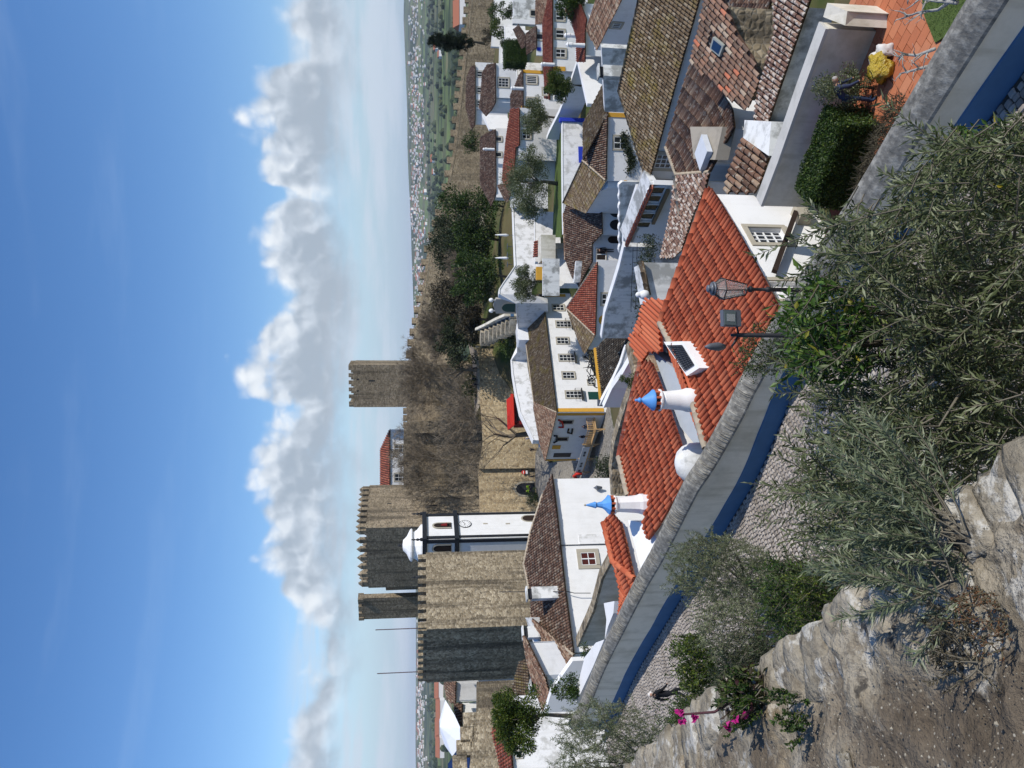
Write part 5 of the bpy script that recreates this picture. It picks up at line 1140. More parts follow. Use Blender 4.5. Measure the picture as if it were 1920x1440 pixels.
# white patch joints
street_m = m_plain('street_joint_sand', (.085, .070, .055), .95, .1, var=.3, scale=3)
mb = MB(); sl2 = smooth_line(wp, 4)
pts_l = []
for i, p in enumerate(sl2):
    d = sl2[min(i + 1, len(sl2) - 1)] - sl2[max(i - 1, 0)]; d.normalize(); nn = Vector((-d.y, d.x, 0)); nn = nn if nn.y < 0 else -nn; pts_l.append((p, nn, d))
for (p, nn, d) in pts_l: mb.v += [tuple(p - nn * .2), tuple(p + nn * 7.0)]
for i in range(len(pts_l) - 1): mb.face((2 * i, 2 * i + 1, 2 * i + 3, 2 * i + 2))
tag(mb.build('street', street_m), kind='structure')
t = NT('cobble_stone'); c = t.ramp(t.rand(), [(0.0, (.27, .235, .20)), (.5, (.40, .35, .305)), (1.0, (.50, .45, .395))]); c = t.mix(t.math('MULTIPLY', t.noise(18, 3), .35), c, (.2, .18, .155)); c = t.mix(t.math('MULTIPLY', t.ramp(t.noise(.9, 4), [(.5, 0.), (.66, 1.)]), .55), c, (.17, .145, .115)); COB = t.done(c, .85, .25)
mb = MB(); st = .165; dist = 0.0; base_i = 0; total = sum((pts_l[i + 1][0] - pts_l[i][0]).length for i in range(len(pts_l) - 1))
seglen = []; s_ = 0
for i in range(len(pts_l) - 1): L = (pts_l[i + 1][0] - pts_l[i][0]).length; seglen.append((s_, L)); s_ += L
row = 0; pos = 0.3
while pos < total - 4:
    i = max(k for k in range(len(seglen)) if seglen[k][0] <= pos); f_ = (pos - seglen[i][0]) / seglen[i][1]
    p = pts_l[i][0].lerp(pts_l[i + 1][0], f_); nn = pts_l[i][1].lerp(pts_l[i + 1][1], f_).normalized(); d = pts_l[i][2]
    u = .06 + (row % 2) * .07
    while u < 6.6:
        w_ = random.uniform(.115, .165); l_ = st * random.uniform(.82, .97)
        c_ = p + nn * (u + w_ / 2) + d * random.uniform(-.012, .012) + Z * random.uniform(.0, .014); mb.tint = random.random()
        ang = random.uniform(-.12, .12); e1 = (nn * cos(ang) + d * sin(ang)) * (w_ / 2 - .011); e2 = (d * cos(ang) - nn * sin(ang)) * (l_ / 2 - .006)
        n0 = len(mb.v); h = .032
        for (a, b) in ((-1, -1), (1, -1), (1, 1), (-1, 1)): mb.v.append(tuple(c_ + e1 * a + e2 * b))
        for (a, b) in ((-1, -1), (1, -1), (1, 1), (-1, 1)): mb.v.append(tuple(c_ + e1 * a * .74 + e2 * b * .78 + Z * h))
        for j in range(4): mb.face((n0 + j, n0 + (j + 1) % 4, n0 + 4 + (j + 1) % 4, n0 + 4 + j))
        mb.face((n0 + 4, n0 + 5, n0 + 6, n0 + 7)); u += w_
    pos += st; row += 1
tag(mb.build('cobblestones', COB, None, False, False), kind='stuff')
# small raised planting kerb edge along the town wall side is soil (ground)

# ---------------------------------------------------------------- terrace behind the street wall, garden wall
TZ = -12.4
GWg = thing('grey_garden_wall', 'stained grey garden wall with pale coping above the terracotta terrace', 'wall')
gtop = [atZ(1424, 372, -11.0), atZ(1455, 290, -11.0), atZ(1500, 160, -11.0), atZ(1543, 42, -11.0)]
polywall(GWg, gtop, -15, .42, GREYPL, 'wall', side=1, coping=m_plaster('pale_coping', (.55, .53, .48), .5, (.22, .21, .17), .2), cw=.04, ch=.10)
g2_ = [gtop[-1] + Vector((.1, -.1, .05)), atZ(1585, 48, -11.2), atZ(1612, 25, -11.6)]
polywall(GWg, g2_, -15, .35, GREYPL, 'end_wall', side=-1)
TER = MB(); tq = [Vector((p.x, p.y, TZ)) for p in (gtop[0] + Vector((-1.5, -1.5, 0)), gtop[-1] + Vector((.4, .2, 0)), Vector((14.5, 16.5, 0)), Vector((9.5, 9.5, 0)), Vector((6.2, 11.4, 0)), Vector((1.4, 19.0, 0)))]
TER.prism([p - Z * .3 for p in tq], tq); TRO = TER.build('terrace', m_plain('terrace_grout', (.22, .07, .04), .9, .1)); tag(TRO, kind='structure')
TTM = m_tile('terracotta_paving', [(0.0, (.42, .13, .06)), (.5, (.52, .18, .085)), (1.0, (.60, .25, .13))], la=.25, lich=(.25, .12, .07), llo=.55, lhi=.75, lsc=2.5)
dT = Vector((.62, -.78, 0)).normalized(); nT = Vector((dT.y, -dT.x, 0)) * -1; O = Vector((8.0, 16.8, TZ)); tm = MB(); tm.aabb(-.225, .225, -.15, .15, 0, .022); tme = tm.mesh('paving_tile', TTM)
cnt = 0
for i in range(-14, 16):
    for j in range(-14, 16):
        p = O + dT * (i * .47 + (j % 2) * .235) + nT * (j * .315)
        f_ = p.y * CP - p.z * SP; px = 960 - (p.y * SP + p.z * CP) / f_ * FPX; py = 720 - p.x / f_ * FPX
        if py < -40 or py > 330 or px < 1560 or px > 1800: continue
        if 1500 + py * -.0 > px: continue
        dd_ = (p - gtop[-1]); 
        if cnt < 280 and (p - tq[1]).length < 9 and px > 1600 - py * .1:
            inst('paving_tile', tme, TRO, Matrix.Translation(p + Z * (.001 + random.uniform(0, .006))) @ Matrix.Rotation(math.atan2(dT.y, dT.x) + random.uniform(-.01, .01), 4, 'Z')); cnt += 1
mb = MB(); gq = [atZ(1728, -20, TZ + .04), atZ(1735, 30, TZ + .04), atZ(1755, 80, TZ + .04), atZ(1790, 60, TZ + .04), atZ(1830, -20, TZ + .04)]; mb.prism([p - Z * .02 for p in gq], [p + Z * .03 for p in gq]); tag(mb.build('grass_patch', GRASSM), kind='structure')
# ================================================================== VEGETATION
OLIVE = m_leaf('olive_leaf', [(0.0, (.055, .070, .026)), (.45, (.105, .130, .052)), (.8, (.18, .205, .10)), (.93, (.28, .30, .175)), (1.0, (.38, .40, .26))], .5, .3)
BAY = m_leaf('bay_leaf', [(0.0, (.025, .055, .010)), (.5, (.055, .115, .018)), (.85, (.11, .19, .03)), (.97, (.20, .24, .05)), (1.0, (.42, .33, .03))], .4, .3)
ROSEM = m_leaf('rosemary_leaf', [(0.0, (.065, .085, .042)), (.6, (.14, .17, .09)), (1.0, (.29, .31, .20))], .6, .15)
GREEN = m_leaf('shrub_leaf', [(0.0, (.012, .028, .006)), (.5, (.032, .065, .012)), (.9, (.075, .125, .02)), (1.0, (.14, .17, .03))], .5, .25)
YGREEN = m_leaf('citrus_leaf', [(0.0, (.018, .038, .006)), (.5, (.05, .085, .012)), (.9, (.11, .15, .02)), (1.0, (.2, .2, .03))], .45, .25)
DKGREEN = m_leaf('cypress_leaf', [(0.0, (.006, .013, .005)), (.6, (.013, .026, .009)), (1.0, (.03, .048, .015))], .7, .1)
EVERG = m_leaf('evergreen_leaf', [(0.0, (.012, .020, .008)), (.5, (.028, .042, .016)), (.9, (.055, .075, .028)), (1.0, (.09, .10, .045))], .6, .15)
DRYV = m_leaf('dry_twig_leaf', [(0.0, (.045, .036, .024)), (.6, (.09, .075, .045)), (1.0, (.15, .13, .08))], .8, .1)
BARK = m_plain('grey_bark', (.115, .098, .078), .95, .1, var=.35, scale=5)
TWIG = m_plain('pale_twig', (.155, .138, .105), .9, .1, var=.3, scale=8)
BARET = m_plain('bare_branch_bark', (.19, .155, .112), .95, .1, var=.3, scale=4)
LICHB = m_plain('lichen_bark', (.33, .32, .29), .95, .1, var=.5, scale=14)
rnd = random.random
def rdir():
    while True:
        v = Vector((rnd() * 2 - 1, rnd() * 2 - 1, rnd() * 2 - 1))
        if .05 < v.length < 1: return v.normalized()
def leaf(mb, p, d, l, w_, bend=.15):
    s = d.cross(rdir()); s = s.normalized() if s.length > 1e-4 else d.orthogonal().normalized()
    n = d.cross(s); m = p + d * (l * .45) + n * (l * bend)
    k = len(mb.v); mb.v += [tuple(p), tuple(m + s * (w_ / 2)), tuple(p + d * l), tuple(m - s * (w_ / 2))]; mb.tint = rnd(); mb.face((k, k + 1, k + 2, k + 3))
def crown(mb, c, rad, n, l, w_, nclump=40, cr=.30, fill=.6, up=.25, flat=1.0):
    c = Vector(c); cl = []
    for i in range(nclump):
        v = rdir(); r = fill + (1 - fill) * rnd(); cl.append((c + Vector((v.x * rad[0] * r, v.y * rad[1] * r, v.z * rad[2] * r)), v, .6 + .7 * rnd()))
    R = (rad[0] + rad[1] + rad[2]) / 3 * cr
    for i in range(n):
        q, v, s = cl[int(rnd() * nclump)]; o = rdir() * (R * s * rnd() ** .45); o.z *= flat
        d = (rdir() + o.normalized() * .7 + v * .5 + Z * up).normalized(); leaf(mb, q + o, d, l * (.7 + .6 * rnd()), w_ * (.7 + .6 * rnd()))
def tree(name, label, cat, base, h, rad, n, l, w_, mat, trunk_r=.15, group=None, nclump=40, cr=.30, fill=.55, cz=None, bark=None, flat=1.0):
    T = thing(name, label, cat, group, Vector(base)); mb = MB(); c = Vector((0, 0, cz if cz is not None else h - rad[2]))
    crown(mb, c, rad, n, l, w_, nclump, cr, fill, flat=flat); o = mb.build('crown', mat, T, False, False); o['kind'] = 'stuff'
    tb = MB(); tb.tube([(0, 0, -.5), (.04 * h, 0, c.z * .4), (0, .03 * h, c.z * .8), (0, 0, c.z)], [trunk_r * 1.4, trunk_r, trunk_r * .8, trunk_r * .4], 7)
    for k in range(6):
        v = rdir(); v.z = abs(v.z) * .7; e = c + Vector((v.x * rad[0], v.y * rad[1], v.z * rad[2])) * .7; s = Vector((0, 0, c.z * (.45 + .3 * rnd()))); tb.tube([s, s.lerp(e, .5) + Z * .1 * rad[2], e], [trunk_r * .5, trunk_r * .3, trunk_r * .1], 5)
    tb.build('trunk', bark or BARK, T, True); return T
def bare_tree(name, label, base, h, spread, r0, seed, depth=6, mat=None, lean=(0, 0), group='bare trees below the castle'):
    rs = random.Random(seed); T = thing(name, label, 'tree', group, Vector(base)); tr = MB(); br = MB()
    def grow(p, d, L, r, k):
        n = 3; pts = [p]; rr = [r]
        for i in range(n):
            d = (d + Vector((rs.uniform(-1, 1), rs.uniform(-1, 1), rs.uniform(-.4, .7))) * (.16 if k else .07)).normalized(); p = p + d * (L / n); pts.append(p); rr.append(max(.022, r * (1 - .4 * (i + 1) / n)))
        (tr if k == 0 else br).tube(pts, rr, 6 if k < 2 else (4 if k < 4 else 3), False)
        if k >= depth:
            for j in range(9): leaf(br, p, (d + Vector((rs.uniform(-1, 1), rs.uniform(-1, 1), rs.uniform(-.6, .8))) * .8).normalized(), rs.uniform(.7, 1.4), .055, .1)
            return
        m = rs.choice((2, 3, 3)) if k else 5
        for j in range(m):
            q = pts[-1] if j < 2 else pts[-2]; a = rs.uniform(0, 2 * pi); v = Vector((cos(a) * spread, sin(a) * spread, rs.uniform(.05, .55)))
            grow(q, (d * .75 + v * rs.uniform(.55, 1.0)).normalized(), L * rs.uniform(.72, .92), rr[-1] * rs.uniform(.55, .72), k + 1)
    grow(Vector((0, 0, -.4)), Vector((lean[0], lean[1], 1)).normalized(), h * .17, r0, 0)
    tr.build('trunk', mat or BARET, T, True); tag(br.build('branches', mat or BARET, T, True, False), kind='stuff'); return T
def pbase(x, y, Y): p = atY(x, y, Y); return p
# --- bare trees by the castle
bare_tree('bare_tree', 'big bare spreading tree beside the red kiosk', atY(1000, 812, 126), 27, .95, .55, 11, 6, lean=(-.1, 0))
bare_tree('bare_tree', 'bare tree on the castle path below the square tower', atY(895, 694, 152), 25, .95, .42, 23, 6, lean=(.0, 0))
bare_tree('bare_tree', 'bare tree against the dark curtain wall', atY(905, 868, 147), 25, .9, .36, 31, 6)
bare_tree('bare_tree', 'bare tree above the stone steps', atY(900, 632, 150), 20, .95, .36, 47, 6)
bare_tree('bare_tree', 'grey bare tree among the dark evergreens', atY(915, 520, 150), 12.5, .9, .30, 52, 6)
# --- evergreens on the castle slope
G1 = 'evergreen trees on the castle slope'
for i, (x, y, Y, h, r, m, lab) in enumerate((
    (960, 392, 140, 12.5, 3.6, GREEN, 'bright green bushy tree next to the chimneyed row house'),
    (890, 432, 165, 8.5, 3.8, EVERG, 'round dark tree under the town wall battlements'),
    (905, 470, 155, 10.5, 4.0, EVERG, 'olive-grey bushy tree in the middle of the slope'),
    (945, 520, 130, 8.6, 3.2, GREEN, 'dark glossy tree over the garden tables'),
    (895, 560, 150, 9.0, 3.6, DRYV, 'brownish thicket tree above the green gate'),
    (882, 590, 165, 8.0, 3.6, EVERG, 'dark evergreen just below the battlements'),
    (905, 640, 145, 8.0, 3.4, EVERG, 'dark evergreen behind the top of the stone steps'),
    (905, 600, 140, 4.5, 2.6, DRYV, 'dry brownish bush right above the side wall of the steps'),
    (925, 450, 140, 6.0, 3.0, GREEN, 'low green shrubbery tree above the garden terrace'))):
    b = atY(x, y, Y); tree('slope_tree', lab, 'tree', b - Z * .5, h * 1.15, (r * 1.4, r * 1.2, h * .52), 6500, .42, .22, m, .18, G1, 44, .32, .35)
tree('garden_bush', 'bright green bush between the stone steps and the white wall', 'bush', atY(965, 635, 121) - Z * .8, 3.4, (2.6, 1.8, 1.7), 2400, .26, .13, GREEN, .08, None, 26, .35, .4)
tree('path_bush', 'green bushes on the castle path behind the walkers', 'bush', atY(893, 725, 154) - Z * .6, 3.6, (3.2, 2.2, 1.7), 2000, .3, .15, GREEN, .08, None, 26, .35, .4)
tree('gate_bush', 'small green bush beside the arched castle gateway', 'bush', atY(1003, 932, 137) - Z * .8, 2.4, (1.6, 1.0, 1.2), 900, .22, .12, GREEN, .06, None, 16, .4, .4)
tree('square_shrub', 'dark shrub next to the people on the square', 'bush', atY(1140, 878, 88) - Z * 2.0, 4.0, (1.9, 1.6, 1.7), 1800, .24, .12, EVERG, .08, None, 20, .4, .4)
# --- trees of the right-hand gardens
tree('cypress_tree', 'tall dark cypress standing against the green valley', 'tree', atY(905, 82, 158), 11.5, (1.75, 1.75, 5.0), 12000, .30, .13, DKGREEN, .2, None, 130, .17, .25)
cy = MB(); crown(cy, (0, 0, 9.2), (.75, .75, 3.2), 1800, .3, .12, 20, .3, .3); bpy.data.objects['cypress_tree'].children[0]
_o = cy.build('crown_tip', DKGREEN, bpy.data.objects['cypress_tree'], False, False); _o['kind'] = 'stuff'
tree('olive_tree', 'large grey olive tree on the lawn behind the white wall', 'tree', atY(1042, 345, 94), 6.0, (4.4, 3.0, 2.5), 15000, .22, .09, OLIVE, .2, None, 46, .30, .45)
tree('olive_tree', 'smaller round olive tree in front of the two square windows', 'tree', atY(1044, 222, 94), 4.2, (2.2, 2.0, 1.7), 9000, .18, .08, OLIVE, .12, None, 30, .36, .3)
tree('orange_tree', 'round green citrus tree beside the white ramp parapet', 'tree', atY(1082, 160, 83), 3.6, (1.75, 1.7, 1.45), 8500, .17, .09, YGREEN, .1, None, 36, .34, .35)
tree('dark_tree', 'dark round tree at the top right above the low red roof', 'tree', atY(1118, 18, 76), 4.0, (1.9, 1.8, 1.7), 8000, .18, .10, GREEN, .12, None, 34, .34, .35)
tree('olive_tree', 'small olive tree in front of the winding white wall', 'tree', atY(1020, 530, 101), 4.0, (2.5, 1.8, 1.5), 7500, .2, .09, OLIVE, .12, None, 30, .34, .35)
tree('wall_bush', 'dark green bush below the town wall beside the chimneyed row house', 'bush', atY(902, 268, 142), 3.4, (2.2, 1.8, 1.6), 1400, .3, .15, GREEN, .1, None, 20, .36, .35)
hd = thing('clipped_hedge', 'square clipped dark hedge beside the little brown roofs', 'hedge', None, atY(986, 104, 103)); mb = MB()
for i in range(5200):
    f = int(rnd() * 3); u, v = rnd() * 2 - 1, rnd() * 2 - 1; p = Vector((u * 1.5, -1.3, 1.45 + v * 1.4)) if f == 0 else (Vector((u * 1.5, v * 1.3, 2.85)) if f == 1 else Vector((1.5 * (1 if rnd() > .5 else -1), u * 1.3, 1.45 + v * 1.4))); leaf(mb, p + rdir() * .12, rdir(), .2, .1)
mb.aabb(-1.4, 1.4, -1.2, 1.2, 0, 2.75); mb.build('foliage', GREEN, hd, False, False)
for i, (x, y, Y, rx, rz, m, lab) in enumerate(((925, 20, 124, 2.2, 1.0, GREEN, 'dark shrub in the walled garden near the right edge'), (930, 50, 122, 1.6, .8, YGREEN, 'pale green shrub in the walled garden'), (945, 75, 114, 1.4, 1.1, GREEN, 'leafy shrub behind the clipped hedge'), (915, 65, 132, 2.4, .9, DRYV, 'brownish border plants along the town wall foot'), (950, 20, 112, .9, 1.6, GREEN, 'narrow green hedge by the old mottled wall'))):
    tree('garden_shrub', lab, 'shrub', atY(x, y, Y) - Z * rz, rz * 2, (rx, 1.3, rz), 900, .26, .13, m, .05, 'garden shrubs near the right edge', 14, .4, .4)
tree('orange_tree', 'green orange tree in front of the left edge house', 'tree', atY(1040, 1345, 40) - Z * .6, 4.2, (1.9, 1.6, 1.5), 14000, .12, .07, YGREEN, .09, None, 60, .27, .3)
tree('wall_shrub', 'leafy green shrub squeezed behind the street wall coping', 'shrub', atY(1085, 1290, 41) - Z * .8, 2.2, (.9, .8, .85), 2200, .12, .06, GREEN, .05, None, 20, .36, .35)
tree('pot_shrub', 'little bright shrub next to the narrow stone wall', 'shrub', atY(1104, 1222, 40.5) - Z * .6, 1.1, (.45, .45, .5), 700, .09, .05, YGREEN, .03, None, 10, .4, .35)
tree('rooftop_shrub', 'small cypress-like shrub behind the red roof ridge', 'shrub', atY(1190, 712, 34.5) - Z * .3, 1.0, (.28, .28, .55), 900, .08, .04, YGREEN, .03, None, 12, .4, .3)
# creeper on the hipped house, shrubs along the trellis
CRP = thing('wall_creeper', 'dark creeper hanging beside the window of the hipped-roof house', 'creeper'); mb = MB()
for (x, y, s_, n) in ((1172, 268, 8, 260), (1180, 290, 8, 320), (1185, 306, 7, 240), (1168, 256, 5, 100), (1178, 320, 5, 90)):
    for k in range(n): p = f7.at(x + random.gauss(0, s_ * .6), y + random.gauss(0, s_)) + f7.n * (.05 + .15 * rnd()); leaf(mb, p, rdir(), .16, .09)
mb.build('leaves', EVERG, CRP, False, False)
TRS = thing('trellis_shrub', 'scraggly dark shrubs at the foot of the iron trellis', 'shrub'); mb = MB()
for k in range(2600):
    y = random.uniform(440, 640); x = 1212 - (y - 440) * .02 + random.gauss(0, 8) + (8 if y < 480 else 0); 
    p = atY(x, y, 44 - (y - 440) * .03 + random.uniform(-.7, .7)); leaf(mb, p, (rdir() + Z * .4).normalized(), .14, .06)
mb.build('leaves', EVERG, TRS, False, False)
VINE = thing('bare_vine', 'tangled bare black vine on the pergola by the yellow-cornered house', 'vine'); mb = MB()
for k in range(70):
    y = random.uniform(640, 725); x = 1112 + random.gauss(0, 6) - (y - 680) * -.05; p = atY(x, y, 78 + random.uniform(-1.5, 1.5)); q = p + rdir() * random.uniform(.6, 1.6); mb.tube([p, p.lerp(q, .5) + rdir() * .15, q], [.06, .05, .03], 4)
tag(mb.build('stems', BLACKP, VINE, True, False), kind='stuff')
HG = thing('box_hedge', 'long clipped green hedge along the grey garden wall', 'hedge'); mb = MB()
hA, hB = atZ(1612, 214, -12.0), atZ(1548, 372, -12.0); hd_ = (hB - hA); hL = hd_.length; hd_.normalize(); hn = Vector((hd_.y, -hd_.x, 0)); hn = hn if hn.y < 0 else -hn
for i in range(15000):
    f = rnd(); u = rnd() * hL; v = rnd() * 2 - 1
    p = hA + hd_ * u + (hn * (v * .62) + Z * .72 if f < .5 else (hn * .62 + Z * (v * .6 + .1) if f < .9 else hd_ * (-u if rnd() < .5 else hL - u) + hn * (v * .6) + Z * (rnd() * 1.1 - .4)))
    leaf(mb, p + rdir() * (.05 + .09 * noise.noise(p * 1.6)), (rdir() + Z * .3).normalized(), .075, .05)
mb.cur = 0; mb.box(hA + hd_ * hL / 2 + Z * .05, hd_ * (hL / 2 - .05), hn * .54, Z * .6); mb.build('foliage', GREEN, HG, False, False)
DRYB = thing('dry_border', 'dry brown twigs along the inside of the street wall', 'shrub'); mb = MB()
for k in range(900):
    t_ = rnd(); p = atZ(1690 - 70 * t_, 190 + 170 * t_, -11.9 + .5 * rnd()) + rdir() * .25; mb.tint = rnd(); q = p + (rdir() + Z).normalized() * .3; mb.tube([p, q], [.008, .003], 3, False)
for k in range(1800): t_ = rnd(); p = atZ(1685 - 70 * t_, 195 + 170 * t_, -11.9 + .5 * rnd()) + rdir() * .25; leaf(mb, p, rdir(), .06, .03)
mb.build('twigs', DRYV, DRYB, False, False)
tree('terrace_bush', 'dark olive-green bush in front of the man on the terrace', 'bush', atZ(1640, 168, -12.4), 1.75, (.62, .5, .85), 3600, .07, .03, OLIVE, .04, None, 26, .36, .3)
# lichen-grey bare boughs on the terrace
def bough(label, pts, seed, grp):
    rs = random.Random(seed); T = thing('bare_bough', label, 'shrub', grp); mb = MB(); mb.tube(pts, [.035 - .02 * i / (len(pts) - 1) for i in range(len(pts))], 6)
    for i in range(1, len(pts)):
        for k in range(4):
            p = pts[i - 1].lerp(pts[i], rs.random()); d = Vector((rs.uniform(-1, 1), rs.uniform(-1, 1), rs.uniform(0, 1))).normalized(); q = p + d * rs.uniform(.15, .38); mb.tube([p, p.lerp(q, .5) + Vector((rs.uniform(-.04, .04), 0, .03)), q], [.016, .011, .005], 4); q2 = q + Vector((rs.uniform(-1, 1), rs.uniform(-1, 1), rs.uniform(0, 1))).normalized() * .12; mb.tube([q, q2], [.006, .003], 3)
    mb.build('branch', LICHB, T, True)
bg_ = 'lichen-covered boughs by the street wall'
bough('lichen-grey bare bough leaning over the grass patch', [atY(1800, -10, 11.4), atY(1760, 18, 12.4), atY(1720, 24, 13.2), atY(1690, 35, 14)], 3, bg_)
bough('lichen-grey bare bough at the very top right corner', [atY(1795, 5, 11.6), atY(1740, 0, 12.4), atY(1700, -12, 13.2)], 5, bg_)
bough('lichen-grey bare bough over the terracotta tiles', [atY(1752, 92, 12.6), atY(1720, 104, 13.4), atY(1695, 102, 14), atY(1684, 112, 14.4)], 7, bg_)
bough('lichen-grey bare bough nearest to the yellow bundle', [atY(1738, 125, 13), atY(1712, 132, 13.6), atY(1688, 138, 14.2)], 9, bg_)
# ---------------------------------------------------------------- near trees between the town wall and the street
def pip(x, y, poly):
    c = False; n = len(poly)
    for i in range(n):
        x0, y0 = poly[i]; x1, y1 = poly[(i + 1) % n]
        if (y0 > y) != (y1 > y) and x < (x1 - x0) * (y - y0) / (y1 - y0) + x0: c = not c
    return c
def spray(mb, tw, p, d, L, leafl, leafw, gap, droop=.3):
    pts = [p]; q = p; n = 5
    for i in range(n): d = (d + rdir() * .18 - Z * droop * .08).normalized(); q = q + d * (L / n); pts.append(q)
    tw.tube(pts, [.006 - .0038 * i / n for i in range(n + 1)], 3, False)
    s = L * .12
    while s < L:
        f = s / L * n; i = min(int(f), n - 1); b = pts[i].lerp(pts[i + 1], f - i); dd = (pts[i + 1] - pts[i]).normalized(); sd = dd.cross(rdir()).normalized()
        for sg in (-1, 1): leaf(mb, b, (dd * .75 + sd * sg * .75 + rdir() * .2).normalized(), leafl * (.7 + .6 * rnd()), leafw * (.75 + .5 * rnd()), .08)
        s += gap
    return pts
def leafy(name, label, cat, base, region, Yr, nspr, L, ll, lw, gap, mat, tmat, updir, indiv=0, group=None, trunk=.1, dens=None):
    T = thing(name, label, cat, group, Vector(base)); b0 = Vector(base); mb = MB(); tw = MB(); xs_ = [q[0] for q in region]; ys_ = [q[1] for q in region]; k = 0; ends = []
    while k < nspr:
        x, y = random.uniform(min(xs_), max(xs_)), random.uniform(min(ys_), max(ys_))
        if not pip(x, y, region): continue
        if dens and rnd() > dens(x, y): continue
        p = atY(x, y, random.uniform(*Yr)) - b0; d = (Vector(updir) + rdir() * .75).normalized()
        pts = spray(mb, tw, p - d * L * .5, d, L * (.6 + .8 * rnd()), ll, lw, gap); ends.append(pts[0]); k += 1
    if indiv:
        me_ = {}
        for v_ in range(3):
            m1 = MB(); m1.v = [(0, 0, 0), (lw * .42, ll * .35, .004), (lw * .46, ll * .6, .006), (0, ll, -.004 * v_), (-lw * .46, ll * .6, .006), (-lw * .42, ll * .35, .004), (0, ll * .5, -.003)]
            for tri in ((0, 1, 6), (1, 2, 6), (2, 3, 6), (3, 4, 6), (4, 5, 6), (5, 0, 6)): m1.face(tri)
            me_[v_] = m1.mesh('leaf', mat)
        for i in range(indiv):
            j = int(rnd() * len(mb.f)); q = Vector(mb.v[mb.f[j][0]]); d = rdir(); R_ = d.to_track_quat('Y', 'Z').to_matrix().to_4x4(); inst('leaf', me_[i % 3], T, Matrix.Translation(q) @ R_)
    tag(mb.build('leaves', mat, T, False, False), kind='stuff'); tag(tw.build('twigs', tmat, T, True, False), kind='stuff')
    tb = MB(); cen = sum(ends, Vector()) / len(ends)
    tb.tube([(0, 0, -.4), cen * .35 + Vector((.1, .05, 0)), cen * .7, cen * .92], [trunk, trunk * .8, trunk * .6, trunk * .35], 7)
    for e in random.sample(ends, min(15, len(ends))): tb.tube([cen * (.55 + .3 * rnd()), cen.lerp(e, .5) + Vector((0, 0, -.08)), e], [trunk * .26, trunk * .15, trunk * .05], 5)
    tb.build('trunk', tmat, T, True); return T
def gbase(x, y): return Vector((x, y, -10.25))
leafy('olive_tree', 'big grey-green olive tree filling the lower right foreground', 'tree', gbase(.3, 5.6),
      [(1550, 440), (1580, 405), (1640, 410), (1700, 340), (1770, 265), (1920, 235), (1990, 240), (1990, 800), (1860, 870), (1790, 930), (1720, 960), (1620, 960), (1560, 880), (1530, 800), (1510, 760), (1560, 735), (1640, 700), (1650, 600), (1600, 530), (1560, 500)], (4.2, 6.6), 820, .62, .074, .0165, .030, OLIVE, TWIG, (-.1, .35, .75), 150, trunk=.09)
leafy('olive_tree', 'loose olive branches hanging over the cobbles beside the stone parapet', 'tree', gbase(-1.4, 5.4),
      [(1560, 820), (1640, 850), (1780, 900), (1760, 960), (1690, 1030), (1620, 1070), (1560, 1090), (1530, 1040), (1500, 960), (1500, 880)], (4.4, 6.0), 150, .5, .070, .0155, .032, OLIVE, TWIG, (-.25, .3, .7), 80, trunk=.06)
leafy('bay_shrub', 'bright green bay shrub with glossy leaves below the street lantern', 'shrub', gbase(.55, 6.6),
      [(1490, 590), (1500, 545), (1545, 520), (1600, 560), (1640, 620), (1630, 690), (1560, 715), (1510, 690)], (4.7, 6.0), 150, .36, .082, .028, .05, BAY, BARK, (-.1, .1, .9), 90, trunk=.06)
leafy('bay_shrub', 'bright green shrub at the lower right corner', 'shrub', gbase(2.6, 5.6), [(1780, 250), (1830, 235), (1990, 230), (1990, 400), (1900, 420), (1800, 330)], (5.2, 6.8), 90, .42, .07, .028, .05, BAY, BARK, (-.1, .1, .9), 40, trunk=.05)
leafy('climbing_rose', 'climbing rose with small leaves on the street wall by the floodlight pole', 'climber', Vector((-.2, 18.2, -10.2)), [(1378, 690), (1395, 640), (1420, 600), (1470, 620), (1490, 680), (1450, 700), (1410, 705)], (16.6, 17.6), 150, .45, .05, .03, .05, GREEN, BARK, (0, 0, .7), 0, trunk=.03)
leafy('olive_tree', 'grey olive tree hanging over the blue wall base left of centre', 'tree', gbase(-6.6, 20.0),
      [(1255, 1060), (1275, 1020), (1330, 1000), (1400, 1010), (1440, 1040), (1470, 1090), (1440, 1130), (1370, 1150), (1300, 1120), (1262, 1100)], (17.5, 20.5), 520, .6, .075, .018, .032, OLIVE, TWIG, (0, .1, .8), 0, trunk=.09)
leafy('olive_tree', 'grey olive tree at the bottom left by the end of the street wall', 'tree', gbase(-12.6, 22.5),
      [(1050, 1400), (1060, 1350), (1090, 1315), (1150, 1320), (1210, 1335), (1240, 1370), (1225, 1400), (1200, 1450), (1180, 1520), (1040, 1520)], (21, 25), 560, .7, .085, .020, .034, OLIVE, TWIG, (0, .1, .8), 0, trunk=.1)
leafy('street_bush', 'bright green bush beside the white-haired walker', 'bush', gbase(-8.0, 19.8), [(1272, 1215), (1290, 1190), (1330, 1205), (1345, 1250), (1340, 1290), (1300, 1310), (1280, 1270)], (18, 20), 240, .5, .09, .04, .05, YGREEN, BARK, (0, 0, .9), 0, trunk=.05)
leafy('street_bush', 'low dark bush between the walker and the stone parapet', 'bush', gbase(-8.6, 18.6), [(1272, 1318), (1300, 1310), (1310, 1350), (1270, 1390), (1250, 1370)], (17, 18.5), 170, .5, .07, .028, .05, GREEN, BARK, (0, 0, .9), 0, trunk=.05)
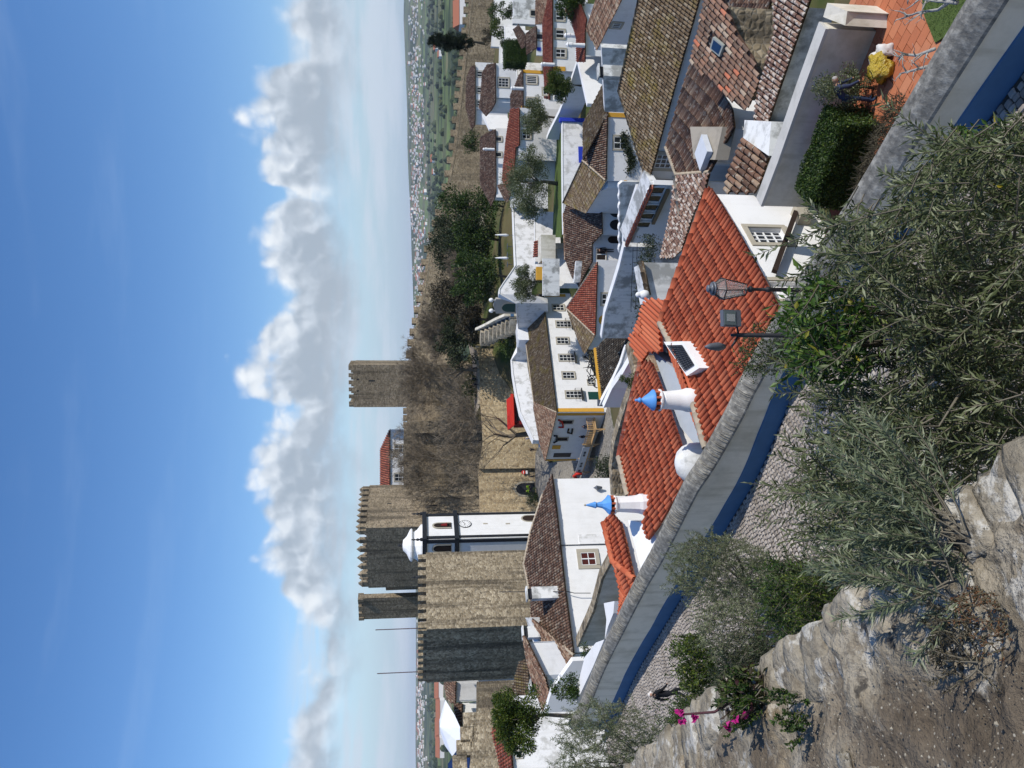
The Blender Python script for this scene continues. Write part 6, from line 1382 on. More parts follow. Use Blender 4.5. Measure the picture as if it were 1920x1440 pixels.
leafy('wild_shrub', 'twiggy grey-green shrub on the verge by the cobbles', 'shrub', gbase(-5.4, 15.0), [(1310, 1140), (1400, 1120), (1440, 1170), (1420, 1230), (1350, 1240), (1310, 1200)], (13, 15.5), 260, .55, .06, .02, .05, OLIVE, TWIG, (0, 0, .8), 0, trunk=.04)
leafy('verge_bush', 'dark green ferny bush on the verge under the parapet', 'bush', gbase(-3.9, 11.5), [(1440, 1060), (1500, 1050), (1560, 1080), (1540, 1150), (1480, 1200), (1440, 1160)], (9.5, 11.5), 300, .45, .06, .022, .032, GREEN, BARK, (0, 0, .9), 0, trunk=.04)
leafy('verge_bush', 'yellow-green ferny bush next to the parapet edge', 'bush', gbase(-3.3, 10.2), [(1500, 1080), (1580, 1060), (1600, 1100), (1540, 1170), (1490, 1180)], (8.8, 10), 200, .4, .055, .02, .03, YGREEN, BARK, (0, 0, .9), 0, trunk=.04)
leafy('verge_bush', 'dark bush in the shade below the stone parapet', 'bush', gbase(-6.2, 14.6), [(1370, 1230), (1450, 1190), (1450, 1240), (1400, 1290), (1330, 1300)], (12.5, 14.5), 260, .5, .06, .024, .04, EVERG, BARK, (0, 0, .9), 0, trunk=.04)
GC = MB()
for k in range(9000):
    x, y = random.uniform(-14, 2.5), random.uniform(4, 34); s_ = -.72 * (y - 1.0) - .1; 
    if x < s_ + 1.2 or x > s_ + 1.2 + (y * .24): continue
    leaf(GC, Vector((x, y, -10.1 + .35 * rnd())), (rdir() + Z * .8).normalized(), .16, .06)
tag(GC.build('ground_cover', GREEN, None, False, False), kind='stuff')

GB = MB()
for k in range(1500):
    x, y = random.uniform(1728, 1825), random.uniform(-30, 85)
    if pip(x, y, [(1728, -30), (1735, 30), (1755, 80), (1790, 60), (1830, -30)]): leaf(GB, atZ(x, y, TZ + .07), (rdir() * .6 + Z).normalized(), .07, .012)
tag(GB.build('grass_blades', m_leaf('grass_blade', [(0, (.05, .09, .018)), (1, (.15, .19, .05))]), None, False, False), kind='stuff')
# ================================================================== FOREGROUND: TOP OF THE TOWN WALL
ROCKM = NT('lichen_rock'); t = ROCKM
n1_ = t.noise(7, 8, rough=.65); n2_ = t.noise(2.4, 5); n3_ = t.noise(30, 5); n4_ = t.noise(9.5, 8, rough=.68); n5_ = t.noise(11, 4)
c = t.ramp(n1_, [(.3, (.14, .115, .08)), (.5, (.27, .235, .175)), (.7, (.40, .355, .275))])
c = t.mix(t.math('MULTIPLY', t.ramp(n4_, [(.52, 0.), (.57, 1.)]), .65), c, (.58, .56, .50))
c = t.mix(t.math('MULTIPLY', t.ramp(n5_, [(.62, 0.), (.66, 1.)]), .8), c, (.05, .045, .04))
c = t.mix(t.math('MULTIPLY', t.ramp(n2_, [(.58, 0.), (.72, 1.)]), .5), c, (.36, .22, .07))
c = t.mix(t.math('MULTIPLY', t.ramp(t.noise(34, 5, rough=.65), [(.52, 0.), (.60, 1.)]), .5), c, (.13, .11, .08))
t.bump(t.math('ADD', n1_, t.math('MULTIPLY', n3_, .6)), 1.0, .03); ROCK = t.done(c, .95, .15)
t = NT('wall_mortar'); n1_ = t.noise(4, 8, rough=.7); n3_ = t.noise(60, 4); sp_ = t.voro(55); n4_ = t.noise(3.0, 6, rough=.65)
c = t.ramp(n1_, [(.3, (.085, .066, .046)), (.52, (.155, .125, .09)), (.72, (.27, .225, .165))])
c = t.mix(t.ramp(sp_.outputs['Distance'], [(.10, 1.), (.16, 0.)]), c, (.42, .38, .30)); c = t.mix(t.math('MULTIPLY', t.ramp(n4_, [(.56, 0.), (.66, 1.)]), .6), c, (.33, .29, .22))
c = t.mix(t.math('MULTIPLY', t.ramp(t.noise(9, 4), [(.58, 0.), (.66, 1.)]), .6), c, (.06, .047, .032))
at_ = t.n('ShaderNodeAttribute'); at_.attribute_name = 'tint'
rk = t.ramp(t.noise(6, 8, rough=.68), [(.3, (.16, .13, .09)), (.5, (.29, .25, .185)), (.7, (.42, .375, .295))])
rk = t.mix(t.math('MULTIPLY', t.ramp(t.noise(9.0, 8, rough=.68), [(.53, 0.), (.57, 1.)]), .6), rk, (.58, .56, .50)); rk = t.mix(t.math('MULTIPLY', t.ramp(t.noise(13, 4), [(.60, 0.), (.64, 1.)]), .85), rk, (.045, .04, .035)); rk = t.mix(t.math('MULTIPLY', t.ramp(t.noise(3.3, 5), [(.58, 0.), (.68, 1.)]), .5), rk, (.33, .21, .07))
ew = t.math('ADD', at_.outputs['Fac'], t.math('MULTIPLY', t.math('SUBTRACT', t.noise(2.6, 6, rough=.6), .5), -1.3))
rk = t.mix(t.math('MULTIPLY', t.ramp(t.noise(38, 5, rough=.65), [(.52, 0.), (.60, 1.)]), .55), rk, (.12, .10, .075))
c = t.mix(t.ramp(ew, [(.13, 1.), (.22, 0.)]), c, rk)
c = t.mix(t.math('MULTIPLY', t.ramp(t.noise(1.7, 7, rough=.62), [(.60, 0.), (.64, 1.)]), .8), c, rk)
t.bump(t.math('ADD', t.math('MULTIPLY', n1_, 1.6), t.math('MULTIPLY', n3_, .35)), 1.0, .03); MORT = t.done(c, .95, .1)
edge_px = [(1100, 1530), (1170, 1440), (1215, 1402), (1252, 1368), (1300, 1312), (1335, 1292), (1400, 1266), (1440, 1226), (1500, 1182), (1540, 1160), (1560, 1122), (1640, 1084), (1690, 1040), (1740, 972), (1772, 935), (1850, 880), (1890, 846), (1940, 805), (2020, 740)]
FZ = -0.92
ed = [atZ(x, y, FZ) for x, y in edge_px]
TWL = thing('stone_parapet', 'rough lichen-covered stone parapet of the town wall in the foreground', 'wall')
eL = smooth_line(ed, 4)
inn = Vector((-.81, -.585, 0))
def fz(p, u): return FZ + .03 * noise.noise(Vector((p.x * 2.2, p.y * 2.2, 0))) + .028 * noise.noise(Vector((p.x * 9, p.y * 9, 4))) + .013 * noise.noise(Vector((p.x * 30, p.y * 30, 9))) - .05 * exp(-u * 9) + .05 * sst(.2, .7, u)
mb = MB(); K = 60; U = [0.0] + [.004 + 1.5 * (k / (K - 1)) ** 1.3 for k in range(K)]
el2 = smooth_line(ed, 10)
for p in el2:
    for u in U: q = p + inn * (u - .02); mb.v.append((q.x, q.y, fz(q, u)))
k = len(U)
for i in range(len(el2) - 1):
    for j in range(k - 1): a = i * k + j; mb.tint = U[j]; mb.face((a, a + 1, a + k + 1, a + k))
mb.build('mortar_bed', MORT, TWL, True, False)
mb = MB()
for p in eL:
    q = p + inn * .05; mb.v += [(q.x, q.y, FZ - .06), (q.x + .1, q.y + .05, -10.6), (q.x + inn.x * 2, q.y + inn.y * 2, -10.6), (q.x + inn.x * 1.45, q.y + inn.y * 1.45, FZ - .06)]
for i in range(len(eL) - 1):
    for j in range(3): a = i * 4 + j; mb.face((a, a + 1, a + 5, a + 4))
mb.build('wall_face', TOWER, TWL, False, False)
def rock_mesh(seed, sx, sy, sz, rough=.16, sub=3):
    bm = bmesh.new(); bmesh.ops.create_icosphere(bm, subdivisions=sub, radius=1.0)
    for v in bm.verts:
        p = v.co.copy(); m = max(abs(p.x), abs(p.y), abs(p.z)); p = p.lerp(p / m, .80); o = Vector((seed * 3.1, seed * 1.7, 0)); p *= 1 + rough * noise.noise(p * 1.3 + o) * 1.6 + rough * .5 * noise.noise(p * 3.7 + o) + rough * .22 * noise.noise(p * 9 + o); v.co = Vector((p.x * sx, p.y * sy, p.z * sz))
    me = bpy.data.meshes.new('stone'); bm.to_mesh(me); bm.free(); me.materials.append(ROCK); me.polygons.foreach_set('use_smooth', [True] * len(me.polygons)); return me
rs = random.Random(5)
tot = 0; acc = [0]
for i in range(len(eL) - 1): acc.append(acc[-1] + (eL[i + 1] - eL[i]).length)
s = .05; i_ = 0
while s < acc[-1]:
    ln = rs.uniform(.07, .17) ; i = max(k for k in range(len(acc)) if acc[k] <= s); i = min(i, len(eL) - 2); f = (s - acc[i]) / max(acc[i + 1] - acc[i], 1e-6); p = eL[i].lerp(eL[i + 1], f); d = (eL[i + 1] - eL[i]).normalized()
    dep = rs.uniform(.06, .11); hh = rs.uniform(.03, .045)
    M = Matrix.Translation(p + inn * (dep * .78) + Z * (-.044 - rs.uniform(0, .02))) @ Matrix.Rotation(math.atan2(d.y, d.x) + rs.uniform(-.15, .15), 4, 'Z') @ Matrix.Rotation(rs.uniform(-.15, .15), 4, 'X')
    inst('stone', rock_mesh(i_, ln * .5, dep, hh), TWL, M); s += ln * .9; i_ += 1
for i in range(34):
    s = rs.uniform(0, acc[-1] * .99); j = max(k for k in range(len(acc)) if acc[k] <= s); j = min(j, len(eL) - 2); p = eL[j]; u = rs.uniform(.22, 1.1) if i % 3 else rs.uniform(.2, .45); q = p + inn * u; sc_ = rs.uniform(.012, .035)
    inst('stone', rock_mesh(100 + i, sc_ * rs.uniform(.8, 1.5), sc_, sc_ * .4, .25, 2), TWL, Matrix.Translation(Vector((q.x, q.y, fz(q, u) + .004))) @ Matrix.Rotation(rs.uniform(0, 6), 4, 'Z'))
# gravel grains
mb = MB()
for i in range(5200):
    p = el2[int(rnd() * (len(el2) - 1))] + inn * (.12 + 1.2 * rnd()) + Vector((rnd() - .5, rnd() - .5, 0)) * .1; r = random.uniform(.0010, .0026) * (1 + 1.2 * (rnd() > .95)); z = fz(p, .5); mb.tint = rnd(); n0 = len(mb.v)
    for v in ((1, 0, 0), (0, 1, 0), (-1, 0, 0), (0, -1, 0), (0, 0, 1)): mb.v.append((p.x + v[0] * r * random.uniform(.6, 1.3), p.y + v[1] * r, z + v[2] * r + .0005))
    for j in range(4): mb.face((n0 + j, n0 + (j + 1) % 4, n0 + 4))
tag(mb.build('grit', m_tile('grit_grains', [(0, (.12, .10, .07)), (.5, (.22, .19, .14)), (1, (.40, .36, .28))], la=0), TWL, False, False), kind='stuff')
# rosemary-like tufts growing out of the joints
def tuft(label, root_px, z, n, L, fan, seed, lean, mat=None, nl=.028, nw=.0032, stem=None):
    T = thing('rosemary_tuft', label, 'plant', 'wild tufts on the parapet'); mb = MB(); st_ = MB(); b = atZ(*root_px, z)
    for i in range(n):
        d = (Vector(lean) + rdir() * fan).normalized(); p = b + rdir() * .05; p.z = z; pts = [p]; LL = L * (.5 + .7 * rnd())
        for k in range(6): d = (d + Z * .10 + rdir() * .10).normalized(); p = p + d * LL / 6; pts.append(p)
        st_.tube(pts, [.0018 - .0011 * k / 6 for k in range(7)], 4, False)
        s = LL * .25
        while s < LL:
            f = s / LL * 6; k = min(int(f), 5); q = pts[k].lerp(pts[k + 1], f - k); dd = (pts[k + 1] - pts[k]).normalized()
            for r in range(4): leaf(mb, q, (dd * .8 + rdir() * .75).normalized(), nl * (.7 + .6 * rnd()), nw, .1)
            s += .0065
    tag(mb.build('needles', mat or ROSEM, T, False, False), kind='stuff'); tag(st_.build('stems', stem or TWIG, T, True, False), kind='stuff')
tuft('large silvery rosemary tuft on the parapet edge', (1775, 1005), FZ, 26, .22, .5, 1, (.45, .55, .35))
tuft('dark green rosemary tuft growing down from the parapet top', (1780, 1075), FZ + .02, 26, .19, .65, 2, (.1, .55, .25))
tuft('small silvery sprig on the middle of the parapet edge', (1700, 1105), FZ + .01, 9, .14, .5, 3, (.2, .6, .3))
tuft('green sedum clump at the left part of the parapet', (1418, 1305), FZ + .01, 40, .10, .9, 4, (0, 0, 1), GREEN, .012, .006)
tuft('low mossy sprouts in the parapet joints', (1500, 1335), FZ + .02, 30, .06, 1.0, 5, (0, 0, 1), GREEN, .01, .006)
tuft('dry reddish moss clump on the parapet top', (1845, 1165), FZ + .03, 90, .02, 1.2, 6, (0, 0, 1), m_leaf('dry_moss', [(0, (.09, .04, .018)), (1, (.20, .10, .045))], .9, .1), .006, .002, DRYV)
tuft('brown dead roots in the hollow beside the rosemary', (1800, 1210), FZ + .02, 40, .06, 1.2, 7, (0, 0, .6), DRYV, .01, .003)
# snapdragon with magenta flowers
SN = thing('snapdragon', 'trailing snapdragon stem with magenta flowers on the parapet edge', 'plant'); mb = MB(); MAG = m_plain('magenta_petal', (.38, .012, .16), .6, .3); PURP = m_plain('purple_stem', (.075, .03, .035), .7, .2)
p0 = atZ(1405, 1290, FZ + .02); a = [p0, atY(1380, 1310, p0.y * 1.03), atY(1340, 1335, p0.y * 1.05), atY(1275, 1340, p0.y * 1.07)]
mb.tube(a, [.006, .005, .004, .003], 5); b2 = [p0, atY(1410, 1330, p0.y * .97), atY(1385, 1350, p0.y * .97), atY(1362, 1368, p0.y * .98)]; mb.tube(b2, [.005, .004, .004, .003], 5); mb.build('stem', PURP, SN, True)
for (x, y, Yk) in ((1279, 1350, 1.07), (1302, 1347, 1.06), (1274, 1336, 1.07), (1378, 1348, .97), (1395, 1341, .97), (1364, 1362, .98)):
    m = MB(); c_ = atY(x, y, p0.y * Yk)
    for k in range(5): d = rdir(); leaf(m, c_, d, .017, .014, .3); leaf(m, c_, (d + rdir() * .5).normalized(), .015, .012, .3)
    m.build('flower', MAG, SN, False, False)
m = MB()
for k in range(420): q = a[0].lerp(a[1], rnd() * 1.2 - .2) + rdir() * .05; leaf(m, q, rdir(), .03, .012)
m.build('leaves', m_leaf('purple_green_leaf', [(0, (.05, .02, .022)), (.6, (.05, .06, .02)), (1, (.1, .12, .03))]), SN, False, False)

# ================================================================== LAMPS
def to_local(T, mb): return mb
LP = thing('street_lantern', 'black iron street lantern with six glass panes on a tall post', 'street lamp', None, Vector((2.0, 15.5, -10.0)))
zb_ = atY(1398, 545, 15.5).z + 10.0; zt_ = atY(1325, 545, 15.5).z + 10.0; H = zt_ - zb_
mb = MB(); mb.lathe((0, 0, 0), [(.14, 0), (.14, .3), (.09, .4), (.07, 1.0), (.05, 1.1), (.045, zb_ - .55), (.06, zb_ - .53), (.06, zb_ - .47), (.035, zb_ - .45), (.035, zb_ - .16), (.065, zb_ - .13), (.065, zb_ - .08), (.03, zb_ - .05), (.05, zb_)], 12); mb.build('post', IRON, LP, True)
r0, r1, zl = .13, .245, H * .60
GLS = NT('lantern_glass'); GLS.done((.72, .70, .66), .15, .5); GLS.b.inputs['Transmission Weight'].default_value = .75; GLS.b.inputs['Alpha'].default_value = .55
hx = [Vector((cos(pi / 3 * k + .3), sin(pi / 3 * k + .3), 0)) for k in range(6)]
for k in range(6):
    a, b = hx[k], hx[(k + 1) % 6]; m = MB(); m.poly([a * r0 + Z * (zb_ + .03), b * r0 + Z * (zb_ + .03), b * r1 + Z * (zb_ + zl), a * r1 + Z * (zb_ + zl)]); m.build('pane', GLS.m, LP)
    m = MB(); m.poly([a * r1 + Z * (zb_ + zl), b * r1 + Z * (zb_ + zl), b * .11 + Z * (zb_ + zl + H * .22), a * .11 + Z * (zb_ + zl + H * .22)]); m.build('roof_pane', GLS.m, LP)
m = MB()
for k in range(6):
    a, b = hx[k], hx[(k + 1) % 6]; m.tube([a * r0 + Z * (zb_ + .02), a * r1 + Z * (zb_ + zl), a * .11 + Z * (zb_ + zl + H * .22)], .013, 5); m.tube([a * r1 + Z * (zb_ + zl), b * r1 + Z * (zb_ + zl)], .015, 5); m.tube([a * r0 + Z * (zb_ + .02), b * r0 + Z * (zb_ + .02)], .012, 5)
m.build('frame', IRON, LP)
m = MB(); z0 = zb_ + zl + H * .20; m.lathe((0, 0, z0), [(.15, 0), (.15, .03), (.11, .06), (.11, H * .07), (.14, H * .075), (.07, H * .11), (.05, H * .12), (.085, H * .155), (.07, H * .185), (.02, H * .2)], 12); m.build('cap', GREYM, LP, True)
FLD = thing('floodlight_pole', 'black pole carrying a square floodlight and a grey street lamp head', 'street lamp', None, Vector((.93, 14.0, -10.0)))
zp = atY(1382, 625, 14).z + 10
m = MB(); m.lathe((0, 0, 0), [(.09, 0), (.07, .4), (.05, .5), (.042, zp), (.02, zp + .03)], 10); m.build('post', IRON, FLD, True)
m = MB(); m.tube([(0, 0, zp - .03), (.14, -.05, zp + .02), (.27, -.06, zp - .05)], .022, 6); m.tube([(-.0, 0, zp - .03), (-.12, -.02, zp + .05), (-.22, -.03, zp + .12)], .022, 6); m.tube([(0, 0, zp - .1), (0, 0, zp + .12)], .03, 6); m.build('arm', IRON, FLD, True)
fc = atY(1370, 597, 13.9) - FLD.location
m = MB(); fx_, fy_, fz_ = Vector((1, .1, 0)).normalized(), Vector((-.1, 1, .25)).normalized(), Vector((0, -.25, 1)).normalized()
m.box(fc, fx_ * .155, fy_ * .05, fz_ * .20); hs2 = m.build('floodlight', GREYM, FLD)
m = MB(); m.box(fc - fy_ * .056 + fz_ * .055, fx_ * .135, fy_ * .006, fz_ * .13); m.build('lamp_glass', m_plain('floodlight_glass', (.10, .13, .13), .08, .8), hs2)
m = MB(); m.box(fc - fy_ * .064 + fz_ * .04, fx_ * .07, fy_ * .004, fz_ * .09); m.build('reflector', m_plain('silver_reflector', (.55, .6, .6), .2, .6, .7), hs2)
hc = atY(1340, 651, 13.9) - FLD.location
m = MB(); q0 = atY(1322, 650, 13.8) - FLD.location; q1 = atY(1358, 650, 14) - FLD.location
m.tube([q0, q0.lerp(q1, .25), q0.lerp(q1, .7), q1], [.015, .06, .085, .05], 8); m.build('lamp_head', GREYM, FLD, True)
# no-entry sign by the castle gate
SG = thing('no_entry_sign', 'round red no-entry sign on the wall beside the castle gateway', 'sign'); c_ = fg.at(981, 887) + fg.n * .4
m = MB(); m.lathe(c_, [(.38, 0), (.38, .04)], 20, fg.d, Z, fg.n); m.build('disc', REDP, SG); m = MB(); m.box(c_ + fg.n * .05, fg.d * .26, fg.n * .006, Z * .06); m.build('bar', WHITE_CL, SG); m = MB(); m.box(c_ - Z * .62, fg.d * .33, fg.n * .02, Z * .18); m.build('plate', WHITE_CL, SG); m = MB(); m.tube([c_ - fg.n * .05 - Z * 2.2, c_ - fg.n * .05 + Z * .3], .04, 5); m.build('post', GREYM, SG)
# white box on the corner of the square
m = MB(); b_ = atY(1019, 833, 111); m.box(b_, (.35, 0, 0), (0, .3, 0), (0, 0, .55)); m.box(b_ + Z * .6, (.4, 0, 0), (0, .34, 0), (0, 0, .05)); tag(m.build('meter_box', WHITE_CL), 'white meter box standing on the roof edge by the road', 'box')
# garden tables and parasols by the winding wall
for i, (x, y) in enumerate(((951, 462), (951, 478), (951, 496))):
    T = thing('garden_table', ['dark garden table under the closed parasols, nearest the topiary', 'dark garden table in the middle of the garden terrace', 'dark garden table nearest the glossy tree'][i], 'table', 'garden terrace tables', atY(x, y, 112) - Z * .75); m = MB(); m.lathe((0, 0, .7), [(.45, 0), (.45, .05)], 12); m.build('top', DARKG, T); m = MB(); m.tube([(0, 0, 0), (0, 0, .7)], .05, 6); m.build('leg', DARKG, T)
for i, (x, y) in enumerate(((945, 441), (946, 484))):
    T = thing('closed_parasol', ['closed white parasol next to the topiary', 'closed white parasol between the garden tables'][i], 'parasol', 'closed parasols', atY(956, y, 112)); m = MB(); m.tube([(0, 0, -.5), (0, 0, 2.2)], .03, 5); m.build('pole', GREYM, T); m = MB(); m.lathe((0, 0, .2), [(.12, 0), (.2, .4), (.14, 1.2), (.03, 2.0)], 8); m.build('canopy', WHITE_CL, T, True)
# yellow bundle and white sacks on the terrace
B = thing('yellow_bundle', 'shiny yellow foil-wrapped bundle with white sack on the terracotta terrace', 'bundle', None, atZ(1668, 128, TZ))
m = MB(); bmx = rock_mesh(77, .32, .24, .22, .42); o = bpy.data.objects.new('foil', bmx.copy()); o.data.materials.clear(); FO = NT('yellow_foil'); FO.bump(FO.noise(9, 6), 1.0, .16); FO.done((.48, .34, .03), .3, .6); o.data.materials.append(FO.m); COL.objects.link(o); o.parent = B; o.location = (0, 0, .3)
for k, (dx, dy) in enumerate(((.34, .2), (.40, -.12))):
    o = bpy.data.objects.new('sack', rock_mesh(80 + k, .15, .13, .2, .2).copy()); o.data.materials.clear(); o.data.materials.append(m_plain('white_sack_%d' % k, (.62, .60, .56), .8, .2)); COL.objects.link(o); o.parent = B; o.location = (dx, dy, .2)

# ================================================================== PEOPLE
def person_mesh(pose):
    J = dict(pelvis=(0, 0, .93), spine=(0, -.01, 1.15), chest=(0, 0, 1.33), neck=(0, .0, 1.47), head=(0, -.015, 1.56), crown=(0, -.005, 1.70),
             shL=(.17, 0, 1.40), elL=(.24, .03, 1.14), wrL=(.25, -.05, .90), haL=(.25, -.08, .80), shR=(-.17, 0, 1.40), elR=(-.24, .03, 1.14), wrR=(-.25, -.05, .90), haR=(-.25, -.08, .80),
             hiL=(.09, 0, .90), knL=(.10, -.02, .50), anL=(.10, .02, .09), toL=(.11, -.13, .035), hiR=(-.09, 0, .90), knR=(-.10, -.02, .50), anR=(-.10, .02, .09), toR=(-.11, -.13, .035))
    if pose == 'walk': J.update(knL=(.09, -.20, .52), anL=(.09, -.22, .10), toL=(.09, -.36, .05), knR=(-.09, .04, .50), anR=(-.09, .30, .14), toR=(-.09, .20, .04), elL=(.22, .12, 1.15), wrL=(.21, .10, .92), haL=(.21, .08, .83), elR=(-.22, -.08, 1.15), wrR=(-.21, -.24, .96), haR=(-.21, -.31, .91))
    if pose == 'bend': J.update(spine=(0, -.10, 1.08), chest=(0, -.26, 1.20), neck=(0, -.37, 1.26), head=(0, -.44, 1.30), crown=(0, -.55, 1.36), shL=(.17, -.30, 1.20), shR=(-.17, -.30, 1.20), elL=(.22, -.36, .96), wrL=(.18, -.46, .76), haL=(.17, -.50, .68), elR=(-.22, -.36, .96), wrR=(-.18, -.46, .76), haR=(-.17, -.50, .68))
    E_ = [('pelvis', 'spine'), ('spine', 'chest'), ('chest', 'neck'), ('neck', 'head'), ('head', 'crown'), ('chest', 'shL'), ('shL', 'elL'), ('elL', 'wrL'), ('wrL', 'haL'), ('chest', 'shR'), ('shR', 'elR'), ('elR', 'wrR'), ('wrR', 'haR'), ('pelvis', 'hiL'), ('hiL', 'knL'), ('knL', 'anL'), ('anL', 'toL'), ('pelvis', 'hiR'), ('hiR', 'knR'), ('knR', 'anR'), ('anR', 'toR')]
    Rr = dict(pelvis=.145, spine=.135, chest=.155, neck=.062, head=.098, crown=.075, shL=.075, elL=.050, wrL=.036, haL=.040, hiL=.095, knL=.062, anL=.045, toL=.038); ks = list(J)
    me = bpy.data.meshes.new('p'); me.from_pydata([J[k] for k in ks], [(ks.index(a), ks.index(b)) for a, b in E_], []); o = bpy.data.objects.new('p', me); COL.objects.link(o)
    o.modifiers.new('s', 'SKIN'); sv = me.skin_vertices[0].data
    for i, k in enumerate(ks): r = Rr.get(k, Rr.get(k.replace('R', 'L') if k.endswith('R') else k, .05)); sv[i].radius = (r, r * (.72 if k in ('chest', 'spine', 'pelvis') else 1)); sv[i].use_root = (k == 'pelvis')
    m = o.modifiers.new('u', 'SUBSURF'); m.levels = 1; m.render_levels = 1
    dg = bpy.context.evaluated_depsgraph_get(); ev = o.evaluated_get(dg); out = bpy.data.meshes.new_from_object(ev); bpy.data.objects.remove(o)
    Jv = {k: Vector(v) for k, v in J.items()}
    grp = {'pelvis': 1, 'hiL': 1, 'hiR': 1, 'knL': 1, 'knR': 1, 'anL': 1, 'anR': 1, 'toL': 4, 'toR': 4, 'spine': 0, 'chest': 0, 'shL': 0, 'shR': 0, 'elL': 0, 'elR': 0, 'wrL': 0, 'wrR': 0, 'haL': 2, 'haR': 2, 'neck': 2, 'head': 2, 'crown': 3}
    mi = []
    for p in out.polygons:
        c_ = p.center; k = min(Jv, key=lambda q: (Jv[q] - c_).length); g = grp[k]
        if k == 'head' and (c_ - Jv['head']).dot((Jv['crown'] - Jv['neck']).normalized().cross(Vector((1, 0, 0)))) < -.035: g = 3
        mi.append(g)
    for _ in range(5): out.materials.append(None)
    out.polygons.foreach_set('material_index', mi); out.polygons.foreach_set('use_smooth', [True] * len(mi)); out.update(); return out
PM = {k: person_mesh(k) for k in ('stand', 'walk', 'bend')}
_pc = {}
def pcol(c_, nm):
    if c_ not in _pc: _pc[c_] = m_plain('%s_%d' % (nm, len(_pc)), c_, .85, .2)
    return _pc[c_]
SKIN = (.42, .24, .16)
def person(label, loc, rz, pose='stand', top=(.03, .03, .04), leg=(.03, .035, .05), hair=(.05, .035, .025), h=1.7, group='people in the street and by the castle'):
    o = bpy.data.objects.new('person', PM[pose]); COL.objects.link(o); o.location = loc; o.rotation_euler = (0, 0, rz); o.scale = (h / 1.75,) * 3
    for i, c_ in enumerate((top, leg, SKIN, hair, (.02, .02, .02))): o.material_slots[i].link = 'OBJECT'; o.material_slots[i].material = pcol(c_, ('top', 'trousers', 'skin', 'hair', 'shoe')[i])
    return tag(o, label, 'person', group)
def feet(x, y, Y): return atY(x, y, Y)
hp = atY(1213, 1303, 27.2); person('white-haired person in a black jacket walking down the cobbled street', Vector((hp.x, hp.y, -9.98)), 2.4, 'walk', (.012, .012, .015), (.014, .014, .018), (.62, .58, .54), 1.72)
person('man in a navy checked shirt bending over behind the terrace bush', atZ(1640, 186, TZ + .02), 1.0, 'bend', (.035, .045, .09), (.03, .045, .09), (.35, .32, .30), 1.72)
person('person in a blue jacket half hidden by the big olive foliage', Vector((1.0, 13.2, -9.98)), 2.6, 'walk', (.02, .03, .22), (.02, .02, .03), (.04, .03, .02), 1.7)
ck_ = feet
person('guard in a yellow-green hi-vis vest in the castle gateway, left of the pair', atY(1001, 921, 139.2) , 0, 'stand', (.45, .72, .03), (.02, .025, .04))
person('guard in a yellow-green hi-vis vest in the castle gateway, right of the pair', atY(1001, 913, 139.6), .3, 'stand', (.45, .72, .03), (.02, .025, .04))
person('person in dark clothes walking on the pale road below the gate', atY(1008, 893, 134), 1.2, 'walk', (.012, .012, .02), (.012, .012, .02))
person('person in dark clothes standing by the trunk of the big bare tree', atY(1010, 843, 122), .4, 'stand', (.012, .012, .015), (.015, .015, .02))
person('person in a pale top leaning at the winding wall', atY(1003, 822, 113.5), 2, 'stand', (.55, .5, .5), (.05, .05, .08))
for i, (x, y, Y, c_, lab) in enumerate(((1118, 884, 94, (.012, .015, .035), 'person in navy on the square nearest the deck'), (1122, 890, 92, (.03, .03, .03), 'person in dark grey on the square beside the white wall corner'), (1128, 880, 91, (.02, .02, .03), 'person in black on the square behind the shrub'), (1126, 872, 93, (.16, .11, .09), 'person in a brown coat on the square'), (1132, 887, 89, (.04, .03, .03), 'person in a dark coat on the square closest to the camera'))):
    p = atY(x, y, Y); person(lab, Vector((p.x, p.y, -25.0)), i * 1.3, 'stand' if i % 2 else 'walk', c_, (.02, .02, .03))
for i, (x, y, Y, c_, lab) in enumerate(((899, 690, 149.7, (.012, .015, .04), 'person in navy on the castle path under the bare tree'), (899, 721, 149, (.012, .015, .03), 'person in black walking on the castle path'), (896, 710, 150.4, (.03, .02, .02), 'person sitting at the bench on the castle path'))):
    person(lab, atY(x, y, Y), 1.5 + i, 'walk', c_, (.02, .02, .03))
person('person in white at the corner of the castle path', atY(905, 650, 151), .5, 'stand', (.60, .56, .50), (.55, .5, .42))
person('person in a red jacket on the town wall walkway', atY(792, 636, 170.5), .5, 'stand', (.62, .06, .03), (.03, .03, .05))
person('person in grey on the town wall walkway', atY(789, 651, 169), 2.5, 'stand', (.08, .09, .10), (.03, .03, .05))
person('person in black walking up the stone steps', atY(932, 618, 121.5), 1.5, 'walk', (.012, .012, .018), (.012, .012, .018))
person('person in black leaning at the loggia opening', f15b.at(1133, 470) - f15b.n * -.15 - Z * .9, 0, 'stand', (.015, .012, .015), (.02, .02, .02))
person('person in dark blue on the deck at the ochre corner', A_.lerp(B_, .08) + fb.n * .9, 0, 'stand', (.015, .02, .04), (.02, .02, .03))
person('person in black seated area of the deck by the door', A_.lerp(B_, .3) + fb.n * .9, 1, 'stand', (.015, .013, .015), (.02, .02, .03))

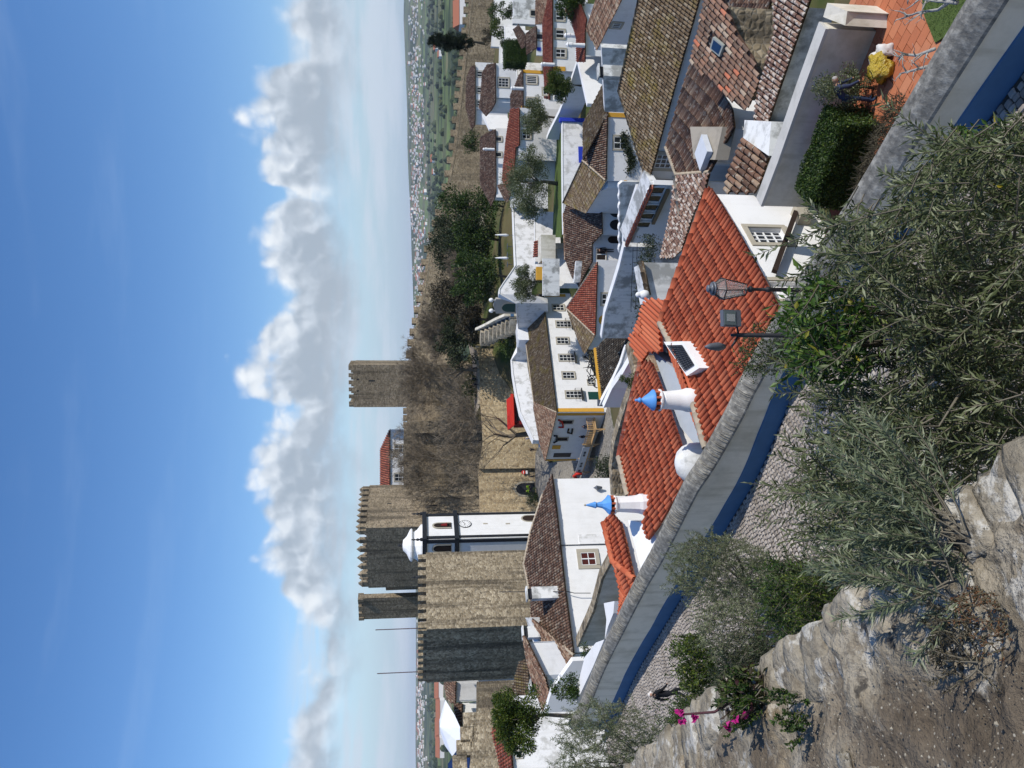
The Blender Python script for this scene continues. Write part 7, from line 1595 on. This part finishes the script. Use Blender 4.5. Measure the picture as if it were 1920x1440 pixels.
# ================================================================== FAR VALLEY
t = NT('far_house_wall'); FHW = t.done((.78, .75, .72), .9, .1); FHR = m_plain('far_house_roof', (.34, .13, .075), .9, .1)
def far_mesh(w_, d_, h_):
    m = MB(); m.aabb(-w_ / 2, w_ / 2, -d_ / 2, d_ / 2, -3, h_); m.cur = 1; r = h_ + w_ * .22
    m.poly([(-w_ / 2 - .4, -d_ / 2 - .4, h_), (w_ / 2 + .4, -d_ / 2 - .4, h_), (w_ / 2 + .4, 0, r), (-w_ / 2 - .4, 0, r)]); m.poly([(-w_ / 2 - .4, d_ / 2 + .4, h_), (w_ / 2 + .4, d_ / 2 + .4, h_), (w_ / 2 + .4, 0, r), (-w_ / 2 - .4, 0, r)]); m.poly([(-w_ / 2, -d_ / 2, h_), (-w_ / 2, d_ / 2, h_), (-w_ / 2, 0, r)]); m.poly([(w_ / 2, -d_ / 2, h_), (w_ / 2, d_ / 2, h_), (w_ / 2, 0, r)]); return m.mesh('far_house', [FHW, FHR])
FM = [far_mesh(13, 10, 6), far_mesh(20, 11, 7), far_mesh(16, 14, 11), far_mesh(30, 14, 7)]
rs = random.Random(12); cnt = 0; more = MB()
def far_house(x, y, k, lab, grp, s=1.0, rot=None):
    o = bpy.data.objects.new('far_house', FM[k]); COL.objects.link(o); o.location = (x, y, gz(x, y)); o.rotation_euler = (0, 0, rs.uniform(-.5, .5) if rot is None else rot); o.scale = (s, s, s); return tag(o, lab, 'house', grp)
for i in range(300):
    px = rs.uniform(-.02, .42) if i < 215 else rs.uniform(-.56, -.34); Y = rs.gauss(5250, 330) if i < 215 else rs.gauss(5600, 250); Y = max(4400, min(6200, Y)); far_house(px * Y, Y, rs.choice((0, 0, 1, 2)), 'white house of the distant town on the horizon hills', 'houses of the distant town', rs.uniform(.8, 1.6))
for i in range(800):
    px = rs.uniform(-.02, .52) if i < 620 else rs.uniform(-.56, -.30); Y = rs.gauss(5350, 330); s_ = rs.uniform(4, 9); z = gz(px * Y, Y); more.cur = 0; more.aabb(px * Y - s_, px * Y + s_, Y - s_, Y + s_, z - 3, z + s_ * .8); more.cur = 1 if rs.random() < .4 else 0; more.aabb(px * Y - s_ * 1.05, px * Y + s_ * 1.05, Y - s_ * 1.05, Y + s_ * 1.05, z + s_ * .8, z + s_ * 1.15)
tag(more.build('distant_town', [FHW, FHR], None, False, False), 'mass of tiny white houses of the distant town', 'houses', None, 'stuff')
for (x, y, Y, k, s_, lab) in ((815, 85, 2300, 1, 1.5, 'pale farmhouse in the green valley left of the cypress'), (824, 102, 2000, 0, 1.3, 'white farm building in the valley beside the fields'), (868, 28, 1000, 3, 1.2, 'long yellow farm building near the town wall, far right'), (803, 297, 2900, 1, 1.4, 'reddish farmhouse in the middle of the valley'), (806, 322, 2700, 0, 1.4, 'white cottage in the valley by the dark wood'),
    (813, 1290, 1900, 3, 1.6, 'red-roofed farm shed in the left valley, nearest the tower'), (815, 1330, 1800, 3, 1.5, 'red-roofed farm shed in the left valley above the tent'), (815, 1365, 1850, 3, 1.5, 'red-roofed farm shed in the left valley, third in the row'), (816, 1400, 1800, 3, 1.5, 'red-roofed farm shed in the left valley, leftmost')):
    p = atZ(x, y, -60); k_ = Y / p.y; far_house(p.x * k_, Y, k, lab, 'farm buildings in the valley', s_, .1)
WOODS = m_leaf('far_wood_leaf', [(0, (.016, .028, .012)), (.6, (.032, .050, .018)), (1, (.060, .075, .028))], .9, 0)
mb = MB()
for i in range(3400):
    Y = rs.uniform(320, 4300) if i % 3 else rs.uniform(320, 1500); az = rs.uniform(-.62, .62); X = az * Y
    if noise.noise(Vector((X / 420, Y / 420, 7))) < .02 and rs.random() < .88: continue
    r = rs.uniform(3, 7) * (1 + Y / 3500); z = gz(X, Y); n0 = len(mb.v); mb.tint = rs.random()
    top = []
    for j in range(6): a = j * pi / 3 + rs.random(); mb.v.append((X + cos(a) * r * rs.uniform(.8, 1.2), Y + sin(a) * r * rs.uniform(.8, 1.2), z - 1))
    for j in range(6): a = j * pi / 3 + rs.random() * .6; mb.v.append((X + cos(a) * r * rs.uniform(.7, 1.1), Y + sin(a) * r * rs.uniform(.7, 1.1), z + r * rs.uniform(.5, .9)))
    mb.v.append((X, Y, z + r * rs.uniform(1.1, 1.5)))
    for j in range(6): mb.face((n0 + j, n0 + (j + 1) % 6, n0 + 6 + (j + 1) % 6, n0 + 6 + j)); mb.face((n0 + 6 + j, n0 + 6 + (j + 1) % 6, n0 + 12))
tag(mb.build('woodland', WOODS, None, False, False), kind='stuff')

# ================================================================== HAZE: one even body of air round the whole place
mb = MB(); mb.aabb(-16900, 16900, -3200, 21000, -90, 190); hzo = mb.build('haze', MORT); hzo.data.materials.clear()
hm = bpy.data.materials.new('haze_air'); hm.use_nodes = True; hm.node_tree.nodes.clear(); ho = hm.node_tree.nodes.new('ShaderNodeOutputMaterial'); hv = hm.node_tree.nodes.new('ShaderNodeVolumePrincipled')
hv.inputs['Color'].default_value = (.80, .88, 1.0, 1); hv.inputs['Density'].default_value = 0.000042; hv.inputs['Anisotropy'].default_value = 0.0
hm.node_tree.links.new(hv.outputs[0], ho.inputs['Volume']); hzo.data.materials.append(hm); tag(hzo, kind='stuff')
sc.cycles.volume_bounces = 0
